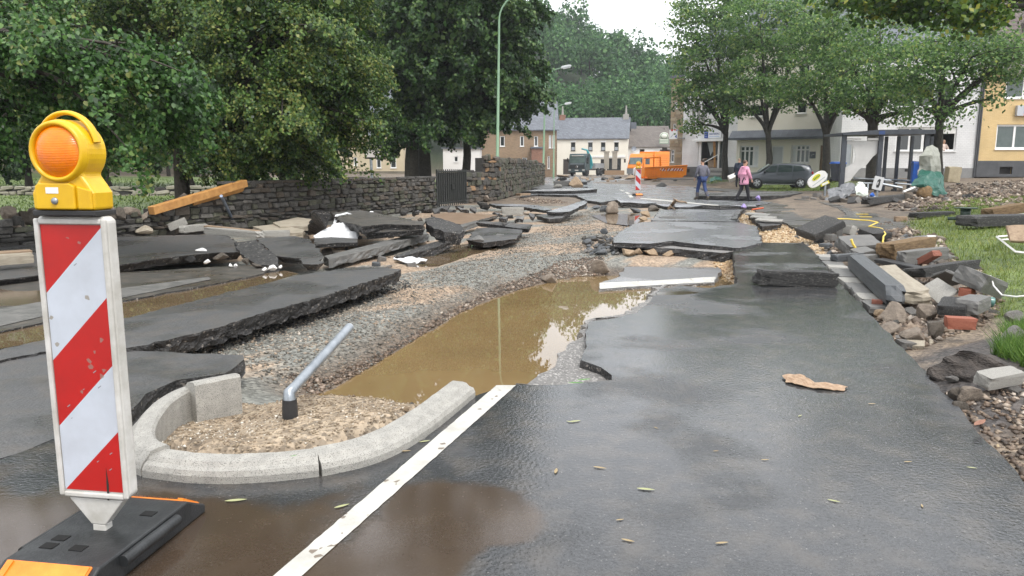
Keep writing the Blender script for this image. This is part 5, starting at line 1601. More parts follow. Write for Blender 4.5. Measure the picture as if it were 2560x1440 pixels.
# timber on the wall
tb = MB()
a, b = P(378, 527, wall_y(378) - .25), P(612, 458, wall_y(612) - .1)
d = (b - a).normalized()
side = d.cross(Vector((0, 0, 1))).normalized() * .085
upv = side.cross(d).normalized() * .085
tb.add([a + side + upv, a - side + upv, a - side - upv, a + side - upv, b + side + upv, b - side + upv, b - side - upv, b + side - upv],
  [(0, 1, 5, 4), (1, 2, 6, 5), (2, 3, 7, 6), (3, 0, 4, 7), (0, 3, 2, 1), (4, 5, 6, 7)])
tag(tb.build('timber_beam', M_wood_or, bevel=.01), 'splintered orange timber beam resting slanted on the broken wall', 'beam')
tb = MB(); tb.tube([P(480, 508, wall_y(480) - .1), P(604, 470, wall_y(604) - .05)], [.06, .09], 5, smooth=False)
tag(tb.build('timber_board', M_wood_or), 'second narrower orange board under the slanted beam', 'board')

# iron gate between the walls
gp0, gp1 = G(1092, 520, .03), G(1166, 510, .03)
gd = gp1 - gp0
gate = thing('iron_gate', 'black iron bar gate between the two stone walls', 'gate', gp0, math.atan2(gd.y, gd.x))
GL = gd.length
M_iron = mat('black_iron', (.012, .014, .014), .5, (.025, .028, .026), 9)
for z in (.12, 1.22):
 mb = MB(); mb.bb((0, -.02, z), (GL, .02, z + .05)); mb.build('rail', M_iron, gate)
for k in range(15):
 x = .04 + (GL - .08) * k / 14
 mb = MB(); mb.tube([(x, 0, .02), (x, 0, 1.32)], .022 if k not in (0, 14) else .04, 6); mb.build('bar', M_iron, gate)
mb = MB(); mb.bb((GL * .47, -.04, .6), (GL * .55, .02, .78)); mb.build('lock', M_iron, gate)
mb = MB(); mb.bb((.05, .022, .1), (GL - .05, .03, 1.2)); mb.build('backing_sheet', mat('dark_sheet', (.02, .022, .02), .7, (.04, .04, .035), 3), gate)
# taller wall beyond the gate, its pillar, and the long garden wall
wB0, wB1 = G(1166, 508), G(1250, 500)
stone_wall('stone_wall', 'short mossy wall with orange chipped stones right of the iron gate', wB0.xy, wB1.xy, 1.42, .16, .34, 120, 2, ragged=lambda t: .93 if t < .55 else 1.28, mats=[M_stone_dk2, M_stone_dk, M_stone_br, M_stone_dk2, M_stone_dk, M_stone_br, mat('chipped_stone', (.22, .13, .07), .8, (.3, .19, .1), 8, 5, .6, 30)])
wC0, wC1 = G(1246, 500), G(1361, 464)
stone_wall('stone_wall', 'tall weathered garden wall running behind the green lamp post', wC0.xy, wC1.xy, 1.78, .2, .42, 200, 3, ragged=lambda t: 1.05 - .12 * t, mats=[M_stone_dk2, M_stone_br, M_stone_dk2, M_stone_dk])
stone_wall('garden_wall', 'pale low revetment wall across the park lawn under the limes', (-34, 36.0), (-9.5, 36.5), .5, .16, .5, 110, 4, mats=[mat('pale_stone', (.24, .22, .17), .8, (.33, .31, .25), 5, 5, .5, 20)])

# notice board and lamp posts
nb = thing('notice_board', 'dark framed notice board on a grey post behind the wall', 'notice board', P(932, 450, 30.0) - Vector((0, 0, 1.5)))
n0 = nb.location
mb = MB(); mb.tube([(0, .04, 0), (-.1, .04, P(926, 285, 30).z - n0.z)], .055, 8); mb.build('post', M_galv, nb)
c = P(933, 380, 30) - n0
mb = MB(); mb.bb((c.x - .33, -.03, c.z - .26), (c.x + .33, .03, c.z + .26)); mb.build('frame', M_black, nb)
mb = MB(); mb.bb((c.x - .28, -.045, c.z - .20), (c.x + .28, -.032, c.z + .21)); mb.build('panel', mat('blank_paper', (.62, .56, .55), .6, (.7, .66, .64), 3), nb)
t = P(926, 285, 30) - n0
mb = MB(); mb.tube([(t.x, .04, t.z), (t.x - .05, .04, t.z + .15), (t.x - .3, .04, t.z + .12)], .03, 6); mb.build('hook', M_galv, nb)
mb = MB(); mb.bb((t.x - .45, .0, t.z - .52), (t.x, .06, t.z - .47)); mb.build('arm', M_galv, nb)

M_lgreen = mat('pale_green_paint', (.16, .27, .17), .45, (.20, .32, .205), 4, 4, .1, 30)
def lamp_post(label, base, H, arm, lean=0.0, rz=0.0):
 lp = thing('street_lamp', label, 'street lamp', base, rz, None)
 mb = MB()
 mb.tube([(0, 0, -.1), (lean * .1, 0, 1.6), (lean * .1, 0, 1.62), (lean, 0, H)], [.105, .095, .075, .05], 12)
 mb.build('pole', M_lgreen, lp)
 pts = [(lean + arm * (1 - math.cos(a)) * .78, 0, H + arm * .55 * math.sin(a)) for a in np.linspace(0, 1.35, 8)]
 mb = MB(); mb.tube(pts, .04, 8); mb.build('arm', M_lgreen, lp)
 e = Vector(pts[-1])
 mb = MB()
 mb.prism([(0, -.05), (.75, -.02), (.78, .06), (.6, .14), (.1, .13), (-.02, .06)], -.14, .14, M=Matrix.Translation(e) @ Matrix.Rotation(R(-10), 4, 'Y'))
 hd = mb.build('lamp_head', mat('lamp_head_grey', (.5, .52, .54), .4, (.6, .62, .64), 4), lp, bevel=.03)
 mb = MB(); mb.prism([(.1, -.06), (.72, -.035), (.7, -.075), (.15, -.1)], -.11, .11, M=Matrix.Translation(e) @ Matrix.Rotation(R(-10), 4, 'Y'))
 mb.build('glass_cover', mat('lamp_glass', (.6, .62, .62), .2), hd)
 return lp
lamp_post('tall pale green street lamp post rising through the tree beside the gate wall', G(1243, 490), 8.3, 2.6, .12)
lamp_post('green street lamp with curved arm at the end of the garden wall', G(1358, 463), 7.5, 1.9, .1)
lamp_post('smaller far street lamp in front of the brown brick house', G(1384, 445, .05), 7.1, 1.9, .0)
# ------------------------------------------------------------------ houses
M_glass = mat('window_glass', (.018, .022, .022), .06, (.03, .036, .036), .8, spec=.8)
M_curt = mat('curtained_glass', (.05, .075, .07), .12, (.075, .1, .095), 3, spec=.7)
M_pane_grey = mat('blind_pane', (.32, .35, .38), .3, (.4, .43, .46), 3)
M_wframe = mat('window_white', (.72, .72, .71), .4, (.8, .8, .79), 5)
M_cream = mat('cream_render', (.82, .77, .67), .85, (.86, .82, .73), .7, 5, .15, 25)
M_white_r = mat('white_render', (.70, .69, .67), .85, (.77, .765, .75), .7, 5, .15, 25)
M_slate = mat('slate', (.075, .085, .105), .5, (.13, .145, .17), 1.2, 6, .4, 9)
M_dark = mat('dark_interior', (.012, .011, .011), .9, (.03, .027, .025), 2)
M_plinth = mat('dark_plinth', (.055, .058, .064), .7, (.085, .088, .094), 2, 5, .2, 12)

def tile_mat(name, col, col2, joint, w, h, rough=.45, bump=.4):
 """wall faced with small tiles or brick, too small to build one by one at this distance"""
 m = bpy.data.materials.new(name)
 m.use_nodes = True
 nt = m.node_tree
 b = nt.nodes['Principled BSDF']
 tc = _n(nt, 'ShaderNodeTexCoord')
 sep = _n(nt, 'ShaderNodeSeparateXYZ')
 nt.links.new(tc.outputs['Object'], sep.inputs[0])
 cmb = _n(nt, 'ShaderNodeCombineXYZ')
 sm = _n(nt, 'ShaderNodeMath', operation='ADD')
 nt.links.new(sep.outputs[0], sm.inputs[0])
 nt.links.new(sep.outputs[1], sm.inputs[1])
 nt.links.new(sm.outputs[0], cmb.inputs[0])
 nt.links.new(sep.outputs[2], cmb.inputs[1])
 br = _n(nt, 'ShaderNodeTexBrick')
 br.inputs['Color1'].default_value, br.inputs['Color2'].default_value, br.inputs['Mortar'].default_value = (*col, 1), (*col2, 1), (*joint, 1)
 br.inputs['Scale'].default_value = 1.0
 br.inputs['Brick Width'].default_value, br.inputs['Row Height'].default_value = w, h
 br.inputs['Mortar Size'].default_value = h * .06
 nt.links.new(cmb.outputs[0], br.inputs['Vector'])
 no = _n(nt, 'ShaderNodeTexNoise')
 no.inputs['Scale'].default_value, no.inputs['Detail'].default_value = .8, 6
 nt.links.new(tc.outputs['Object'], no.inputs['Vector'])
 mr = _n(nt, 'ShaderNodeMapRange')
 mr.inputs[1].default_value, mr.inputs[2].default_value, mr.inputs[3].default_value, mr.inputs[4].default_value = .3, .7, .84, 1.06
 nt.links.new(no.outputs['Fac'], mr.inputs[0])
 sc = _n(nt, 'ShaderNodeVectorMath', operation='SCALE')
 nt.links.new(br.outputs['Color'], sc.inputs[0])
 nt.links.new(mr.outputs[0], sc.inputs['Scale'])
 nt.links.new(sc.outputs[0], b.inputs['Base Color'])
 b.inputs['Roughness'].default_value = rough
 bp = _n(nt, 'ShaderNodeBump')
 bp.inputs['Strength'].default_value, bp.inputs['Distance'].default_value = bump, .01
 nt.links.new(br.outputs['Fac'], bp.inputs['Height'])
 bp.invert = True
 nt.links.new(bp.outputs[0], b.inputs['Normal'])
 MATS[name] = m
 return m
M_ytile = tile_mat('yellow_tile', (.60, .43, .20), (.64, .47, .23), (.47, .34, .16), .25, .075)
M_wtile = tile_mat('white_tile', (.70, .70, .70), (.74, .74, .74), (.56, .56, .57), .22, .11)
M_brickw = tile_mat('brown_brick', (.24, .165, .10), (.31, .215, .135), (.27, .23, .18), .26, .085, .8)
M_brickr = tile_mat('red_brown_brick', (.22, .10, .065), (.28, .14, .09), (.25, .2, .16), .26, .085, .8)
M_wbrick = tile_mat('painted_brick', (.66, .66, .655), (.7, .7, .695), (.58, .58, .58), .24, .08, .6)
M_roofs = tile_mat('slate_courses', (.10, .11, .13), (.16, .175, .2), (.06, .065, .075), .34, .2, .5, .7)
M_roofb = tile_mat('brown_tile_courses', (.11, .095, .085), (.16, .14, .125), (.07, .06, .052), .34, .22, .7, .8)

def facade(parent, w, h, openings, m, reveal=.14, depth=6.0, name='wall', z0=0.0):
 """front wall at y = 0 (looking to -y) with real openings, plus sides, back and top; openings (x, z, w, h)"""
 xs = sorted({0.0, w, *[o[0] for o in openings], *[o[0] + o[2] for o in openings]})
 zs = sorted({z0, h, *[o[1] for o in openings], *[o[1] + o[3] for o in openings]})
 mb = MB()
 for i in range(len(xs) - 1):
  for k in range(len(zs) - 1):
   cx, cz = (xs[i] + xs[i + 1]) / 2, (zs[k] + zs[k + 1]) / 2
   if any(o[0] < cx < o[0] + o[2] and o[1] < cz < o[1] + o[3] for o in openings):
    continue
   mb.add([(xs[i], 0, zs[k]), (xs[i + 1], 0, zs[k]), (xs[i + 1], 0, zs[k + 1]), (xs[i], 0, zs[k + 1])], [(0, 1, 2, 3)])
 for x, z, ww, hh in openings:
  a, b, c, d = (x, z), (x + ww, z), (x + ww, z + hh), (x, z + hh)
  for p, q in ((a, b), (b, c), (c, d), (d, a)):
   mb.add([(p[0], 0, p[1]), (p[0], reveal, p[1]), (q[0], reveal, q[1]), (q[0], 0, q[1])], [(0, 1, 2, 3)])
 D = depth
 mb.add([(0, 0, z0), (0, D, z0), (0, D, h), (0, 0, h)], [(0, 3, 2, 1)])
 mb.add([(w, 0, z0), (w, D, z0), (w, D, h), (w, 0, h)], [(0, 1, 2, 3)])
 mb.add([(0, D, z0), (w, D, z0), (w, D, h), (0, D, h)], [(0, 3, 2, 1)])
 mb.add([(0, 0, h), (w, 0, h), (w, D, h), (0, D, h)], [(0, 1, 2, 3)])
 return mb.build(name, m, parent, recalc=False)
def window(parent, x, z, w, h, cols=(1,), trans=None, fm=None, pm=None, fw=.07, y=.10, sill=True, pms=None, name='window', blind=None):
 """frame, panes and sill set into the reveal; cols are relative widths of the lights; trans = share of a transom from the top"""
 fm, pm = fm or M_wframe, pm or M_glass
 mb = MB()
 e = .004
 mb.bb((x + e, y, z + e), (x + fw, y + .06, z + h - e)); mb.bb((x + w - fw, y, z + e), (x + w - e, y + .06, z + h - e))
 mb.bb((x + fw, y, z + e), (x + w - fw, y + .06, z + fw)); mb.bb((x + fw, y, z + h - fw), (x + w - fw, y + .06, z + h - e))
 tot, acc, cuts = sum(cols), 0, [x + fw / 2]
 for c in cols[:-1]:
  acc += c
  xm = x + fw / 2 + (w - fw) * acc / tot
  cuts.append(xm)
  mb.bb((xm - fw * .55, y + .002, z + fw), (xm + fw * .55, y + .058, z + h - fw))
 cuts.append(x + w - fw / 2)
 zt = None
 if trans:
  zt = z + h - h * trans
  mb.bb((x + fw, y + .004, zt - fw * .4), (x + w - fw, y + .056, zt + fw * .4))
 f = mb.build(name, fm, parent)
 zz = [(z + .02, z + h - .02)] if zt is None else [(z + .02, zt), (zt, z + h - .02)]
 for i in range(len(cuts) - 1):
  for j, (a, b) in enumerate(zz):
   mb = MB(); mb.bb((cuts[i], y + .028, a), (cuts[i + 1], y + .036, b))
   mb.build('pane', (pms[i] if pms and pms[i] else pm), f)
 if blind:
  mb = MB(); mb.bb((x + fw, y + .01, z + h - blind), (x + w - fw, y + .026, z + h - fw)); mb.build('roller_blind', M_pane_grey, f)
 if sill:
  mb = MB(); mb.bb((x - .05, -.07, z - .05), (x + w + .05, y + .02, z + .003)); mb.build('sill', fm, f)
 return f
def gable_roof(parent, w, d, z, hgt, m, over=.3, name='roof', th=.14):
 """ridge along x"""
 mb = MB()
 mb.prism([(-over, z - over * hgt / (d / 2)), (d / 2, z + hgt), (d + over, z - over * hgt / (d / 2)), (d + over, z - over * hgt / (d / 2) + th), (d / 2, z + hgt + th), (-over, z - over * hgt / (d / 2) + th)], -over, w + over,
    M=Matrix(((0, 1, 0, 0), (1, 0, 0, 0), (0, 0, 1, 0), (0, 0, 0, 1))))
 r = mb.build(name, m, parent)
 class Gb:
  def build(self, nm, mm, par, recalc=False):
   for x in (.03, w - .03):
    q = MB()
    q.add([(x, 0.01, z - .02), (x, d - .01, z - .02), (x, d / 2, z + hgt)], [(0, 1, 2)])
    q.build(nm, mm, par, recalc=False)
 g = Gb()
 return r, g
def house_at(name, label, pl, pr, yl, yr, py_base):
 """Empty at the left foot of a front that runs from pixel column pl (distance yl) to pr (distance yr)"""
 a, b = P(pl, py_base, yl), P(pr, py_base, yr)
 d = b - a
 t = thing(name, label, 'house', (a.x, a.y, a.z), math.atan2(d.y, d.x))
 return t, math.hypot(d.x, d.y), a.z
def fx(h, px):
 """along the front of house h (thing, width, z): metres from its left end for a pixel column at eye height"""
 t, w, z = h
 rz = t.rotation_euler.z
 dx, dy = math.cos(rz), math.sin(rz)
 k = (px - 1280) / FPX * 1 / 1.0
 # (lx + s dx) = k * depth, depth = (ly + s dy) CP + (CAM_H - zmid) SP ; zmid ~ 3
 c = (CAM_H - 3.2) * SP
 return (k * (t.location.y * CP + c) - t.location.x) / (dx - k * dy * CP)
def fz(h, py, s=0.0):
 t, w, z = h
 Y = t.location.y + s * math.sin(t.rotation_euler.z)
 return P(1280, py, Y).z - z
def rect(h, x0, y0, x1, y1):
 s0, s1 = fx(h, x0), fx(h, x1)
 z0, z1 = fz(h, y1, (s0 + s1) / 2), fz(h, y0, (s0 + s1) / 2)
 return s0, z0, s1 - s0, z1 - z0

# --- yellow house
hy = house_at('yellow_house', 'yellow tiled house with dark plinth and brown tiled roof right of the white house', 2437, 2990, 49.0, 49.0, 442)
t, w, zb = hy
ops = [rect(hy, 2490, 311, 2585, 373), rect(hy, 2502, 184, 2597, 246), rect(hy, 2680, 311, 2780, 373), rect(hy, 2690, 184, 2790, 246), rect(hy, 2506, 417, 2538, 435)]
pl = fz(hy, 402)
eave = fz(hy, 158)
facade(t, w, eave, ops, M_ytile, z0=pl)
ops2 = [ops[4]]
pb = MB()
facade_pl = facade(t, w, pl, [(max(.02, ops[4][0]), ops[4][1], ops[4][2], ops[4][3])], M_plinth, name='plinth', depth=5.9)
facade_pl.location = (0, -.04, 0)
mb = MB(); mb.bb((ops[4][0] - .1, .2, ops[4][1] - .1), (ops[4][0] + ops[4][2] + .1, .22, ops[4][1] + ops[4][3] + .1)); mb.build('cellar_opening', M_dark, t)
for o_ in ops[:4]:
 window(t, *o_, cols=(1, 1), pm=M_curt, fw=.12)
mb = MB(); mb.tube([(.0, -.08, .1), (.02, -.08, eave)], .055, 8); mb.build('downpipe', M_plinth, t)
D = 9.0
rise = 7.4
rf, gb = gable_roof(t, w, D, eave, rise, M_roofb, over=.4)
gb.build('gable', M_ytile, t, recalc=False)
# the tiles that can be told apart
sl = math.hypot(rise, D / 2)
ca, sa = (D / 2) / sl, rise / sl
tile = MB()
nseg = 5
tv = []
for i in range(nseg + 1):
 u = i / nseg
 tv.append((u * .30, .03 * math.sin(u * 2 * math.pi) + .012))
vs = [(x, 0, z) for x, z in tv] + [(x, .36, z + .0) for x, z in tv] + [(x, 0, z - .025) for x, z in tv]
fs = [(i, i + 1, nseg + 2 + i, nseg + 1 + i) for i in range(nseg)] + [(2 * (nseg + 1) + i, 2 * (nseg + 1) + i + 1, i + 1, i) for i in range(nseg)]
tile.add(vs, fs)
M_tile = mat('roof_tile_brown', (.10, .08, .075), .6, (.19, .155, .14), 1.3, 5, .2, 20)
t0 = tile.build('roof_tile', M_tile, rf, recalc=False)
mesh0 = t0.data
x0 = fx(hy, 2405)
first = True
for r in range(17):
 for c_ in range(17):
  s_ = .0 + r * .335
  if first:
   o = t0
   first = False
  else:
   o = bpy.data.objects.new('roof_tile', mesh0)
   link(o, rf)
  s2 = s_ + 1.0
  zz = eave + s2 * sa + .17
  yy = s2 * ca - .05
  o.location = (x0 + c_ * .302 - (.4 if False else 0), yy - .10, zz)
  o.rotation_euler = (math.atan2(sa, ca), 0, 0)
  o.rotation_euler = (math.atan2(sa, ca) - .06, 0, 0)
ch = MB(); cx = fx(hy, 2512)
cc = P(2515, -10, 52.5)
ch.bb((cx - .5, 3.0, eave + 5.0), (cx + .5, 3.9, eave + 7.8)); ch.build('chimney', mat('dark_chimney', (.035, .035, .04), .7, (.06, .06, .065), 3), rf)
dm = MB(); dx = fx(hy, 2580)
dm.prism([(dx - .55, eave + .9), (dx + 1.6, eave + .9), (dx + 1.6, eave + 2.6), (dx + .5, eave + 3.4), (dx - .55, eave + 2.6)], .4, 3.5); dm.build('dormer', M_roofb, rf)
mb = MB(); mb.tube([(dx - .6, .38, eave + 2.55), (dx + .5, .38, eave + 3.42)], .06, 6); mb.build('dormer_trim', M_wframe, rf)
# bank sign
s0, z0, sw, shh = rect(hy, 2531, 264, 2600, 290)
sg = thing('bank_sign', 'grey box sign with blue and orange field on the yellow house', 'sign', t.location + Vector((s0, -.22, z0)), 0)
mb = MB(); mb.bb((0, 0, 0), (.42, .2, shh)); mb.build('side_panel', mat('sign_grey', (.45, .47, .5), .4), sg)
mb = MB(); mb.bb((.42, -.004, .0), (4.6, .2, shh)); fc = mb.build('face', mat('sign_white', (.8, .8, .8), .35), sg)
mb = MB(); mb.bb((.42, -.012, .16), (1.25, -.005, shh)); mb.build('blue_field', mat('sign_blue', (.01, .16, .55), .35), fc)
mb = MB(); mb.bb((.42, -.012, .0), (1.25, -.005, .155)); mb.build('orange_field', mat('sign_orange', (.85, .17, .02), .35), fc)
mb = MB()
mb.add([(.56, -.016, shh - .06), (.80, -.016, shh - .06), (.92, -.016, .30), (1.02, -.016, shh - .06), (1.24, -.016, shh - .06), (1.0, -.016, .165), (.80, -.016, .165), (.62, -.016, shh - .22), (.56, -.016, shh - .22)], [tuple(range(9))])
mb.build('emblem', MATS['sign_white'], fc, recalc=False)

# --- white tiled house
hw_ = house_at('white_house', 'white tiled house with roller blinds behind the bus shelter', 2096, 2434, 51.0, 49.0, 445)
t, w, zb = hw_
o1, o2 = rect(hw_, 2240, 318, 2310, 378), rect(hw_, 2322, 318, 2391, 378)
ops = [(o1[0], o1[1], o2[0] + o2[2] - o1[0], o1[3]), rect(hw_, 2230, 205, 2380, 268), rect(hw_, 2112, 345, 2135, 440 - 2), rect(hw_, 2150, 205, 2200, 268)]
pl = fz(hw_, 420)
eave = fz(hw_, 118)
facade(t, w, eave, ops, M_wtile, z0=.02)
x, z, ww, hh = ops[0]
window(t, x, z, ww * .46, hh, cols=(1, 1), fw=.1, pm=M_glass)
rw = ww * .54 - .02
fr_ = MB()
fr_.bb((x + ww * .46, .1, z + .004), (x + ww - .004, .16, z + .1)); fr_.bb((x + ww - .09, .1, z + .1), (x + ww - .004, .16, z + hh)); fr_.bb((x + ww * .46, .1, z + .1), (x + ww * .46 + .08, .16, z + hh))
of = fr_.build('open_window', M_wframe, t)
mb = MB(); mb.bb((x + ww * .46, .06, z + hh * .72), (x + ww - .02, .14, z + hh - .01)); mb.build('roller_blind', M_whitep, of)
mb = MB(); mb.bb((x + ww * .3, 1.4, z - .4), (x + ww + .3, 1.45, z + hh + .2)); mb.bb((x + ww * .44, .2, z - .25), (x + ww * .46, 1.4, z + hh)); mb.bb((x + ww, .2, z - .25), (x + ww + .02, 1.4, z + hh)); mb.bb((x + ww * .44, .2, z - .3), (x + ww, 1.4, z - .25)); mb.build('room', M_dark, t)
mb = MB(); mb.bb((x - .06, -.07, z - .06), (x + ww + .06, .1, z + .002)); mb.build('sill', M_wframe, t)
window(t, *ops[1], cols=(1, 1, 1), fw=.1)
window(t, *ops[2], cols=(1,), fw=.1, pm=M_pane_grey, sill=False, name='door')
window(t, *ops[3], cols=(1, 1), fw=.1)
mb = MB(); mb.bb((ops[2][0] + ops[2][2] + .02, -.035, 0), (w - .01, .0, pl)); pm_ = mb.build('plinth', mat('grey_plinth', (.2, .2, .2), .7, (.26, .26, .255), 2, 5, .2, 12), t)
for a in (2268, 2352):
 r_ = rect(hw_, a, 422, a + 14, 429)
 mb = MB(); mb.bb((r_[0], -.045, r_[1]), (r_[0] + r_[2], -.036, r_[1] + r_[3])); mb.build('cellar_vent', M_dark, t)
rf, gb = gable_roof(t, w, 9, eave, 4.5, M_slate, over=.3)
gb.build('gable', M_wtile, t, recalc=False)
mb = MB(); mb.tube([(w - .02, -.06, .1), (w - .02, -.06, eave)], .06, 8); mb.build('downpipe', M_plinth, t)

# --- cream house with slate canopy
hc = house_at('cream_house', 'cream rendered house with slate canopy behind the damaged car', 1838, 2094, 65.0, 60.5, 446)
t, w, zb = hc
wa, wb_ = rect(hc, 1850, 364, 1898, 417), rect(hc, 1978, 362, 2026, 408)
dr = rect(hc, 1928, 364, 1960, 440)
ops = [wa, wb_, dr, rect(hc, 1986, 255, 2012, 284), rect(hc, 1872, 262, 1905, 292), rect(hc, 2052, 363, 2080, 440), rect(hc, 1986, 160, 2014, 196), rect(hc, 1880, 165, 1910, 200)]
eave = fz(hc, 98)
facade(t, w, eave, ops, M_cream, reveal=.22)
M_wd = mat('white_shutter', (.64, .66, .68), .45, (.7, .72, .73), 3)
window(t, *wa, cols=(1, 1, 1, 1.1), trans=.25, fw=.12, pm=M_curt, pms=[None, None, None, M_wd], y=.14)
window(t, *wb_, cols=(1.1, 1, 1, 1), trans=.27, fw=.12, pm=M_curt, pms=[M_wd, None, None, None], y=.14)
window(t, *dr, fw=.12, pm=mat('grey_door', (.48, .5, .53), .5, (.53, .55, .57), 2), sill=False, name='door', y=.14)
for o_ in ops[3:5] + ops[6:8]:
 window(t, *o_, cols=(1,), fw=.1)
window(t, *ops[5], fw=.08, fm=M_wood, pm=M_wood, sill=False, name='door')
cz0, cz1 = fz(hc, 347, w / 2), fz(hc, 325, w / 2)
mb = MB(); mb.prism([(-.9, cz0 - .05), (-.9, cz0 + .09), (.0, cz1), (.0, cz0 - .05)], -.45, w - .05, M=Matrix(((0, 1, 0, 0), (1, 0, 0, 0), (0, 0, 1, 0), (0, 0, 0, 1))))
cn = mb.build('canopy', M_slate, t)
for k in range(int(w / .45)):
 mb = MB(); mb.prism([(-.92, cz0 + .085), (-.92, cz0 + .115), (-.02, cz1 + .03), (-.02, cz1 + .005)], -.42 + k * .46, -.42 + k * .46 + .44, M=Matrix(((0, 1, 0, 0), (1, 0, 0, 0), (0, 0, 1, 0), (0, 0, 0, 1))))
 mb.build('slate', M_slate, cn)
mb = MB(); mb.bb((-.02, -.06, .02), (w * .62, -.002, fz(hc, 430, 0))); mb.build('plinth', mat('pale_plinth', (.45, .45, .43), .8, (.5, .5, .48), 2), t)
r_ = rect(hc, 2026, 379, 2041, 396)
mb = MB(); mb.bb((r_[0], -.05, r_[1]), (r_[0] + r_[2], -.004, r_[1] + r_[3])); pq = mb.build('plaque', mat('slate_plaque', (.09, .105, .13), .4), t)
mb = MB(); mb.bb((r_[0] + r_[2] * .35, -.058, r_[1] + r_[3] * .3), (r_[0] + r_[2] * .42, -.0505, r_[1] + r_[3] * .6)); mb.bb((r_[0] + r_[2] * .5, -.058, r_[1] + r_[3] * .55), (r_[0] + r_[2] * .8, -.0505, r_[1] + r_[3] * .62)); mb.build('plaque_mark', M_whitep, pq)
mb = MB(); mb.tube([(fx(hc, 2086), -.06, 0), (fx(hc, 2088), -.06, eave)], .06, 8); mb.build('downpipe', M_wood, t)
rf, gb = gable_roof(t, w, 9, eave, 4.5, M_slate, over=.3)
gb.build('gable', M_cream, t, recalc=False)

# --- grey-white shop with the smashed front, and its stone tower
hs_ = house_at('shop_house', 'pale brick shop with smashed window and steps behind the walking couple', 1703, 1838, 71.0, 66.5, 447)
t, w, zb = hs_
sh_op = rect(hs_, 1746, 352, 1815, 420)
up_op = rect(hs_, 1722, 262, 1762, 312)
ops = [sh_op, up_op]
eave = fz(hs_, 150)
facade(t, w, eave, ops, M_wbrick, reveal=.22)
window(t, *up_op, cols=(1, 1, 1), fw=.14, pm=mat('grey_curtain', (.22, .22, .21), .3, (.3, .3, .28), 3), y=.12)
x, z, ww, hh = sh_op
room = MB()
room.bb((x - .1, 1.8, z - .1), (x + ww + .1, 1.86, z + hh + .1)); room.bb((x - .1, .22, z - .1), (x - .02, 1.8, z + hh + .1)); room.bb((x + ww + .02, .22, z - .1), (x + ww + .1, 1.8, z + hh + .1)); room.bb((x - .1, .22, z - .1), (x + ww + .1, 1.8, z - .02)); room.bb((x - .1, .22, z + hh + .02), (x + ww + .1, 1.8, z + hh + .1))
room.build('shop_room', mat('shop_inside', (.13, .13, .125), .8, (.2, .2, .19), 1.5), t)
mb = MB(); mb.bb((x, .05, z), (x + .28, .16, z + hh)); sf = mb.build('shop_frame', M_wframe, t)
for a_, b_ in ((.70, .76), (.97, .998)):
 mb = MB(); mb.bb((x + ww * a_, .06, z), (x + ww * b_, .16, z + hh)); mb.build('mullion', M_wframe, sf)
mb = MB(); mb.add([(x + ww * .3, .12, z + hh * .95), (x + ww * .66, .12, z + hh * .95), (x + ww * .66, .12, z + hh * .45), (x + ww * .5, .12, z + hh * .6), (x + ww * .42, .12, z + hh * .45)], [(0, 1, 2, 3, 4)]); mb.build('broken_pane', mat('dusty_pane', (.3, .33, .33), .15), sf, recalc=False)
mb = MB(); mb.bb((x + ww * .3, .3, z + hh * .02), (x + ww * .68, .5, z + hh * .3)); mb.bb((x + .3, .32, z + hh * .32), (x + ww * .66, .42, z + hh * .36)); mb.build('shop_counter', M_wood, t)
mb = MB(); mb.bb((x + ww * .3, .12, z + hh * .3), (x + ww * .68, .2, z + hh * .36)); mb.build('dark_sill', M_dark, sf)
mb = MB(); mb.tube([(x + ww * .58, .0, z + hh * .98), (x + ww * .66, -.12, z + hh * .02)], [.13, .1], 4, smooth=False); mb.build('hanging_board', M_wood_or, sf)
mb = MB(); mb.bb((x + ww * .76, .18, z), (x + ww * .96, .2, z + hh)); mb.build('door', M_glass, t)
aw0 = rect(hs_, 1739, 348, 1818, 354)
mb = MB(); mb.bb((aw0[0], -.55, aw0[1]), (aw0[0] + aw0[2], -.005, aw0[1] + .2)); mb.build('awning_box', M_wframe, t, bevel=.03)
s_ = rect(hs_, 1702, 417, 1745, 446)
mb = MB(); mb.bb((0, -.05, .02), (x - .02, -.002, s_[1] + s_[3])); mb.build('plinth', mat('shop_plinth', (.10, .105, .105), .7, (.14, .145, .145), 2), t)
mb = MB(); mb.bb((x + ww + .02, -.05, .02), (w, -.002, s_[1] + s_[3])); mb.build('plinth', MATS['shop_plinth'], t)
v_ = rect(hs_, 1719, 422, 1727, 431)
mb = MB(); mb.bb((v_[0], -.06, v_[1]), (v_[0] + v_[2], -.051, v_[1] + v_[3])); mb.build('cellar_vent', M_dark, t)
mb = MB()
rf, gb = gable_roof(t, w, 9, eave, 3.5, M_slate, over=.2)
gb.build('gable', M_wbrick, t, recalc=False)
# steps with handrail
st = thing('entrance_steps', 'grey concrete entrance steps with white handrail before the smashed shop', 'steps', t.location + Vector((math.cos(t.rotation_euler.z) * (x + ww * .78), math.sin(t.rotation_euler.z) * (x + ww * .78), 0)), t.rotation_euler.z)
nst = 5
for k in range(nst):
 mb = MB(); hk = (z - .02) * (1 - k / nst)
 mb.bb((-1.2, -.35 * (k + 1), -.05), (1.05, -.35 * k - .06, hk)); mb.build('step', M_conc_dk if k % 2 else M_conc, st, bevel=.02)
mb = MB(); mb.tube([(-.95, -1.6, .1), (-.95, -1.6, 1.2), (-.6, -.9, 1.6), (.2, -.15, 2.25)], .04, 8); mb.build('handrail', M_wframe, st)
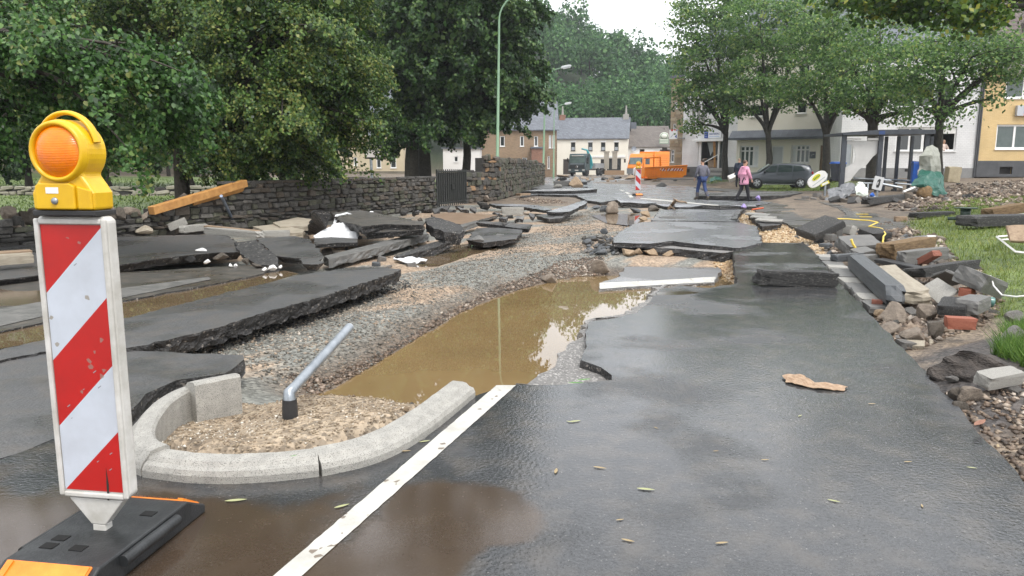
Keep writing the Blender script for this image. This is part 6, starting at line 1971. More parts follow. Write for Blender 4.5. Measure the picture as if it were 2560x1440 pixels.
# signs on the shop
def local_thing(host, name, label, cat, x, y, z):
 rz = host.rotation_euler.z
 return thing(name, label, cat, host.location + Vector((math.cos(rz) * x - math.sin(rz) * y, math.sin(rz) * x + math.cos(rz) * y, z)), rz)
r_ = rect(hs_, 1762, 326, 1803, 345)
fs_ = local_thing(t, 'shop_sign', 'white and blue shop name board above the smashed shop window', 'sign', r_[0], -.12, r_[1])
mb = MB(); mb.bb((0, 0, 0), (r_[2], .1, r_[3])); bd = mb.build('board', mat('sign_board_white', (.72, .73, .76), .4), fs_)
mb = MB(); mb.bb((0, -.01, 0), (r_[2] * .24, -.001, r_[3])); mb.build('blue_field', mat('dark_blue', (.015, .05, .25), .4), bd)
def text(parent, s, size, loc, m, name='lettering', rot=(R(90), 0, 0), ext=.004):
 cu = bpy.data.curves.new(name, 'FONT')
 cu.body, cu.size, cu.extrude = s, size, ext
 cu.align_x, cu.align_y = 'CENTER', 'CENTER'
 tmp = bpy.data.objects.new(name, cu)
 scene.collection.objects.link(tmp)
 dg = bpy.context.evaluated_depsgraph_get()
 me = bpy.data.meshes.new_from_object(tmp.evaluated_get(dg))
 bpy.data.objects.remove(tmp)
 me.materials.clear(); me.materials.append(m)
 o = bpy.data.objects.new(name, me)
 link(o, parent)
 o.location, o.rotation_euler = loc, rot
 return o
text(bd, 'EISENBERG', r_[2] * .13, (r_[2] * .62, -.006, r_[3] * .52), MATS['dark_blue'])
mb = MB()
for k in range(3):
 mb.bb((r_[2] * .03, -.016, r_[3] * (.2 + .25 * k)), (r_[2] * .18, -.011, r_[3] * (.26 + .25 * k)))
for k in range(9):
 mb.bb((r_[2] * (.3 + .07 * k), -.006, r_[3] * .14), (r_[2] * (.35 + .07 * k), -.001, r_[3] * .22))
tag(mb.build('small_print', mat('print_blue', (.25, .35, .6), .4), bd), kind='stuff')
r_ = rect(hs_, 1686, 327, 1709, 348)
ls = local_thing(t, 'box_sign', 'white projecting box sign with red and blue corners between tower and shop', 'sign', -.25, -.9, fz(hs_, 348))
mb = MB(); S_ = .85
mb.bb((-.5, -.06, 0), (.35, .06, S_)); b_ = mb.build('box', mat('box_white', (.74, .75, .76), .35), ls)
mb = MB(); y_ = -.066
mb.add([(-.4, y_, S_), (-.2, y_, S_ - .2), (0, y_, S_)], [(0, 1, 2)]); mb.add([(0, y_, S_), (.14, y_, S_ - .16), (.28, y_, S_)], [(0, 1, 2)])
mb.build('red_corners', mat('corner_red', (.5, .03, .03), .4), b_, recalc=False)
mb = MB(); mb.add([(.35, y_, S_ * .78), (.35, y_, S_), (.24, y_, S_ * .9)], [(0, 1, 2)]); mb.add([(.35, y_, .05), (.35, y_, .4), (.12, y_, .22)], [(0, 1, 2)]); mb.build('blue_corners', MATS['dark_blue'], b_, recalc=False)
mb = MB(); mb.add([(-.38, y_, .14), (-.3, y_, .14), (.1, y_, .5), (.05, y_, .56)], [(0, 1, 2, 3)]); mb.build('grey_mark', M_pane_grey, b_, recalc=False)
for zz in (.05, S_ - .1):
 mb = MB(); mb.bb((.35, -.03, zz), (.5, .9, zz + .06)); mb.build('bracket', M_galv, ls)
# stone tower
ht = house_at('stone_tower', 'narrow stair tower of tan squared stones left of the pale brick shop', 1672, 1703, 73.0, 72.2, 447)
t, w, zb = ht
topz = fz(ht, 195)
sl_ = [rect(ht, 1682, 255, 1690, 272), rect(ht, 1680, 309, 1688, 340), rect(ht, 1677, 374, 1686, 406)]
facade(t, w, topz, sl_, mat('tower_mortar', (.3, .25, .18), .85, (.36, .3, .22), 3), depth=3.5, reveal=.1)
for o_ in sl_:
 window(t, *o_, cols=(1,), trans=.35, fw=.09, sill=True)
TM = [mat('tower_stone_a', (.29, .215, .13), .85, (.37, .28, .18), 3, 5, .5, 14), mat('tower_stone_b', (.23, .175, .115), .85, (.31, .24, .16), 3, 5, .5, 14), mat('tower_stone_c', (.36, .29, .2), .85, (.42, .35, .25), 3, 5, .5, 14)]
rnd = random.Random(4)
z = .02
while z < topz - .2:
 hh = rnd.choice((.26, .32, .4))
 x = 0.0
 while x < w - .02:
  l = min(rnd.uniform(.35, .8), w - x)
  if w - x - l < .2: l = w - x
  if not any(o_[0] - .02 < x + l and x < o_[0] + o_[2] + .02 and o_[1] - .12 < z + hh and z < o_[1] + o_[3] + .02 for o_ in sl_):
   put(BLKS[rnd.randrange(4)], rnd.choice(TM), 'ashlar', (x + l / 2, .02 - rnd.uniform(0, .02), z), (l - .02, .12, hh - .02), (0, 0, 0), t)
  x += l
 z += hh
mb = MB(); mb.bb((-.1, -.1, topz), (w + .1, 3.6, topz + .2)); mb.build('coping', M_slate, t)

# --- white house across the end of the road
he = house_at('white_end_house', 'white two-storey house with slate roof closing the end of the road', 1392, 1567, 124.0, 122.0, 437)
t, w, zb = he
ups = [rect(he, 1427, 356, 1438, 377), rect(he, 1470, 356, 1481, 377), rect(he, 1502, 356, 1513, 377), rect(he, 1535, 356, 1546, 377)]
sw = rect(he, 1517, 396, 1553, 426)
gd_ = rect(he, 1408, 398, 1440, 436)
sd_ = rect(he, 1502, 398, 1515, 436)
eave = fz(he, 346)
facade(t, w, eave, ups + [sw, gd_, sd_], mat('offwhite_render', (.72, .68, .58), .85, (.78, .74, .65), .5, 5, .1, 15), depth=9, reveal=.2)
for o_ in ups:
 f_ = window(t, *o_, fm=mat('dark_frame', (.05, .045, .04), .5), fw=.1, y=.1)
 mb = MB(); mb.bb((o_[0] + .08, .112, o_[1] + .08), (o_[0] + o_[2] - .08, .125, o_[1] + o_[3] * .45)); mb.build('half_curtain', M_pane_grey, f_)
 mb = MB(); mb.bb((o_[0] - .1, -.06, o_[1] + o_[3] + .02), (o_[0] + o_[2] + .1, -.004, o_[1] + o_[3] + .28)); mb.build('lintel', M_wframe, f_)
window(t, *sw, fm=MATS['dark_frame'], fw=.1, sill=False, name='shop_window', y=.1)
mb = MB(); mb.bb((sw[0] - .3, -.05, .02), (w - .4, -.003, sw[1])); mb.build('plinth', mat('ochre_plinth', (.26, .17, .10), .8, (.3, .2, .12), 1), t)
mb = MB(); mb.bb((gd_[0], .15, gd_[1]), (gd_[0] + gd_[2], .2, gd_[1] + gd_[3])); mb.build('gate_opening', mat('brown_gate', (.05, .04, .035), .8), t)
mb = MB(); mb.bb((sd_[0], .15, sd_[1]), (sd_[0] + sd_[2], .2, sd_[1] + sd_[3])); mb.build('door', M_dark, t)
mb = MB(); mb.bb((fx(he, 1440), -.12, fz(he, 394)), (w - .3, -.004, fz(he, 390))); mb.build('cornice', M_wframe, t)
rf, gb = gable_roof(t, w, 9, eave, fz(he, 303) - eave + .6, M_roofs, over=.25)
gb.build('gable', MATS['offwhite_render'], t, recalc=False)
for x_ in (.3, w - .5):
 mb = MB(); mb.bb((x_ - .45, 4.0, eave + 1.6), (x_ + .45, 5.0, eave + 3.9)); c_ = mb.build('chimney', M_brickr if x_ < 1 else M_conc, rf)
 mb = MB(); mb.tube([(x_, 4.5, eave + 3.9), (x_, 4.5, eave + 5.3)], [.2, .1], 8); mb.build('chimney_pot', M_conc, c_)
# --- low house right of it
hl = house_at('low_house', 'low white house with grey-brown roof behind the orange truck', 1568, 1676, 126.0, 126.0, 436)
t, w, zb = hl
wo = [rect(hl, 1599, 373, 1611, 398), rect(hl, 1655, 368, 1668, 398)]
eave = fz(hl, 366)
facade(t, w, eave, wo, M_white_r, depth=8, reveal=.2)
for o_ in wo:
 window(t, *o_, fm=MATS['dark_frame'], fw=.1, y=.1)
rf, gb = gable_roof(t, w, 8, eave, fz(hl, 322) - eave + .5, M_roofb, over=.25)
gb.build('gable', M_white_r, t, recalc=False)
mb = MB(); mb.bb((w * .12, 3.4, eave + 2.2), (w * .12 + 1.0, 4.4, eave + 4.0)); mb.build('chimney', M_slate, rf)
dsh = local_thing(t, 'satellite_dish', 'grey satellite dish on the low white house', 'satellite dish', .9, -.5, eave - .4)
mb = MB(); mb.lathe([(0, .02), (.25, .04), (.4, .1)], 20, M=Matrix.Rotation(R(75), 4, 'X')); mb.build('dish', mat('dish_grey', (.2, .22, .26), .5), dsh)
mb = MB(); mb.tube([(0, .0, 0), (0, .5, -.1)], .04, 6); mb.build('mount', M_galv, dsh)
bs_ = local_thing(t, 'pub_sign', 'hanging oval pub sign above a lettered board on the low house', 'sign', fx(hl, 1656), -1.0, fz(hl, 360))
mb = MB(); mb.lathe([(0, .03), (.72, .03), (.72, -.03), (0, -.03)], 24, M=Matrix.Translation((0, 0, 1.55)) @ Matrix.Rotation(R(90), 4, 'X')); ov = mb.build('oval', mat('oval_cream', (.6, .62, .55), .4), bs_); ov.scale = (1, 1, .8)
mb = MB(); mb.lathe([(.5, .04), (.6, .04), (.6, .035), (.5, .035)], 24, M=Matrix.Translation((0, 0, 1.55)) @ Matrix.Rotation(R(90), 4, 'X')); mb.build('oval_ring', mat('oval_green', (.12, .2, .12), .4), ov)
mb = MB(); mb.bb((-.75, -.03, 0), (.75, .03, .85)); bb_ = mb.build('board', mat('pub_board', (.2, .27, .2), .4), bs_)
mb = MB()
for k in range(3):
 mb.bb((-.65, -.037, .12 + .26 * k), (.65, -.031, .24 + .26 * k))
mb.build('lettering_lines', MATS['oval_cream'], bb_)
mb = MB(); mb.tube([(0, 0, 2.2), (0, 0, 2.5), (0, 1.0, 2.5)], .04, 6); mb.build('bracket', M_iron, bs_)
# --- brown brick house left, and what shows under the limes
hb = house_at('brick_house', 'brown brick house with slate roof at the left end of the road', 1200, 1391, 100.0, 100.0, 445)
t, w, zb = hb
wo = [rect(hb, 1372, 338, 1378, 370), rect(hb, 1381, 338, 1387, 370), rect(hb, 1369, 390, 1375, 422), rect(hb, 1300, 340, 1310, 366), rect(hb, 1335, 340, 1345, 366), rect(hb, 1250, 340, 1262, 366), rect(hb, 1305, 394, 1318, 420)]
eave = fz(hb, 322)
facade(t, w, eave, wo, M_brickw, depth=9, reveal=.2)
for o_ in wo:
 window(t, *o_, fw=.1, y=.08, pm=M_pane_grey if o_ in wo[:2] else M_glass)
rf, gb = gable_roof(t, w, 9, eave, 3.6, M_roofs, over=.3)
gb.build('gable', M_brickw, t, recalc=False)
mb = MB(); mb.bb((fx(hb, 1328), -2.2, 0), (fx(hb, 1356), -.02, fz(hb, 372))); mb.build('annex', M_brickr, t)
mb = MB(); mb.bb((fx(hb, 1326), -2.35, fz(hb, 372)), (fx(hb, 1358), -.02, fz(hb, 368))); mb.build('annex_roof', M_slate, t)
hq = house_at('white_annex', 'small white building showing under the lime crowns', 1108, 1200, 92.0, 92.0, 428)
t, w, zb = hq
wo = [rect(hq, 1168, 391, 1178, 405), rect(hq, 1135, 391, 1145, 405)]
facade(t, w, fz(hq, 372), wo, M_white_r, depth=6, reveal=.15)
for o_ in wo:
 window(t, *o_, fw=.08, y=.06)
mb = MB(); mb.bb((-.2, -.2, fz(hq, 372)), (w + .2, 6.2, fz(hq, 369))); mb.build('roof', M_slate, t)
hcr = house_at('cream_park_house', 'cream house beyond the park showing between the limes', 840, 1010, 82.0, 82.0, 428)
t, w, zb = hcr
wo = [rect(hcr, 883, 393, 892, 414), rect(hcr, 975, 390, 990, 420), rect(hcr, 940, 395, 952, 420)]
facade(t, w, fz(hcr, 300), wo, mat('cream_park', (.48, .4, .28), .85, (.54, .46, .33), 1, 5, .1, 12), depth=7, reveal=.15)
for o_ in wo:
 window(t, *o_, fw=.08, y=.06)
rf, gb = gable_roof(t, w, 7, fz(hcr, 300), 3.4, M_slate, over=.3)
gb.build('gable', MATS['cream_park'], t, recalc=False)
# ------------------------------------------------------------------ vehicles
def paint_mat(name, col, rough=.3, metal=.0, col2=None):
 m = mat(name, col, rough, col2 or tuple(c * 1.15 for c in col), 2.5, 4, metal=metal)
 m.node_tree.nodes['Principled BSDF'].inputs['Coat Weight'].default_value = .35
 return m
M_tyre = mat('tyre', (.013, .013, .014), .75, (.025, .025, .026), 12)
M_alloy = mat('alloy', (.5, .51, .53), .35, (.6, .61, .63), 6, metal=.5)
M_chrome = mat('chrome', (.6, .61, .62), .15, metal=.9)
def wheel(parent, x, y, r, w, spokes=5, name='wheel', side=-1, rim=.66):
 e = MB()
 Mx = Matrix.Translation((x, y, r)) @ Matrix.Rotation(R(90), 4, 'X')
 e.lathe([(r * rim, -w / 2), (r * .93, -w / 2), (r, -w * .36), (r, w * .36), (r * .93, w / 2), (r * rim, w / 2), (r * rim, -w / 2)], 24, M=Mx)
 ty = e.build(name, M_tyre, parent)
 rm = MB()
 yo = y + side * w * .42
 for k in range(spokes):
  for dd in (-.11, .11):
   t = 2 * math.pi * k / spokes + dd
   a = Vector((x, yo, r)); b = a + Vector((math.cos(t + dd * .6), 0, math.sin(t + dd * .6))) * r * rim
   rm.tube([a, b], [r * .1, r * .075], 5)
 rm.lathe([(r * rim * .88, -.02), (r * rim * .88, .02), (r * rim, .02), (r * rim, -.02)], 24, M=Matrix.Translation((x, yo, r)) @ Matrix.Rotation(R(90), 4, 'X'))
 rm.build('rim', M_alloy, ty)
 dk = MB(); dk.lathe([(0, 0), (r * rim, 0)], 20, M=Matrix.Translation((x, yo - side * .05, r)) @ Matrix.Rotation(R(90), 4, 'X')); dk.build('brake_disc', M_black, ty)
 return ty

def loft_body(sections, name, m, parent, sub=2):
 """skin over closed sections (lists of (x, y, z) of equal count)"""
 n = len(sections[0])
 vs = [p for s in sections for p in s]
 fs = [(i * n + k, i * n + (k + 1) % n, (i + 1) * n + (k + 1) % n, (i + 1) * n + k) for i in range(len(sections) - 1) for k in range(n)]
 fs += [tuple(range(n))[::-1], tuple(range((len(sections) - 1) * n, len(sections) * n))]
 mb = MB(); mb.add(vs, fs, 0, True)
 o = mb.build(name, m, parent)
 if sub:
  s = o.modifiers.new('sub', 'SUBSURF'); s.levels = s.render_levels = sub
 return o
# damaged grey hatchback: x forward (to the left in the photograph), side seen is -y
car = thing('grey_car', 'dented dark grey hatchback with starred windscreen stranded on the verge', 'car', G(1952, 471, .03) + Vector((0, .9, .02)), R(180 - 10))
M_car = paint_mat('car_grey', (.06, .068, .08), .28, .3)
M_carglass = mat('car_glass', (.03, .045, .045), .05, (.05, .065, .065), 2, spec=.9)
def car_sec(x, wl, zl, zs, wtop, zt):
 """section: sill, shoulder, roof"""
 h = [(-wl * .86, zl), (-wl, zl + .12), (-wl * 1.01, (zl + zs) / 2), (-wl * .97, zs)]
 up = [(-wtop, zt - .03), (-wtop * .72, zt), (0, zt + .01)]
 left = h + up
 right = [(-a, b) for a, b in left[::-1][1:]]
 return [(x, a, b) for a, b in left + right]
S = [(-2.12, .70, .42, .80, .62, .90), (-2.10, .80, .34, .92, .66, 1.05), (-1.95, .87, .26, .98, .64, 1.42), (-1.55, .89, .22, .97, .63, 1.52), (-.8, .89, .2, .95, .64, 1.56), (0.0, .89, .2, .93, .64, 1.555),
  (.45, .89, .2, .92, .63, 1.47), (.9, .89, .2, .91, .68, 1.14), (1.2, .89, .2, .89, .70, .985), (1.7, .88, .22, .84, .64, .90), (2.05, .82, .26, .72, .52, .78), (2.18, .66, .34, .60, .42, .66)]
cb = loft_body([car_sec(*s) for s in S], 'body', M_car, car, 2)
def side_glass(pts, nm='side_window', m=None, sd=-1, off=.012):
 mb = MB()
 def wy(x, z):
  t = min(1, max(0, (z - .93) / .62))
  return (.865 + (.64 - .865) * t) + off
 mb.add([(x, sd * wy(x, z), z) for x, z in pts], [tuple(range(len(pts)))])
 mb.add([(x, sd * (wy(x, z) - .02), z) for x, z in pts], [tuple(range(len(pts)))[::-1]])
 return mb.build(nm, m or M_carglass, car, recalc=False)
for sd in (-1, 1):
 side_glass([(.98, 1.0), (.18, 1.0), (.10, 1.44), (.42, 1.40), (.7, 1.22)], sd=sd)
 side_glass([(.08, 1.0), (-.78, 1.02), (-.82, 1.42), (.0, 1.455)], sd=sd, m=M_dark if sd < 0 else None)
 side_glass([(-.86, 1.04), (-1.6, 1.10), (-1.35, 1.38), (-.9, 1.42)], sd=sd)
ws = MB()
ws.add([(1.14, -.68, 1.0), (1.2, 0, 1.03), (1.14, .68, 1.0), (.5, .56, 1.462), (.52, 0, 1.50), (.5, -.56, 1.462)], [(0, 1, 4, 5), (1, 2, 3, 4)])
mws = mat('starred_glass', (.10, .14, .13), .12, (.2, .26, .24), 6, 6, .3, 30)
wso = ws.build('windscreen', mws, car, recalc=True)
wso.location = (.035, 0, .03)
rw = MB(); rw.add([(-1.97, -.6, 1.12), (-1.97, .6, 1.12), (-1.80, .52, 1.44), (-1.80, -.52, 1.44)], [(0, 1, 2, 3)]); o = rw.build('rear_window', M_carglass, car); o.location = (-.10, 0, 0)
for x in (1.33, -1.32):
 for sd in (-1, 1):
  mb = MB(); mb.lathe([(.0, 0), (.39, 0), (.40, .03), (.39, .05)], 24, M=Matrix.Translation((x, sd * .865, .335)) @ Matrix.Rotation(R(90), 4, 'X'))
  mb.build('wheel_arch', M_black, car)
  wheel(car, x, sd * .835, .325, .22, 5, side=sd)
for sd in (-1, 1):
 mb = MB(); mb.lathe([(0, .03), (.10, .015), (.14, 0), (.12, -.02)], 14, M=Matrix.Translation((2.0, sd * .66, .70)) @ Matrix.Rotation(R(60), 4, 'Y') @ Matrix.Rotation(R(-25 * sd), 4, 'X'))
 h_ = mb.build('headlight', mat('headlamp', (.25, .27, .28), .1, (.5, .52, .53), 9), car); h_.scale = (1, 1, 1)
 mb = MB(); mb.bb((-2.1, sd * .62, .88), (-1.98, sd * .84, 1.04)); mb.build('tail_light', mat('tail_red', (.35, .015, .02), .2), car, bevel=.02)
 mb = MB(); mb.box((.88, sd * 1.0, 1.03), (.14, .2, .13)); mb.build('wing_mirror', M_black, car, bevel=.04)
 for xx in (.1, -.8):
  mb = MB(); mb.tube([(xx - .02, sd * .895, .90), (xx - .2, sd * .905, .905)], .018, 6); mb.build('door_handle', M_car, car)
 for xx in (1.02, .12, -.86):
  mb = MB(); mb.tube([(xx, sd * .893, .30), (xx, sd * .902, .6), (xx - .02, sd * .868, .95)], .006, 4); mb.build('door_seam', M_black, car)
 mb = MB(); mb.tube([(1.0, sd * .86, .235), (-1.0, sd * .86, .235)], .03, 6); mb.build('sill_trim', M_chrome, car)
mb = MB(); mb.bb((2.06, -.5, .36), (2.15, .5, .50)); mb.build('grille', M_black, car, bevel=.02)
mb = MB(); mb.tube([(1.95, -.72, .27), (2.1, -.5, .25), (2.16, 0, .25), (2.1, .5, .25), (1.95, .72, .27)], .03, 6); mb.build('front_lip', M_alloy, car)
mb = MB(); mb.tube([(2.02, -.62, .45), (1.95, -.75, .46)], .02, 6); mb.build('bumper_trim', M_chrome, car)
mb = MB()                                   # crumpled wing and door panels
for (x, z, sx, sz) in ((-.5, .55, .3, .1), (.1, .6, .22, .14), (-.75, .42, .2, .08)):
 mb.add([(x - sx, -.905, z - sz), (x + sx * .2, -.90, z - sz * 1.1), (x + sx, -.905, z), (x + sx * .3, -.905, z + sz), (x - sx * .4, -.90, z + sz * .6), (x, -.875, z)], [(0, 1, 5), (1, 2, 5), (2, 3, 5), (3, 4, 5), (4, 0, 5)])
mb.build('dents', M_car, car, recalc=True)
mb = MB(); mb.lathe([(0, .012), (.07, .01), (.075, 0)], 14, M=Matrix.Translation((1.0, -.90, .74)) @ Matrix.Rotation(R(90), 4, 'X')); mb.build('dark_hole', M_black, car)

# lorry with crane in front of the end house; front looks towards the camera
def lorry_cab(parent, m, W=2.5, H0=.75, H1=3.05, D=2.0, glass=None, y0=0.0):
 mb = MB()
 mb.prism([(y0, H0), (y0 - .02, 1.35), (y0 + .06, 1.75), (y0 + .32, 2.75), (y0 + .5, H1), (y0 + D, H1 + .02), (y0 + D, H0)], -W / 2, W / 2, M=Matrix(((0, 1, 0, 0), (1, 0, 0, 0), (0, 0, 1, 0), (0, 0, 0, 1))))
 return mb.build('cab', m, parent, bevel=.07, seg=3)
M_truck = paint_mat('lorry_slate', (.05, .075, .085), .35, .1)
tr = thing('crane_lorry', 'dark slate lorry with turquoise loading crane in front of the white end house', 'lorry', G(1442, 440, .0), R(-24))
cab = lorry_cab(tr, M_truck)
def fpan(nm, m, x0, x1, z0, z1, y, parent, tilt=0.0, bev=.01):
 mb = MB()
 mb.add([(x0, y, z0), (x1, y, z0), (x1, y + tilt, z1), (x0, y + tilt, z1), (x0, y + .03, z0), (x1, y + .03, z0), (x1, y + tilt + .03, z1), (x0, y + tilt + .03, z1)], [(0, 1, 2, 3), (4, 7, 6, 5), (0, 4, 5, 1), (2, 6, 7, 3), (1, 5, 6, 2), (0, 3, 7, 4)])
 return mb.build(nm, m, parent)
M_ws = mat('lorry_glass', (.05, .085, .085), .07, (.1, .15, .145), 1.2, spec=.8)
fpan('windscreen', M_ws, -1.08, 1.08, 1.78, 2.66, .02, cab, .27)
fpan('sun_visor', mat('visor_green', (.12, .2, .19), .4), -1.1, 1.1, 2.68, 2.85, .24, cab, .06)
mb = MB(); mb.bb((-.85, .215, 2.72), (.85, .238, 2.82)); mb.build('visor_strip', M_whitep, cab)
fpan('grille', mat('grille_dark', (.02, .022, .024), .5), -1.05, 1.05, 1.0, 1.5, -.05, cab)
mb = MB()
for k in range(4):
 mb.bb((-1.0, -.075, 1.06 + .11 * k), (1.0, -.051, 1.09 + .11 * k))
mb.build('grille_slats', M_truck, cab)
em = MB(); em.lathe([(.15, -.02), (.19, -.02), (.19, .02), (.15, .02)], 20, M=Matrix.Translation((0, -.09, 1.22)) @ Matrix.Rotation(R(90), 4, 'X'))
for k in range(3):
 t = R(90 + 120 * k); em.tube([(0, -.09, 1.22), (.16 * math.cos(t), -.09, 1.22 + .16 * math.sin(t))], [.035, .012], 5)
em.build('emblem', M_chrome, cab)
fpan('front_lettering_strip', mat('dim_letter', (.2, .25, .28), .4), -.95, .95, 1.58, 1.72, -.02, cab)
fpan('bumper', M_truck, -1.22, 1.22, .5, .98, -.12, cab)
fpan('number_plate', M_whitep, -.26, .26, .72, .84, -.135, cab)
for sd in (-1, 1):
 fpan('headlight', mat('headlamp_amber', (.5, .5, .48), .2), *( (-1.16, -.82) if sd < 0 else (.82, 1.16)), .72, .92, -.135, cab)
 mb = MB(); mb.bb((sd * 1.252, .45, 1.7), (sd * 1.256, 1.3, 2.5)); mb.build('side_window', M_glass, cab)
 mb = MB(); mb.bb((sd * 1.32, .1, 1.9), (sd * 1.5, .2, 2.45)); mb.build('wing_mirror', M_black, cab)
fr = MB(); fr.bb((-.45, .4, .75), (.45, 8.6, 1.0)); fr.bb((-1.25, 4.2, 1.05), (1.25, 8.6, 1.25)); fr.bb((-1.25, 4.2, 1.25), (-1.2, 8.6, 1.75)); fr.bb((1.2, 4.2, 1.25), (1.25, 8.6, 1.75)); fr.bb((-1.2, 4.2, 1.25), (1.2, 4.26, 1.75)); fr.build('flatbed', mat('bed_grey', (.22, .23, .24), .5, (.3, .31, .32), 3), tr)
for y in (1.1, 6.2, 7.6):
 for sd in (-1, 1):
  e = MB(); e.lathe([(.28, -.16), (.48, -.16), (.52, -.1), (.52, .1), (.48, .16), (.28, .16), (0, .1)], 20, M=Matrix.Translation((sd * 1.05, y, .52)) @ Matrix.Rotation(R(90), 4, 'Y')); w_ = e.build('wheel', M_tyre, tr)
M_teal = paint_mat('crane_turquoise', (.02, .27, .30), .4)
cr = MB(); cr.bb((.75, 2.4, 1.0), (1.2, 3.0, 2.3)); cr.tube([(1.0, 2.7, 2.2), (.6, 2.5, 3.55), (-.2, 2.5, 3.75)], [.16, .14, .12], 6); cr.tube([(.6, 2.5, 3.55), (1.15, 2.6, 2.6), (1.35, 2.8, 1.4)], [.13, .12, .08], 6)
cr.build('crane', M_teal, tr)
for x0 in (.75, 2.0):
 mb = MB(); mb.bb((x0 + .4, 8.7, .9), (x0 + 1.1, 8.95, 3.5)); mb.bb((x0 + .3, 8.65, 3.3), (x0 + 1.2, 9.0, 3.5)); mb.build('loading_ramp', mat('ramp_steel', (.33, .29, .23), .6, (.4, .36, .3), 3), tr)
# orange suction lorry
M_or = paint_mat('lorry_orange', (.85, .25, .012), .4)
so = thing('orange_lorry', 'orange suction excavator lorry with lettered tank behind the orange skip', 'lorry', G(1586, 443, .0), R(-52))
so.scale = (1, 1, .9)
cab = lorry_cab(so, M_or, H1=3.2)
fpan('windscreen', M_ws, -1.08, 1.08, 1.78, 2.7, .02, cab, .27)
fpan('bumper', M_galv, -1.22, 1.22, .45, 1.2, -.12, cab)
for sd in (-1, 1):
 mb = MB(); mb.bb((sd * 1.252, .55, 1.75), (sd * 1.258, 1.35, 2.55)); mb.build('side_window', M_glass, cab)
 mb = MB(); mb.bb((sd * 1.35, -.3, 2.0), (sd * 1.55, -.2, 2.5)); mb.build('wing_mirror', M_black, cab)
mb = MB(); mb.bb((-1.25, 2.2, 1.1), (1.25, 5.2, 3.5)); mb.bb((-1.2, 2.15, 2.9), (1.2, 2.2, 3.3)); bx_ = mb.build('pump_housing', M_or, so, bevel=.06)
mb = MB()
for k in range(7):
 mb.bb((1.252, 2.5, 1.5 + .25 * k), (1.27, 4.9, 1.56 + .25 * k))
mb.build('louvres', mat('deep_orange', (.55, .15, .01), .5), bx_)
mb = MB(); mb.prism([(5.7, 1.3), (10.2, 1.3), (10.3, 2.2), (10.2, 3.65), (5.7, 3.65), (5.4, 2.4)], -1.25, 1.25, M=Matrix(((0, 1, 0, 0), (1, 0, 0, 0), (0, 0, 1, 0), (0, 0, 0, 1)))); tk = mb.build('tank', M_or, so, bevel=.1)
mb = MB(); mb.bb((1.252, 5.7, 2.4), (1.27, 10.1, 2.65)); mb.build('tank_rib', MATS['deep_orange'], tk)
mb = MB(); mb.bb((-.9, 5.6, 3.66), (.9, 9.6, 3.85)); mb.build('roof_tray', M_black, tk)
lt = text(tk, 'HAAS', 1.0, (1.262, 8.4, 3.1), mat('dark_letter', (.08, .03, .01), .5), rot=(R(90), 0, R(90)))
lt.scale = (1, .75, 1)
mb = MB(); mb.bb((1.262, 6.15, 2.75), (1.275, 6.95, 3.4)); lg = mb.build('logo_panel', M_whitep, tk)
text(lg, 'H', .7, (1.28, 6.55, 3.07), MATS['dark_letter'], name='logo_letter', rot=(R(90), 0, R(90)))
mb = MB(); mb.tube([(.4, 5.3, 3.2), (.7, 5.45, 3.5), (1.1, 5.5, 2.4), (1.2, 5.5, 1.6)], .14, 8); mb.build('suction_hose', M_black, so)
mb = MB(); mb.bb((-.45, .4, .6), (.45, 10.2, 1.1)); mb.bb((-1.2, 6, .85), (-1.0, 9.8, 1.25)); mb.build('chassis', M_galv, so)
for y in (1.2, 4.4, 8.0, 9.3):
 for sd in (-1, 1):
  e = MB(); e.lathe([(.28, -.16), (.48, -.16), (.52, -.1), (.52, .1), (.48, .16), (.28, .16), (0, .1)], 20, M=Matrix.Translation((sd * 1.05, y, .52)) @ Matrix.Rotation(R(90), 4, 'Y')); e.build('wheel', M_tyre, so)
# orange skip
sk = thing('orange_skip', 'open orange steel skip with red and white hatched plates before the orange lorry', 'skip', G(1612, 456, .0), R(13))
Ls = 3.9
sb = MB()
W2 = 2.2
for (y, s) in ((0, -1), (W2, 1)):
 sb.prism([(.35, .35), (Ls - .5, .3), (Ls, .75), (Ls + .05, 1.45), (0, 1.25), (-.05, .7)], y, y + .08)
sb.bb((.3, .08, .3), (Ls - .4, W2, .38)); sb.bb((-.04, .08, .5), (.04, W2, 1.25)); sb.bb((Ls - .05, .08, .6), (Ls + .03, W2, 1.4))
sko = sb.build('tub', M_or, sk)
mb = MB()
for k in range(9):
 mb.bb((.1 + k * .17, -.07, .5), (.17 + k * .17, -.001, 1.2))
mb.build('side_ribs', M_or, sk)
mb = MB(); mb.tube([(-.05, -.03, 1.28), (Ls * .5, -.03, 1.36), (Ls + .05, -.03, 1.47)], .06, 6); mb.build('top_rail', M_or, sk)
mb = MB(); mb.bb((Ls * .5 - .05, -.06, .4), (Ls * .5 + .05, -.001, 1.38)); mb.build('post', M_or, sk)
for x0 in (1.3, 2.45):
 mb = MB(); mb.bb((x0, -.03, .98), (x0 + 1.1, -.02, 1.2)); hp = mb.build('hatched_plate', M_whitep, sk)
 mb = MB()
 for k in range(4):
  a = x0 + .06 + k * .26
  mb.add([(a, -.036, .98), (a + .14, -.036, .98), (a + .3, -.036, 1.2), (a + .16, -.036, 1.2)], [(0, 1, 2, 3)])
 mb.build('red_stripes', M_red, hp, recalc=False)
for x0 in (.8, 3.4):
 mb = MB(); mb.bb((x0, .2, -.02), (x0 + .7, 2.1, .3)); mb.build('support_block', M_wood, sk)
mb = MB(); mb.bb((1.2, .3, .2), (3.8, 2.0, .36)); mb.build('skid', mat('skid_dark', (.2, .07, .02), .6), sk)
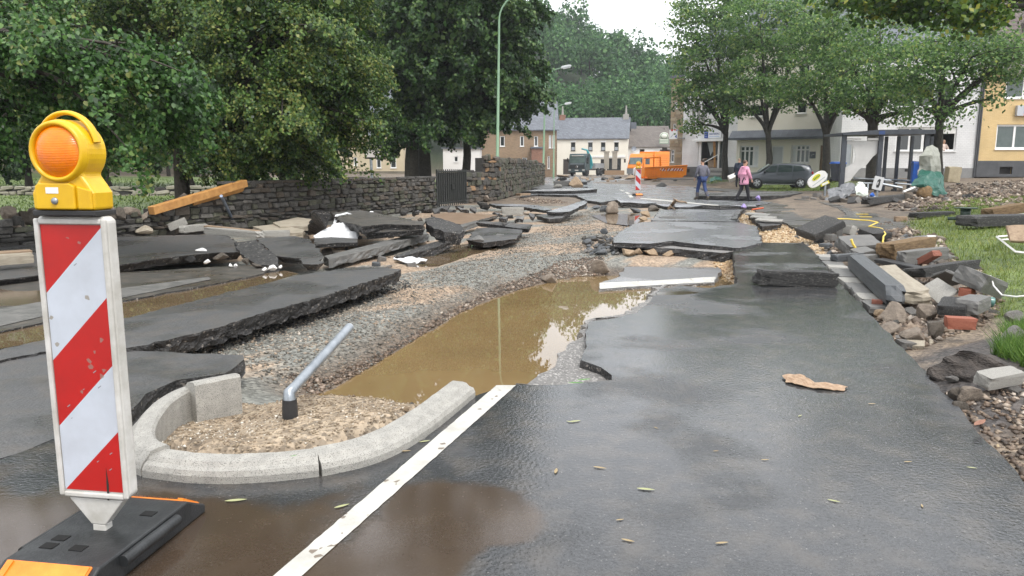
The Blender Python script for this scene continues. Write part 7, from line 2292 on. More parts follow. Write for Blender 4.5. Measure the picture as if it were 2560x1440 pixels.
fb = MB(); fb.tube([(.3, 1.2, 1.2), (.3, 1.2, 2.1), (1.9, 1.2, 2.2), (1.95, 1.2, 1.3)], .1, 6); fb.build('lifting_bar', M_or, sk)
# bulk bag behind the far beacon
bg = loft_body([[(x_ * s_, y_ * s_, z_) for x_, y_ in ((-.6, -.5), (.6, -.5), (.6, .5), (-.6, .5))] for z_, s_ in ((0, .9), (.35, 1.05), (.75, 1.0), (1.0, .85))], 'bulk_bag', M_sack, None, 2)
bg.location = G(1618, 455, 0) + Vector((-.1, 3.4, .35)); bg.scale = (1.2, 1, 1)
tag(bg, 'white bulk bag standing behind the orange skip', 'bag')

# ------------------------------------------------------------------ bus shelter and what is piled around it
YS = 33.5
sh = thing('bus_shelter', 'dark grey steel bus shelter with torn white panel before the white house', 'bus shelter', Vector((P(2105, 480, YS).x, YS, P(2105, 478, YS).z)), R(-2))
M_sh = mat('shelter_grey', (.03, .036, .046), .45, (.055, .062, .075), 3, 4, .1, 20)
s0 = sh.location
lx = lambda px, Y=YS: P(px, 400, Y).x - s0.x
lz = lambda py, Y=YS: P(2200, py, Y).z - s0.z
ztop = lz(338)
M_adv = mat('torn_panel', (.46, .455, .44), .6, (.55, .545, .53), 2.5)
for (px, dy) in ((2107, .0), (2197, .0), (2312, .1)):
 mb = MB(); mb.bb((lx(px) - .09, dy - .07, -.2), (lx(px) + .09, dy + .07, ztop)); mb.build('post', M_sh, sh)
for (px, dy) in ((2207, 1.6), (2237, 1.6), (2270, 1.6), (2318, 1.6)):
 mb = MB(); mb.bb((lx(px, YS + 1.6) - .06, dy - .06, -.2), (lx(px, YS + 1.6) + .06, dy + .06, ztop)); mb.build('rear_post', M_sh, sh)
x0, x1 = lx(2098), lx(2322)
mb = MB(); mb.prism([(x0, ztop), (x1, ztop + .04), (x1, ztop + .22), (x0 + 1.6, ztop + .22), (x0, ztop + .1)], -.25, 2.0); rfo = mb.build('roof', M_sh, sh)
mb = MB(); mb.bb((x0 + 1.5, -.262, ztop + .02), (x0 + 1.75, -.252, ztop + .17)); mb.build('roof_badge', mat('badge_blue', (.02, .05, .16), .4), rfo)
mb = MB()
for px, ww in ((2112, 36), (2165, 40)):
 mb.bb((lx(px), .0, lz(351)), (lx(px + ww), .05, lz(345)))
mb.build('light_panel', M_whitep, sh)
mb = MB(); mb.bb((lx(2106), .05, lz(480)), (lx(2116), .12, lz(352))); mb.build('panel_frame', M_sh, sh)
mb = MB(); mb.bb((lx(2198), .05, lz(480)), (lx(2205), .12, lz(352))); mb.build('panel_frame', M_sh, sh)
pts = [(2116, 352), (2205, 352), (2205, 372), (2182, 392), (2168, 412), (2150, 424), (2138, 440), (2130, 452), (2114, 458), (2114, 420), (2136, 408), (2140, 392), (2135, 372), (2128, 362), (2116, 360)]
mb = MB()
poly = [(lx(a), lz(b)) for a, b in pts]
tris = tessellate_polygon([[Vector((a, b, 0)) for a, b in poly]])
mb.add([(a, .06, b) for a, b in poly], [tuple(t_) for t_ in tris]); mb.add([(a, .085, b) for a, b in poly], [tuple(t_)[::-1] for t_ in tris])
mb.build('torn_panel', M_adv, sh)
mb = MB(); mb.tube([(lx(2243), 1.5, .5), (lx(2320), 1.5, .42)], .05, 6); mb.tube([(lx(2150), .6, .55), (lx(2240), .4, .45)], .05, 6); mb.build('bench_rail', M_galv, sh)

def bin_(label, loc, rz, body, lid, sc=1.0, tilt=0.0, lidpart=True):
 b = thing('wheelie_bin', label, 'bin', loc, rz)
 b.rotation_euler = (0, tilt, rz)
 b.scale = (sc, sc, sc)
 mb = MB(); mb.add([(-.22, -.25, .06), (.22, -.25, .06), (.22, .25, .06), (-.22, .25, .06), (-.28, -.32, .95), (.28, -.32, .95), (.28, .34, .95), (-.28, .34, .95)], [(0, 1, 5, 4), (1, 2, 6, 5), (2, 3, 7, 6), (3, 0, 4, 7), (4, 5, 6, 7), (0, 3, 2, 1)])
 mb.build('body', body, b, bevel=.025)
 mb = MB(); mb.prism([(-.34, .955), (.4, .955), (.4, 1.0), (.2, 1.07), (-.3, 1.03)], -.3, .3, M=Matrix(((0, 1, 0, 0), (1, 0, 0, 0), (0, 0, 1, 0), (0, 0, 0, 1)))); mb.build('lid', lid, b, bevel=.015)
 mb = MB(); mb.tube([(-.24, .44, 1.0), (.24, .44, 1.0)], .02, 6); mb.build('handle', body, b)
 for s in (-1, 1):
  mb = MB(); mb.lathe([(0, -.03), (.1, -.03), (.1, .03), (0, .03)], 14, M=Matrix.Translation((s * .24, .28, .1)) @ Matrix.Rotation(R(90), 4, 'Y')); mb.build('wheel', M_tyre, b)
 mb = MB(); mb.bb((-.09, -.318, .62), (.09, -.310, .72)); o = mb.build('label_plate', M_whitep, b)
 return b
M_bindk = mat('bin_slate', (.03, .035, .045), .5, (.05, .055, .068), 3)
M_blue = mat('bin_blue', (.01, .09, .42), .4, (.02, .12, .5), 3)
pb_ = P(2093, 455, 38); bin_('dark bin with blue lid beside the bus shelter', pb_, R(5), M_bindk, M_blue, .92)
pb_ = P(2290, 468, 34.0); bin_('bright blue bin leaning inside the bus shelter by the tarp', pb_, R(-20), M_blue, M_blue, 1.05, R(5))

M_tgreen = mat('green_tarp', (.008, .07, .05), .4, (.015, .105, .075), 5, 5, .3, 20)
M_tgrey = mat('pale_tarp', (.21, .215, .18), .5, (.3, .305, .265), 5, 5, .3, 20)
M_tdark = mat('grey_tarp', (.10, .105, .115), .4, (.2, .205, .215), 4, 5, .4, 14)
Y1 = 29.5
tag(cloth('green_tarp', [[P(2300, 432, Y1 + .3), P(2330, 420, Y1 + .5), P(2352, 428, Y1 + .4), P(2360, 450, Y1)], [P(2290, 448, Y1), P(2318, 440, Y1 - .2), P(2350, 448, Y1 - .2), P(2364, 470, Y1 - .2)], [P(2278, 462, Y1 - .2), P(2308, 462, Y1 - .5), P(2345, 472, Y1 - .5), P(2368, 486, Y1 - .3)], [P(2282, 464, Y1 - .2), P(2312, 472, Y1 - .5), P(2335, 492, Y1 - .6), P(2356, 498, Y1 - .5)]], M_tgreen, sub=6, amp=.10, nscale=2.2, seed=4, thick=.01), 'crumpled dark green tarp draped over the wrecked frame', 'tarp')
tag(cloth('pale_tarp', [[P(2318, 366, Y1 + .7), P(2332, 364, Y1 + .7), P(2346, 368, Y1 + .8)], [P(2300, 392, Y1 + .4), P(2328, 390, Y1 + .2), P(2351, 390, Y1 + .6)], [P(2298, 415, Y1 + .5), P(2326, 415, Y1 + .1), P(2352, 414, Y1 + .6)], [P(2292, 440, Y1 + .4), P(2324, 440, Y1 + .3), P(2352, 436, Y1 + .6)]], M_tgrey, sub=6, amp=.06, nscale=2.2, seed=8, thick=.01), 'tall pale grey tarp standing up behind the green tarp', 'tarp')
tag(cloth('grey_tarp', [[P(2075, 478, 31.6), P(2100, 462, 32.2), P(2130, 458, 32.4), P(2142, 470, 32.2)], [P(2068, 490, 31), P(2092, 482, 31), P(2116, 478, 31.2), P(2134, 480, 31.5)], [P(2064, 496, 30.7), P(2085, 497, 30.5), P(2100, 497, 30.5), P(2118, 492, 30.8)]], M_tdark, sub=6, amp=.16, nscale=2.5, seed=5, thick=.01), 'crumpled grey plastic sheet on the kerb by the fallen stop sign', 'plastic sheet')
# brown cushion under the green tarp
lump = loft_body([[(x_ * s_, y_ * s_, z_) for x_, y_ in ((-.55, -.4), (.5, -.45), (.55, .4), (-.5, .45))] for z_, s_ in ((0, .85), (.3, 1.1), (.7, 1.0), (.95, .6))], 'brown_roll', MATS['crusted_earth'], None, 2)
lump.location = P(2308, 500, 29.2); lump.rotation_euler = (.1, .35, .3); lump.scale = (.75, .6, .62)
tag(lump, 'brown muddy roll squeezed under the green tarp', 'roll')
def stick(label, a, b, r, m, name='board', cat='board'):
 mb = MB(); mb.tube([a, b], r, 4, smooth=False)
 return tag(mb.build(name, m), label, cat)
stick('pale board sticking out from under the green tarp', P(2258, 480, 29.0), P(2296, 465, 29.3), .05, M_whitep)
stick('white curved slat below the brown roll', P(2302, 496, 28.6), P(2316, 505, 28.5), .05, M_whitep, 'slat', 'slat')
stick('galvanised rail lying across the debris before the shelter', P(2205, 460, 31.5), P(2256, 470, 31.2), .05, M_galv, 'rail', 'rail')
stick('thin rail from shelter to blue bin', P(2238, 458, 32), P(2280, 462, 32), .035, M_galv, 'rail', 'rail')
# pale stump at the white house
put(BLKS[1], mat('stump', (.33, .28, .19), .8, (.42, .36, .25), 4, 5, .6, 20), 'tree_stump', P(2378, 456, 40), (.65, .4, .8), (.05, .05, .1), None, 'pale broken wooden stump at the foot of the white house', 'stump')
# fallen stop sign with oval plate
fp = thing('fallen_stop_sign', 'toppled bus stop sign with oval white plate and yellow badge', 'bus stop sign', P(2062, 486, 33))
f0 = fp.location
oc = P(2043, 448, 33.0) - f0
rot = Matrix.Rotation(R(-38), 4, 'Y')
mb = MB()
ovp = [(.36 * math.copysign(abs(math.cos(a)) ** .8, math.cos(a)) * 1.25, .25 * math.copysign(abs(math.sin(a)) ** .8, math.sin(a))) for a in np.linspace(0, 2 * math.pi, 29)[:-1]]
mb.prism(ovp, -.05, .05, M=Matrix.Translation(oc) @ rot); op_ = mb.build('oval_plate', M_whitep, fp)
mb = MB(); mb.prism([(.2 * math.cos(a), .10 + .10 * math.sin(a)) for a in np.linspace(0, 2 * math.pi, 19)[:-1]], -.064, -.051, M=Matrix.Translation(oc) @ rot); mb.build('yellow_badge', mat('badge_yellow', (.62, .58, .02), .4), op_)
mb = MB()
for k in range(5):
 mb.prism([(-.14 + .065 * k, .05), (-.10 + .065 * k, .05), (-.10 + .065 * k, .14), (-.14 + .065 * k, .14)], -.07, -.0645, M=Matrix.Translation(oc) @ rot)
mb.build('badge_lettering', mat('badge_green', (.1, .2, .02), .5), op_)
mb = MB(); mb.prism([(-.34, -.12), (.3, -.12), (.3, -.09), (-.34, -.09)], -.06, -.051, M=Matrix.Translation(oc) @ rot); mb.build('print_line', M_pane_grey, op_)
pc = P(2062, 459, 33) - f0
mb = MB(); mb.prism([(-.19, -.06), (.19, -.06), (.19, .06), (-.19, .06)], -.03, .03, M=Matrix.Translation(pc) @ Matrix.Rotation(R(-25), 4, 'Y')); sp_ = mb.build('small_plate', MATS['badge_yellow'], fp)
mb = MB(); mb.prism([(-.14, -.04), (.14, -.04), (.14, .045), (-.14, .045)], -.036, -.031, M=Matrix.Translation(pc) @ Matrix.Rotation(R(-25), 4, 'Y')); mb.build('white_field', M_whitep, sp_)
mb = MB(); mb.tube([(0, 0, -.1), (0, .02, .5)], .05, 8); mb.tube([(0, .02, .4), tuple(P(2068, 434, 33.1) - f0)], .035, 6); mb.build('post', M_galv, fp)
# tow-away plate leaning on a frame
tw = thing('tow_away_sign', 'white no-parking supplement plate with car pictogram on a bent pole', 'sign', P(2196, 478, 30.5))
f0 = tw.location
c = P(2195, 458, 30.5) - f0
rot = Matrix.Rotation(R(12), 4, 'Y')
MM = Matrix.Translation(c) @ rot
mb = MB(); mb.prism([(-.17, -.26), (.17, -.26), (.19, -.24), (.19, .24), (.17, .26), (-.17, .26), (-.19, .24), (-.19, -.24)], -.015, .015, M=MM); tp = mb.build('plate', mat('sign_grey_white', (.55, .56, .57), .4), tw)
mb = MB(); mb.prism([(-.03, -.18), (.06, -.16), (.08, -.05), (.06, .16), (.0, .17), (-.05, .1), (-.05, -.12)], -.022, -.0155, M=MM); mb.build('car_pictogram', M_black, tp)
mb = MB(); mb.prism([(-.035, -.06), (.0, -.07), (.0, .06), (-.035, .05)], -.026, -.0225, M=MM); mb.build('pictogram_window', MATS['sign_grey_white'], tp)
mb = MB(); mb.tube([c + Vector((0, .03, .2)), (-.02, .03, -.25)], .035, 8); mb.build('pole', M_galv, tw)
mb = MB(); mb.tube([tuple(P(2148, 458, 30.6) - f0), tuple(P(2190, 458, 30.6) - f0)], .03, 6); mb.tube([tuple(P(2170, 460, 30.6) - f0), tuple(P(2168, 490, 30.4) - f0)], .03, 6); mb.tube([tuple(P(2145, 492, 30.4) - f0), tuple(P(2230, 492, 30.4) - f0)], .035, 6); mb.build('bent_frame', M_galv, tw)
tag(cloth('white_bag', [[P(2148, 452, 30.4), P(2158, 456, 30.4)], [P(2138, 470, 30.2), P(2164, 472, 30.1)], [P(2134, 482, 30), P(2168, 486, 29.9)], [P(2138, 492, 30), P(2164, 494, 29.9)]], mat('bag_white_green', (.5, .55, .48), .5, (.66, .7, .64), 8), sub=5, amp=.1, nscale=4, seed=3), 'white printed plastic bag hanging on the bent frame', 'bag')
stone_at(2182, 492, 12, 10, M_blue, 'small blue bucket under the bent frame', z=.3, name='blue_bucket', cat='bucket')
kerb_block('black wet beam lying before the bent frame', (2160, 512), (2262, 500), .22, .22, .3, M_tar, 'wet_beam', 'beam')
# flotsam by the verge before the shop
stick('white plank leaning on the verge behind the dark-coated person', P(1822, 448, 54), P(1845, 438, 54), .25, M_whitep, 'white_plank', 'plank')
tag(cloth('green_sheet', [[P(1775, 448, 56), P(1785, 440, 56.5), P(1800, 442, 56.5)], [P(1772, 455, 55), P(1786, 450, 55), P(1806, 452, 55)]], MATS['green_tarp'], sub=5, amp=.15, nscale=1.8, seed=2, thick=.02), 'dark green sheet of rubbish on the verge before the steps', 'plastic sheet')
kerb_block('grey metal box on the pavement beside the walking man', (1732, 452), (1744, 452), .05, .8, .5, mat('box_metal', (.25, .28, .3), .5), 'metal_box', 'box')
kerb_block('flat white board on the verge near the tree trunk', (1800, 452), (1826, 452), .15, .06, .8, M_whitep, 'white_board', 'board')
for k, (x, y, w_, h_) in enumerate([(1650, 459, 40, 6), (1655, 467, 26, 8), (1580, 449, 34, 9), (1545, 447, 24, 6), (1410, 444, 34, 5), (1405, 452, 30, 6)]):
 stone_at(x, y, w_, h_, M_tar if k % 2 else M_wood, ['dark debris mat on the far road before the skip', 'black lump on the far road before the skip', 'brown driftwood by the broken far kerb', 'black asphalt scrap by the bulk bag', 'brown driftwood before the crane lorry', 'black scrap before the garden wall end'][k], z=.0, name='debris', cat='debris')

# ------------------------------------------------------------------ people
M_skin = mat('skin', (.50, .29, .2), .5, (.56, .34, .24), 8)
def skinned(name, verts, edges, radii, m, parent, sub=1, root=0):
 me = bpy.data.meshes.new(name)
 me.from_pydata(verts, edges, [])
 me.materials.append(m)
 o = bpy.data.objects.new(name, me)
 link(o, parent)
 sk_ = o.modifiers.new('skin', 'SKIN')
 sk_.use_smooth_shade = True
 lay = me.skin_vertices[0].data if len(me.skin_vertices) else None
 if lay is None:
  bm = bmesh.new(); bm.from_mesh(me); bm.verts.layers.skin.verify(); bm.to_mesh(me); bm.free()
  lay = me.skin_vertices[0].data
 for i, r in enumerate(radii):
  lay[i].radius = r if isinstance(r, tuple) else (r, r)
  lay[i].use_root = (i == root)
 s = o.modifiers.new('sub', 'SUBSURF'); s.levels = s.render_levels = sub
 return o
def person(label, loc, rz, H, pose, top, legs, shoes, hair, coat_len=0.0, hat=None, cut=None, boots=False):
 """pose: joint offsets in a 1.75 m figure; x right, y forward is -y (towards the viewer), z up"""
 p = thing('person', label, 'person', loc, rz)
 p.scale = (H / 1.75,) * 3
 J = dict(pelvis=(0, 0, .93), belly=(0, 0, 1.06), chest=(0, 0, 1.28), neck=(0, 0, 1.46), head0=(0, -.01, 1.53), head1=(0, -.015, 1.64), head2=(0, 0, 1.73),
    shl=(-.19, 0, 1.40), ell=(-.24, .02, 1.13), wrl=(-.25, -.05, .88), shr=(.19, 0, 1.40), elr=(.24, .02, 1.13), wrr=(.25, -.05, .88),
    hil=(-.09, 0, .90), knl=(-.10, -.02, .49), anl=(-.10, .03, .09), tol=(-.11, -.15, .03), hir=(.09, 0, .90), knr=(.10, -.02, .49), anr=(.10, .03, .09), tor=(.11, -.15, .03))
 J.update(pose)
 keys = list(J)
 I = {k: i for i, k in enumerate(keys)}
 V = [J[k] for k in keys]
 E_ = [('pelvis', 'belly'), ('belly', 'chest'), ('chest', 'neck'), ('neck', 'head0'), ('head0', 'head1'), ('head1', 'head2'), ('chest', 'shl'), ('shl', 'ell'), ('ell', 'wrl'), ('chest', 'shr'), ('shr', 'elr'), ('elr', 'wrr'),
   ('pelvis', 'hil'), ('hil', 'knl'), ('knl', 'anl'), ('anl', 'tol'), ('pelvis', 'hir'), ('hir', 'knr'), ('knr', 'anr'), ('anr', 'tor')]
 Rr = dict(pelvis=(.14, .10), belly=(.12, .09), chest=(.15, .10), neck=.055, head0=(.068, .075), head1=(.08, .095), head2=(.05, .06), shl=.06, ell=.043, wrl=.03, shr=.06, elr=.043, wrr=.03, hil=.085, knl=.06, anl=.042, tol=.035, hir=.085, knr=.06, anr=.042, tor=.035)
 E2, R2 = [(I[a], I[b]) for a, b in E_], [Rr[k] for k in keys]
 # nose, ears, hands with five fingers
 def addv(v, r, to):
  V.append(tuple(v)); R2.append(r); E2.append((to, len(V) - 1)); return len(V) - 1
 hd = Vector(J['head1'])
 addv(hd + Vector((0, -.11, -.02)), .014, I['head1'])
 for s in (-1, 1):
  addv(hd + Vector((s * .088, .01, -.01)), .014, I['head1'])
 for w_, s in (('wrl', -1), ('wrr', 1)):
  if cut: break
  wv = Vector(J[w_]); el = Vector(J['ell' if s < 0 else 'elr'])
  d = (wv - el).normalized()
  palm = addv(wv + d * .07, (.018, .035), I[w_])
  side = d.cross(Vector((1, 0, 0))).normalized()
  for k in range(4):
   f1 = addv(wv + d * (.105 + .008 * (k in (1, 2))) + side * (k - 1.5) * .02, .0095, palm)
   addv(Vector(V[f1]) + d * .045 + Vector((-s * .012, 0, 0)), .0085, f1)
  t1 = addv(wv + d * .05 - side * .05, .011, palm)
  addv(Vector(V[t1]) + d * .035, .009, t1)
 if cut:                                   # figure seen from the waist up behind a sill
  drop = {I[k] for k in keys if k in ('hil', 'knl', 'anl', 'tol', 'hir', 'knr', 'anr', 'tor')}
  m_ = {}
  V2, R3 = [], []
  for i, v in enumerate(V):
   if i not in drop:
    m_[i] = len(V2); V2.append(v); R3.append(R2[i])
  V, R2, E2 = V2, R3, [(m_[a], m_[b]) for a, b in E2 if a in m_ and b in m_]
 skinned('body', V, E2, R2, M_skin, p)
 # clothes
 k_ = ['pelvis', 'belly', 'chest', 'neck', 'shl', 'ell', 'wrl', 'shr', 'elr', 'wrr']
 q = {a: i for i, a in enumerate(k_)}
 vs = [list(J[a]) for a in k_]
 vs[q['neck']][2] -= .03
 for e_, w_ in (('ell', 'wrl'), ('elr', 'wrr')):
  a, b = Vector(J[e_]), Vector(J[w_]); vs[q[w_]] = list(a.lerp(b, .95))
 ed = [(q[a], q[b]) for a, b in [('pelvis', 'belly'), ('belly', 'chest'), ('chest', 'neck'), ('chest', 'shl'), ('shl', 'ell'), ('ell', 'wrl'), ('chest', 'shr'), ('shr', 'elr'), ('elr', 'wrr')]]
 rd = [(.205, .165), (.18, .14), (.19, .135), .085, .085, .068, .05, .085, .068, .05]
 if coat_len:
  rd[0], rd[1] = (.225, .19), (.19, .155)
  vs.append([J['pelvis'][0], J['pelvis'][1], J['pelvis'][2] - coat_len]); ed.append((0, len(vs) - 1)); rd.append((.25, .215))
 skinned('jacket', vs, ed, rd, top, p)
 if not cut:
  k_ = ['pelvis', 'hil', 'knl', 'anl', 'hir', 'knr', 'anr']
  q = {a: i for i, a in enumerate(k_)}
  ed = [(0, 1), (1, 2), (2, 3), (0, 4), (4, 5), (5, 6)]
  skinned('trousers', [J[a] for a in k_], ed, [(.165, .13), .11, .082, .062, .11, .082, .062], legs, p)
  for s in ('l', 'r'):
   an, to, kn = Vector(J['an' + s]), Vector(J['to' + s]), Vector(J['kn' + s])
   top_ = an.lerp(kn, .75 if boots else .12)
   skinned('boot' if boots else 'shoe', [tuple(top_), tuple(an), tuple(to)], [(0, 1), (1, 2)], [.082 if boots else .055, .062, .048], shoes, p)
 h1 = Vector(J['head1'])
 skinned('hair', [tuple(h1 + Vector((0, .05, -.06))), tuple(h1 + Vector((0, .035, .03))), tuple(h1 + Vector((0, .005, .085)))], [(0, 1), (1, 2)], [(.085, .075), (.108, .10), (.085, .10)], hair, p)
 if hat:
  skinned('hood', [tuple(Vector(J['neck']) + Vector((0, .09, -.06))), tuple(Vector(J['neck']) + Vector((0, .11, .02)))], [(0, 1)], [.09, .07], hat, p)
 return p
def fabric(n, c): return mat(n, c, .8, tuple(min(1, k * 1.35) for k in c), 14, 4, .4, 40)
M_hair = mat('dark_hair', (.02, .014, .01), .6, (.04, .028, .02), 30)
M_jean, M_boot, M_leg = fabric('jeans', (.02, .04, .12)), fabric('mud_boot', (.10, .085, .065)), fabric('black_legging', (.012, .012, .016))
person('man in padded grey jacket, blue jeans and rubber boots walking across the road', G(1753, 500, .0), R(200), 1.78,
  dict(knl=(-.08, .12, .50), anl=(-.10, .36, .12), tol=(-.11, .24, .02), knr=(.08, -.16, .50), anr=(.09, -.2, .09), tor=(.10, -.38, .03), ell=(-.26, .12, 1.14), wrl=(-.24, -.02, .90), elr=(.25, -.04, 1.13), wrr=(.22, -.2, .93)),
  fabric('grey_jacket', (.10, .10, .125)), M_jean, M_boot, M_hair, boots=True)
person('woman in pink raincoat and black leggings walking over the broken kerb', G(1858, 503, .0), R(110), 1.72,
  dict(knl=(-.09, -.12, .50), anl=(-.10, -.2, .08), tol=(-.10, -.38, .03), knr=(.09, .06, .50), anr=(.10, .28, .14), tor=(.10, .18, .03), ell=(-.25, -.06, 1.14), wrl=(-.2, -.22, .92), elr=(.24, .1, 1.14), wrr=(.22, .06, .88), head1=(0, -.03, 1.63)),
  fabric('pink_coat', (.58, .27, .38)), M_leg, M_leg, mat('brown_hair', (.06, .03, .02), .6, (.1, .05, .03), 30), coat_len=.24, hat=fabric('pink_hood', (.58, .27, .38)))
person('person in dark navy coat standing behind the pink raincoat', P(1845, 468, 46), R(150), 1.72, dict(head1=(0, -.06, 1.62), head0=(0, -.03, 1.53)), fabric('navy_coat', (.015, .022, .04)), M_leg, M_leg, mat('grey_hair', (.25, .18, .12), .6, (.35, .26, .18), 30), coat_len=.2, hat=fabric('navy_hood', (.02, .03, .05)))
person('worker in yellow high-visibility vest beside the orange lorry', G(1568, 438, .0) + Vector((0, -2, 0)), R(20), 1.8, {}, fabric('hivis', (.55, .75, .03)), M_leg, M_leg, mat('white_helmet', (.6, .6, .6), .4))
x, z, ww, hh = [rect(hw_, 2240, 318, 2310, 378), rect(hw_, 2322, 318, 2391, 378)][1]
t = hw_[0]
for (px, py, lb, cm, hm, dz) in ((2326, 378, 'bearded man in teal shirt leaning out of the open window', fabric('teal_shirt', (.09, .17, .18)), M_hair, -.92), (2358, 378, 'woman in pale cardigan leaning at the open window', fabric('pale_cardigan', (.52, .42, .37)), mat('sandy_hair', (.3, .2, .14), .6, (.4, .28, .2), 30), -.98)):
 q_ = P(px, py, t.location.y + fx(hw_, px) * math.sin(t.rotation_euler.z) + .30)
 person(lb, q_ + Vector((0, 0, dz)), R(15 if px > 2340 else 60), 1.72, dict(ell=(-.26, -.12, 1.16), wrl=(-.12, -.28, 1.02), elr=(.26, -.12, 1.16), wrr=(.12, -.28, 1.02)), cm, M_leg, M_leg, hm, cut=True)
# ------------------------------------------------------------------ trees
M_bark = mat('bark', (.022, .018, .014), .9, (.06, .05, .038), 9, 6, .9, 26, bdist=.03)
M_barkm = mat('bark_maple', (.02, .018, .015), .85, (.055, .05, .038), 7, 6, .9, 24, bdist=.03)
def leaf_quads(C, u_dir, n_dir, size, rng, hexa=False):
 """one folded leaf quad per centre: C (n,3), long axis u, normal n"""
 n = len(C)
 u = u_dir / (np.linalg.norm(u_dir, axis=1, keepdims=True) + 1e-9)
 v = np.cross(n_dir, u)
 v /= (np.linalg.norm(v, axis=1, keepdims=True) + 1e-9)
 s = size[:, None]
 w = np.cross(u, v)
 if hexa:
  V = np.stack([C - u * s * .5, C + v * s * .38 - u * s * .22 + w * s * .07, C + v * s * .34 + u * s * .2 + w * s * .07, C + u * s * .6, C - v * s * .34 + u * s * .2 + w * s * .07, C - v * s * .38 - u * s * .22 + w * s * .07], 1)
  return V.reshape(-1, 3)
 V = np.stack([C - u * s * .55, C + v * s * .42 + w * s * .08, C + u * s * .55, C - v * s * .42 + w * s * .08], 1)
 return V.reshape(-1, 3)
def tree(name, label, base, trunk_top, r0, lobes, leafm, barkm, leaf=.1, dens=260, droop=.0, group=None, seed=1, trunks=None, core=.25, clump=.5, limb_r=.5, twig=True, flat=.6, bough=2.2, corek=1.9, hexa=False):
 """lobes: (px, py, Y, rx_px, ry_px, depth_m); leaves sit in clumps on and in the lobes; limbs run to every lobe"""
 rng = np.random.default_rng(seed)
 rnd = random.Random(seed)
 t = thing(name, label, 'tree', base, 0, group)
 b = Vector(base)
 tt = Vector(trunk_top)
 tr_ = MB()
 m1 = b.lerp(tt, .5) + Vector((rnd.uniform(-.1, .1), rnd.uniform(-.1, .1), 0))
 tr_.tube([Vector((0, 0, -.3)), Vector((0, 0, .15)), (m1 - b), (tt - b)], [r0 * 1.5, r0 * 1.12, r0 * .95, r0 * .8], 10)
 tr_.build('trunk', barkm, t)
 lim = MB()
 Cs, Us, Ns, Ss = [], [], [], []
 for li, lb_ in enumerate(lobes):
  px, py, Y, rx, ry, rz = lb_[:6]
  fac = lb_[6] if len(lb_) > 6 else 1.0
  c = P(px, py, Y)
  s = ppm(Y)
  rad = np.array([rx / s, rz, ry / s])
  cv = np.array(c)
  # limb: out of the trunk top, arching
  mid = tt.lerp(c, .5) + Vector((rnd.uniform(-.3, .3), rnd.uniform(-.3, .3), .25 * (c - tt).length * (.5 if c.z > tt.z else .9)))
  seg = [tt * (1 - a) ** 2 + mid * 2 * a * (1 - a) + c * a * a for a in (0, 1/6, 1/3, .5, 2/3, 5/6, 1)]
  seg[0] = tt - Vector((0, 0, .2))
  lim.tube([p - b for p in seg], [r0 * limb_r * (1 - .8 * a) + .012 for a in np.linspace(0, 1, 7)], 6)
  area = 4 * math.pi * ((rad[0] * rad[1]) ** 1.6 / 3 + (rad[0] * rad[2]) ** 1.6 / 3 + (rad[1] * rad[2]) ** 1.6 / 3) ** (1 / 1.6)
  per = 85 if droop > 0 else 42
  nC = max(6, int(area * dens * fac / per))
  d = rng.normal(size=(nC, 3))
  d /= np.linalg.norm(d, axis=1, keepdims=True)
  rr = rng.uniform(.62, 1.06, nC) ** .8
  # bumpy outline
  bump = 1 + .22 * np.sin(d[:, 0] * 5 + seed) * np.sin(d[:, 2] * 6 + li) + .12 * np.sin(d[:, 1] * 9 + d[:, 0] * 7)
  if droop > 0:                     # leaf sprays sit along hanging boughs, with dark gaps between them
   nB = max(7, int(area / bough))
   db = rng.normal(size=(nB, 3)); db /= np.linalg.norm(db, axis=1, keepdims=True)
   kb = rng.integers(0, nB, nC)
   tb_ = rng.uniform(.42, 1.12, nC)
   d = db[kb]
   cc = cv + d * rad * tb_[:, None] + rng.normal(0, 1, (nC, 3)) * clump * np.array([.42, .42, .26]) - np.array([0, 0, 1])[None] * (droop * rad[2] * .28 * (tb_ ** 2)[:, None])
  else:
   cc = cv + d * rad * (rr * bump)[:, None]
  for k in range(nC):
   if twig and k % 7 == 0:
    q0 = seg[rnd.randrange(3, 7)]
    q1 = Vector(cc[k])
    lim.tube([q0 - b, q0.lerp(q1, .5) + Vector((0, 0, .12)) - b, q1 - b], [.03, .022, .010], 4, cap=False)
  nL = per
  out = d.copy()
  if droop > 0:
   oh = out * np.array([1, 1, 0])
   oh = oh / (np.linalg.norm(oh, axis=1, keepdims=True) + .15) + np.array([.35, -.1, 0]) + rng.normal(0, .25, (nC, 3)) * np.array([1, 1, .2])
   L = clump * rng.uniform(.6, 1.5, nC)
   tpar = rng.random((nC, nL)) ** .8
   arch = np.stack([oh[:, 0], oh[:, 1], np.zeros(nC)], 1)
   fall = -droop * (1.1 * tpar ** 1.7 - .12 * tpar)
   pos = cc[:, None] + arch[:, None] * (tpar * L[:, None] * .62)[..., None] + np.stack([0 * fall, 0 * fall, fall * L[:, None]], -1)
   pos = pos + rng.normal(0, 1, (nC, nL, 3)) * np.array([1, 1, .8]) * (clump * .115 * (1.25 - .7 * tpar))[..., None] * 1.6
   u = oh * .5 + np.array([0, 0, -.8 * droop])
  else:
   pos = cc[:, None] + rng.normal(0, 1, (nC, nL, 3)) * np.array([clump * .55, clump * .55, clump * .55 * flat])
   u = out
  Cs.append(pos.reshape(-1, 3))
  uu = np.repeat(u, nL, 0) * .6 + rng.normal(0, .7, (nC * nL, 3)) + np.array([0, 0, -.35 if droop else -.15])
  nn = np.repeat(out, nL, 0) * .7 + np.array([0, 0, .75]) + rng.normal(0, .45, (nC * nL, 3))
  Us.append(uu); Ns.append(nn)
  Ss.append(leaf * fac ** -.4 * rng.uniform(.65, 1.3, nC * nL))
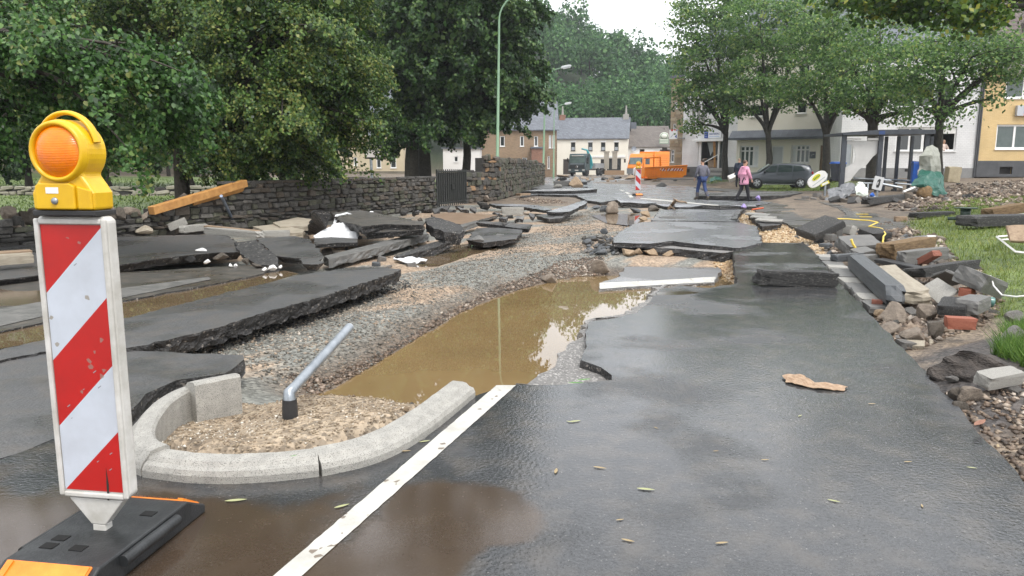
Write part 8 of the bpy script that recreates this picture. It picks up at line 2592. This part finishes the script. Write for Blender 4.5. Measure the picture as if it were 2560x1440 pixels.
  # inner foliage that closes the crown
  nK = int(area * dens * core * fac / 5)
  if nK:
   d2 = rng.normal(size=(nK, 3)); d2 /= np.linalg.norm(d2, axis=1, keepdims=True)
   Cs.append(cv + d2 * rad * (rng.uniform(0, .66, nK) ** .5)[:, None])
   Us.append(rng.normal(size=(nK, 3))); Ns.append(rng.normal(size=(nK, 3)) + np.array([0, 0, .5])); Ss.append(leaf * corek * rng.uniform(.7, 1.2, nK))
 V = leaf_quads(np.concatenate(Cs), np.concatenate(Us), np.concatenate(Ns), np.concatenate(Ss), rng, hexa) - np.array(b)
 V = V.astype(np.float32)
 lim.build('limbs', barkm, t, recalc=False)
 o = bpy.data.objects.new('crown', np_mesh('crown', V, np.arange(len(V)), 6 if hexa else 4, leafm))
 link(o, t)
 return t, len(V) // 4
LIME = leaf_mat('lime_leaves', [(0, (.014, .037, .011)), (.35, (.041, .094, .021)), (.62, (.084, .156, .031)), (.85, (.14, .20, .042)), (1, (.23, .25, .065))], .45, .3)
LIME2 = leaf_mat('lime_leaves_fresh', [(0, (.017, .047, .012)), (.4, (.042, .108, .024)), (.75, (.085, .19, .043)), (.93, (.14, .24, .065)), (1, (.21, .24, .07))], .38, .35)
LIME3 = leaf_mat('lime_leaves_dark', [(0, (.011, .03, .01)), (.4, (.03, .075, .02)), (.75, (.065, .135, .032)), (1, (.12, .19, .05))], .45, .3)
MAPLE = leaf_mat('maple_leaves', [(0, (.036, .085, .024)), (.4, (.085, .175, .046)), (.75, (.15, .265, .07)), (.95, (.21, .32, .09)), (1, (.3, .36, .09))], .4, .5)
MAPLE2 = leaf_mat('maple_leaves_yellowish', [(0, (.02, .05, .012)), (.4, (.055, .12, .02)), (.8, (.12, .21, .035)), (1, (.3, .31, .04))], .4, .4)
tot = 0
bA = Vector((P(457, 500, 21).x, 21, .02))
_, n = tree('lime_tree', 'broad lime tree behind the collapsed wall end, leaning timber before its trunk', bA, bA + Vector((.1, 0, 3.2)), .19,
  [(650, 110, 20.5, 230, 170, 2.6), (760, 260, 20, 170, 120, 2.2), (590, 300, 20.5, 150, 110, 2.0), (820, 90, 20.5, 110, 150, 2.2), (640, -160, 21.5, 300, 160, 3.0), (420, 40, 22, 220, 170, 2.4), (470, 290, 21.5, 150, 110, 2.0), (700, 370, 20.5, 140, 55, 1.6), (250, 300, 22, 150, 80, 2.0), (180, 60, 22.5, 220, 160, 2.4), (880, 180, 20.8, 60, 40, 1.2), (620, 385, 21, 110, 50, 1.5), (560, -420, 22, 320, 250, 3.6, .3), (280, -460, 23, 300, 250, 3.6, .3), (480, -820, 23, 280, 260, 3.6, .3)],
  LIME, M_bark, .078, 440, .62, 'lime trees behind the stone wall', 1, clump=.55, bough=1.9)
tot += n
bB = Vector((-10.6, 12.6, .0))
_, n = tree('lime_tree', 'nearest lime tree with fresh hanging leaves behind the yellow lamp', bB, bB + Vector((.3, 0, 3.0)), .22,
  [(150, 130, 12.0, 170, 90, 1.5), (300, 200, 11.6, 130, 90, 1.2), (390, 190, 11.2, 70, 70, .8), (40, 300, 12.4, 130, 90, 1.3), (360, 330, 11.6, 60, 70, .7), (30, 60, 12.8, 130, 120, 1.5), (230, 300, 12.2, 90, 70, 1.0), (-250, 100, 13.5, 260, 200, 2.0)],
  LIME2, M_bark, .066, 480, .9, 'lime trees behind the stone wall', 2, clump=.42, core=.2, bough=1.0, corek=1.4, hexa=True, limb_r=.2)
tot += n
bC = Vector((P(1030, 436, 43).x, 43, .1))
_, n = tree('lime_tree', 'dense dark lime tree rising behind the iron gate', bC, bC + Vector((.1, 0, 3.2)), .40,
  [(1090, 60, 42.5, 185, 140, 4.0), (1010, 190, 43, 110, 120, 3.2), (1170, 210, 42.5, 140, 100, 3.4), (1250, 100, 42, 90, 140, 3.4), (1070, 290, 43, 120, 50, 2.6), (1200, 290, 43, 110, 45, 2.6), (1272, 235, 42.5, 66, 62, 2.4), (1140, -130, 43.5, 170, 140, 4.2), (980, 60, 43.5, 90, 130, 3.0), (1240, -30, 42.5, 80, 110, 3.0), (985, 325, 43, 60, 45, 1.8), (1100, -330, 43, 210, 190, 4.5, .35), (1090, -640, 43, 170, 170, 4.2, .3)],
  LIME3, M_bark, .18, 150, .6, 'lime trees behind the stone wall', 3, clump=.8, bough=5)
tot += n
for k, (px, Y, lb) in enumerate(((1063, 44.5, 'second dark trunk beside the lime behind the gate'), (1163, 48, 'slender lime standing behind the mossy wall'))):
 bD = Vector((P(px, 436, Y).x, Y, .1))
 _, n = tree('lime_tree', lb, bD, bD + Vector((.1, 0, 4.0)), (.36, .26)[k], [(px + 20, 170, Y, 100, 100, 2.8), (px + 60, 270, Y, 90, 45, 2.2)], LIME3, M_bark, .2, 100, .6, 'lime trees behind the stone wall', 14 + k, clump=.9)
 tot += n
# dark shrubs and farther trees that close the park
def bush(label, lobes, m, seed, leaf=.2, dens=60, group='trees at the back of the park', name='park_tree'):
 c = P(*lobes[0][:3])
 b = Vector((c.x, c.y, T(c.x, c.y)))
 return tree(name, label, b, b + Vector((0, 0, max(.5, (c.z - b.z) * .4))), .2, lobes, m, M_bark, leaf, dens, .6, group, seed, clump=.9, twig=False)
for k, px in enumerate((60, 260, 470, 700)):
 _, n = bush('dark leafy tree closing the back of the park behind the limes', [(px, 330, 44, 150, 95, 3.0), (px + 60, 200, 46, 150, 120, 3.0)], LIME3, 30 + k, .28, 50)
 tot += n
# street maples on the right
maples = [
 ('maple_tree', 'street maple with scarred trunk before the smashed shop', 1813, 447, 61.0, .24, (1815, 330), [(1790, 150, 60, 95, 80, 2.4), (1730, 90, 61, 60, 90, 2.2), (1850, 70, 61, 90, 90, 2.6), (1760, 250, 60, 75, 45, 2.0), (1815, 240, 60, 60, 60, 2.0), (1780, 20, 62, 90, 60, 2.4), (1720, 215, 60.5, 45, 55, 1.8), (1745, 320, 59.5, 40, 22, 1.2)], MAPLE, .24, 52, 21),
 ('maple_tree', 'street maple with wide fork behind the damaged car', 1920, 450, 56.0, .23, (1920, 330), [(1900, 190, 55, 90, 70, 2.6), (1840, 260, 55, 60, 50, 1.8), (1980, 170, 56, 80, 80, 2.6), (1900, 60, 56, 110, 90, 3.0), (1965, 250, 55, 60, 40, 1.8), (2010, 60, 57, 90, 70, 2.6)], MAPLE, .22, 52, 22),
 ('maple_tree', 'street maple with twin limbs left of the bus shelter', 2064, 452, 46.0, .24, (2066, 330), [(2050, 190, 45, 90, 65, 2.2), (2000, 230, 45, 60, 45, 1.6), (2120, 120, 46, 90, 70, 2.4), (2060, 80, 46, 100, 70, 2.4), (2110, 250, 45, 60, 40, 1.6)], MAPLE, .19, 62, 23),
 ('maple_tree', 'thick-trunked street maple behind the bus shelter roof', 2180, 460, 41.0, .30, (2182, 300), [(2170, 230, 40, 90, 60, 2.0), (2130, 160, 41, 80, 70, 2.0), (2240, 230, 40, 70, 70, 1.8), (2200, 100, 41, 110, 80, 2.4), (2270, 290, 39.5, 45, 40, 1.2), (2110, 275, 40, 50, 35, 1.2)], MAPLE, .17, 70, 24),
 ('maple_tree', 'spreading street maple over the tarps and the open window', 2346, 470, 35.0, .21, (2350, 290), [(2340, 200, 34, 130, 55, 2.0), (2250, 170, 34.5, 110, 60, 2.0), (2430, 150, 34, 110, 60, 2.0), (2500, 170, 34, 90, 60, 1.8), (2360, 110, 35, 140, 50, 2.2), (2310, 275, 34, 50, 30, 1.0), (2380, 300, 33.5, 40, 24, .8), (2480, 255, 33.5, 45, 22, .8), (2555, 130, 34, 60, 60, 1.6)], MAPLE, .15, 80, 25),
]
for nm, lb, px, py, Y, r0, fork, lobes, m, lf, dn, sd in maples:
 z_ = T(P(px, py, Y).x, Y)
 b = Vector((P(px, py, Y).x, Y, z_))
 f = P(fork[0], fork[1], Y)
 _, n = tree(nm, lb, b, f, r0, [(x_, y_ - 8, Y_, rx_ * .92, ry_ * .84, rz_) for x_, y_, Y_, rx_, ry_, rz_ in lobes], m, M_barkm, lf * .85, dn * .78, 0.0, 'street maples in front of the houses', sd, clump=.85, limb_r=.62, core=.06, flat=.32)
 tot += n
bN = Vector((15.5, 18.5, T(15.5, 18.5)))
_, n = tree('maple_tree', 'maple standing beside the lawn, only its lowest yellowing sprays in view', bN, bN + Vector((-.5, 0, 4.4)), .22, [(2180, -8, 19, 130, 34, 1.2), (2360, 8, 18.5, 120, 50, 1.2), (2440, 28, 18.5, 40, 40, .8), (2700, -100, 19, 160, 110, 2.0)], MAPLE2, M_barkm, .13, 150, 0.0, None, 26, clump=.42, core=.3)
tot += n

# ------------------------------------------------------------------ the wooded hillside: one far mass of trees
FOREST = leaf_mat('forest_leaves', [(0, (.02, .06, .022)), (.4, (.045, .125, .042)), (.75, (.08, .185, .06)), (1, (.13, .25, .08))], .7, .35)
rng = np.random.default_rng(77)
Cs, Us, Ns, Ss = [], [], [], []
nt_ = 0
tries = 0
spots = []
while len(spots) < 430 and tries < 8000:
 tries += 1
 Yt = 140 + 120 * rng.random() ** 1.2
 Xt = rng.uniform(-.62, .72) * Yt
 if Xt < -5 and rng.random() < .6: continue
 if all((Xt - a) ** 2 + (Yt - c) ** 2 > 17 for a, c in spots):
  spots.append((Xt, Yt))
for _ in range(900):
 Xt, Yt = rng.uniform(-130, -30), rng.uniform(60, 145)
 if all((Xt - a) ** 2 + (Yt - c) ** 2 > 40 for a, c in spots):
  spots.append((Xt, Yt))
sz = terrain(np.array([s[0] for s in spots]), np.array([s[1] for s in spots]))
stems = MB()
for (Xt, Yt), z_ in zip(spots, sz):
 r_ = rng.uniform(3.0, 5.2)
 hgt = rng.uniform(9, 15)
 n = int(800 * (r_ / 4) ** 2 * (150 / Yt))
 nl = 7
 d0 = rng.normal(size=(nl, 3)) * np.array([.42, .42, .34])
 lob = d0 * r_ + np.array([Xt, Yt, z_ + hgt - r_ * .9])
 k = rng.integers(0, nl, n)
 d = rng.normal(size=(n, 3)); d /= np.linalg.norm(d, axis=1, keepdims=True)
 pos = lob[k] + d * r_ * .64 * (rng.uniform(.7, 1.08, n) ** .7)[:, None] * np.array([1, 1, 1.15])
 Cs.append(pos); Us.append(rng.normal(size=(n, 3))); Ns.append(d + np.array([0, 0, .6]) + rng.normal(0, .35, (n, 3))); Ss.append(rng.uniform(.4, .9, n) * Yt / 165)
 stems.tube([(Xt, Yt, z_ - .5), (Xt, Yt, z_ + hgt - r_)], [.25, .15], 5, cap=False)
V = leaf_quads(np.concatenate(Cs), np.concatenate(Us), np.concatenate(Ns), np.concatenate(Ss), rng)
wood = link(bpy.data.objects.new('hillside_wood', np_mesh('hillside_wood', V.astype(np.float32), np.arange(len(V)), 4, FOREST)))
tag(wood, kind='stuff')
ws_ = stems.build('hillside_stems', M_bark, wood)
tag(ws_, kind='stuff')
tot += len(V) // 4
print('leaf quads', tot)

# ------------------------------------------------------------------ damp air over the valley
hz = MB(); hz.bb((-400, -40, -2), (400, 420, 190))
hzo = hz.build('haze', [], None)
hm = bpy.data.materials.new('damp_air')
hm.use_nodes = True
hm.node_tree.nodes.clear()
ho = hm.node_tree.nodes.new('ShaderNodeOutputMaterial')
hv = hm.node_tree.nodes.new('ShaderNodeVolumePrincipled')
hv.inputs['Color'].default_value = (.86, .9, .95, 1)
hv.inputs['Density'].default_value = .0005
hv.inputs['Anisotropy'].default_value = .2
hm.node_tree.links.new(hv.outputs[0], ho.inputs['Volume'])
hzo.data.materials.clear()
hzo.data.materials.append(hm)
tag(hzo, kind='stuff')
USE_HAZE = True
if not USE_HAZE:
 bpy.data.objects.remove(hzo)
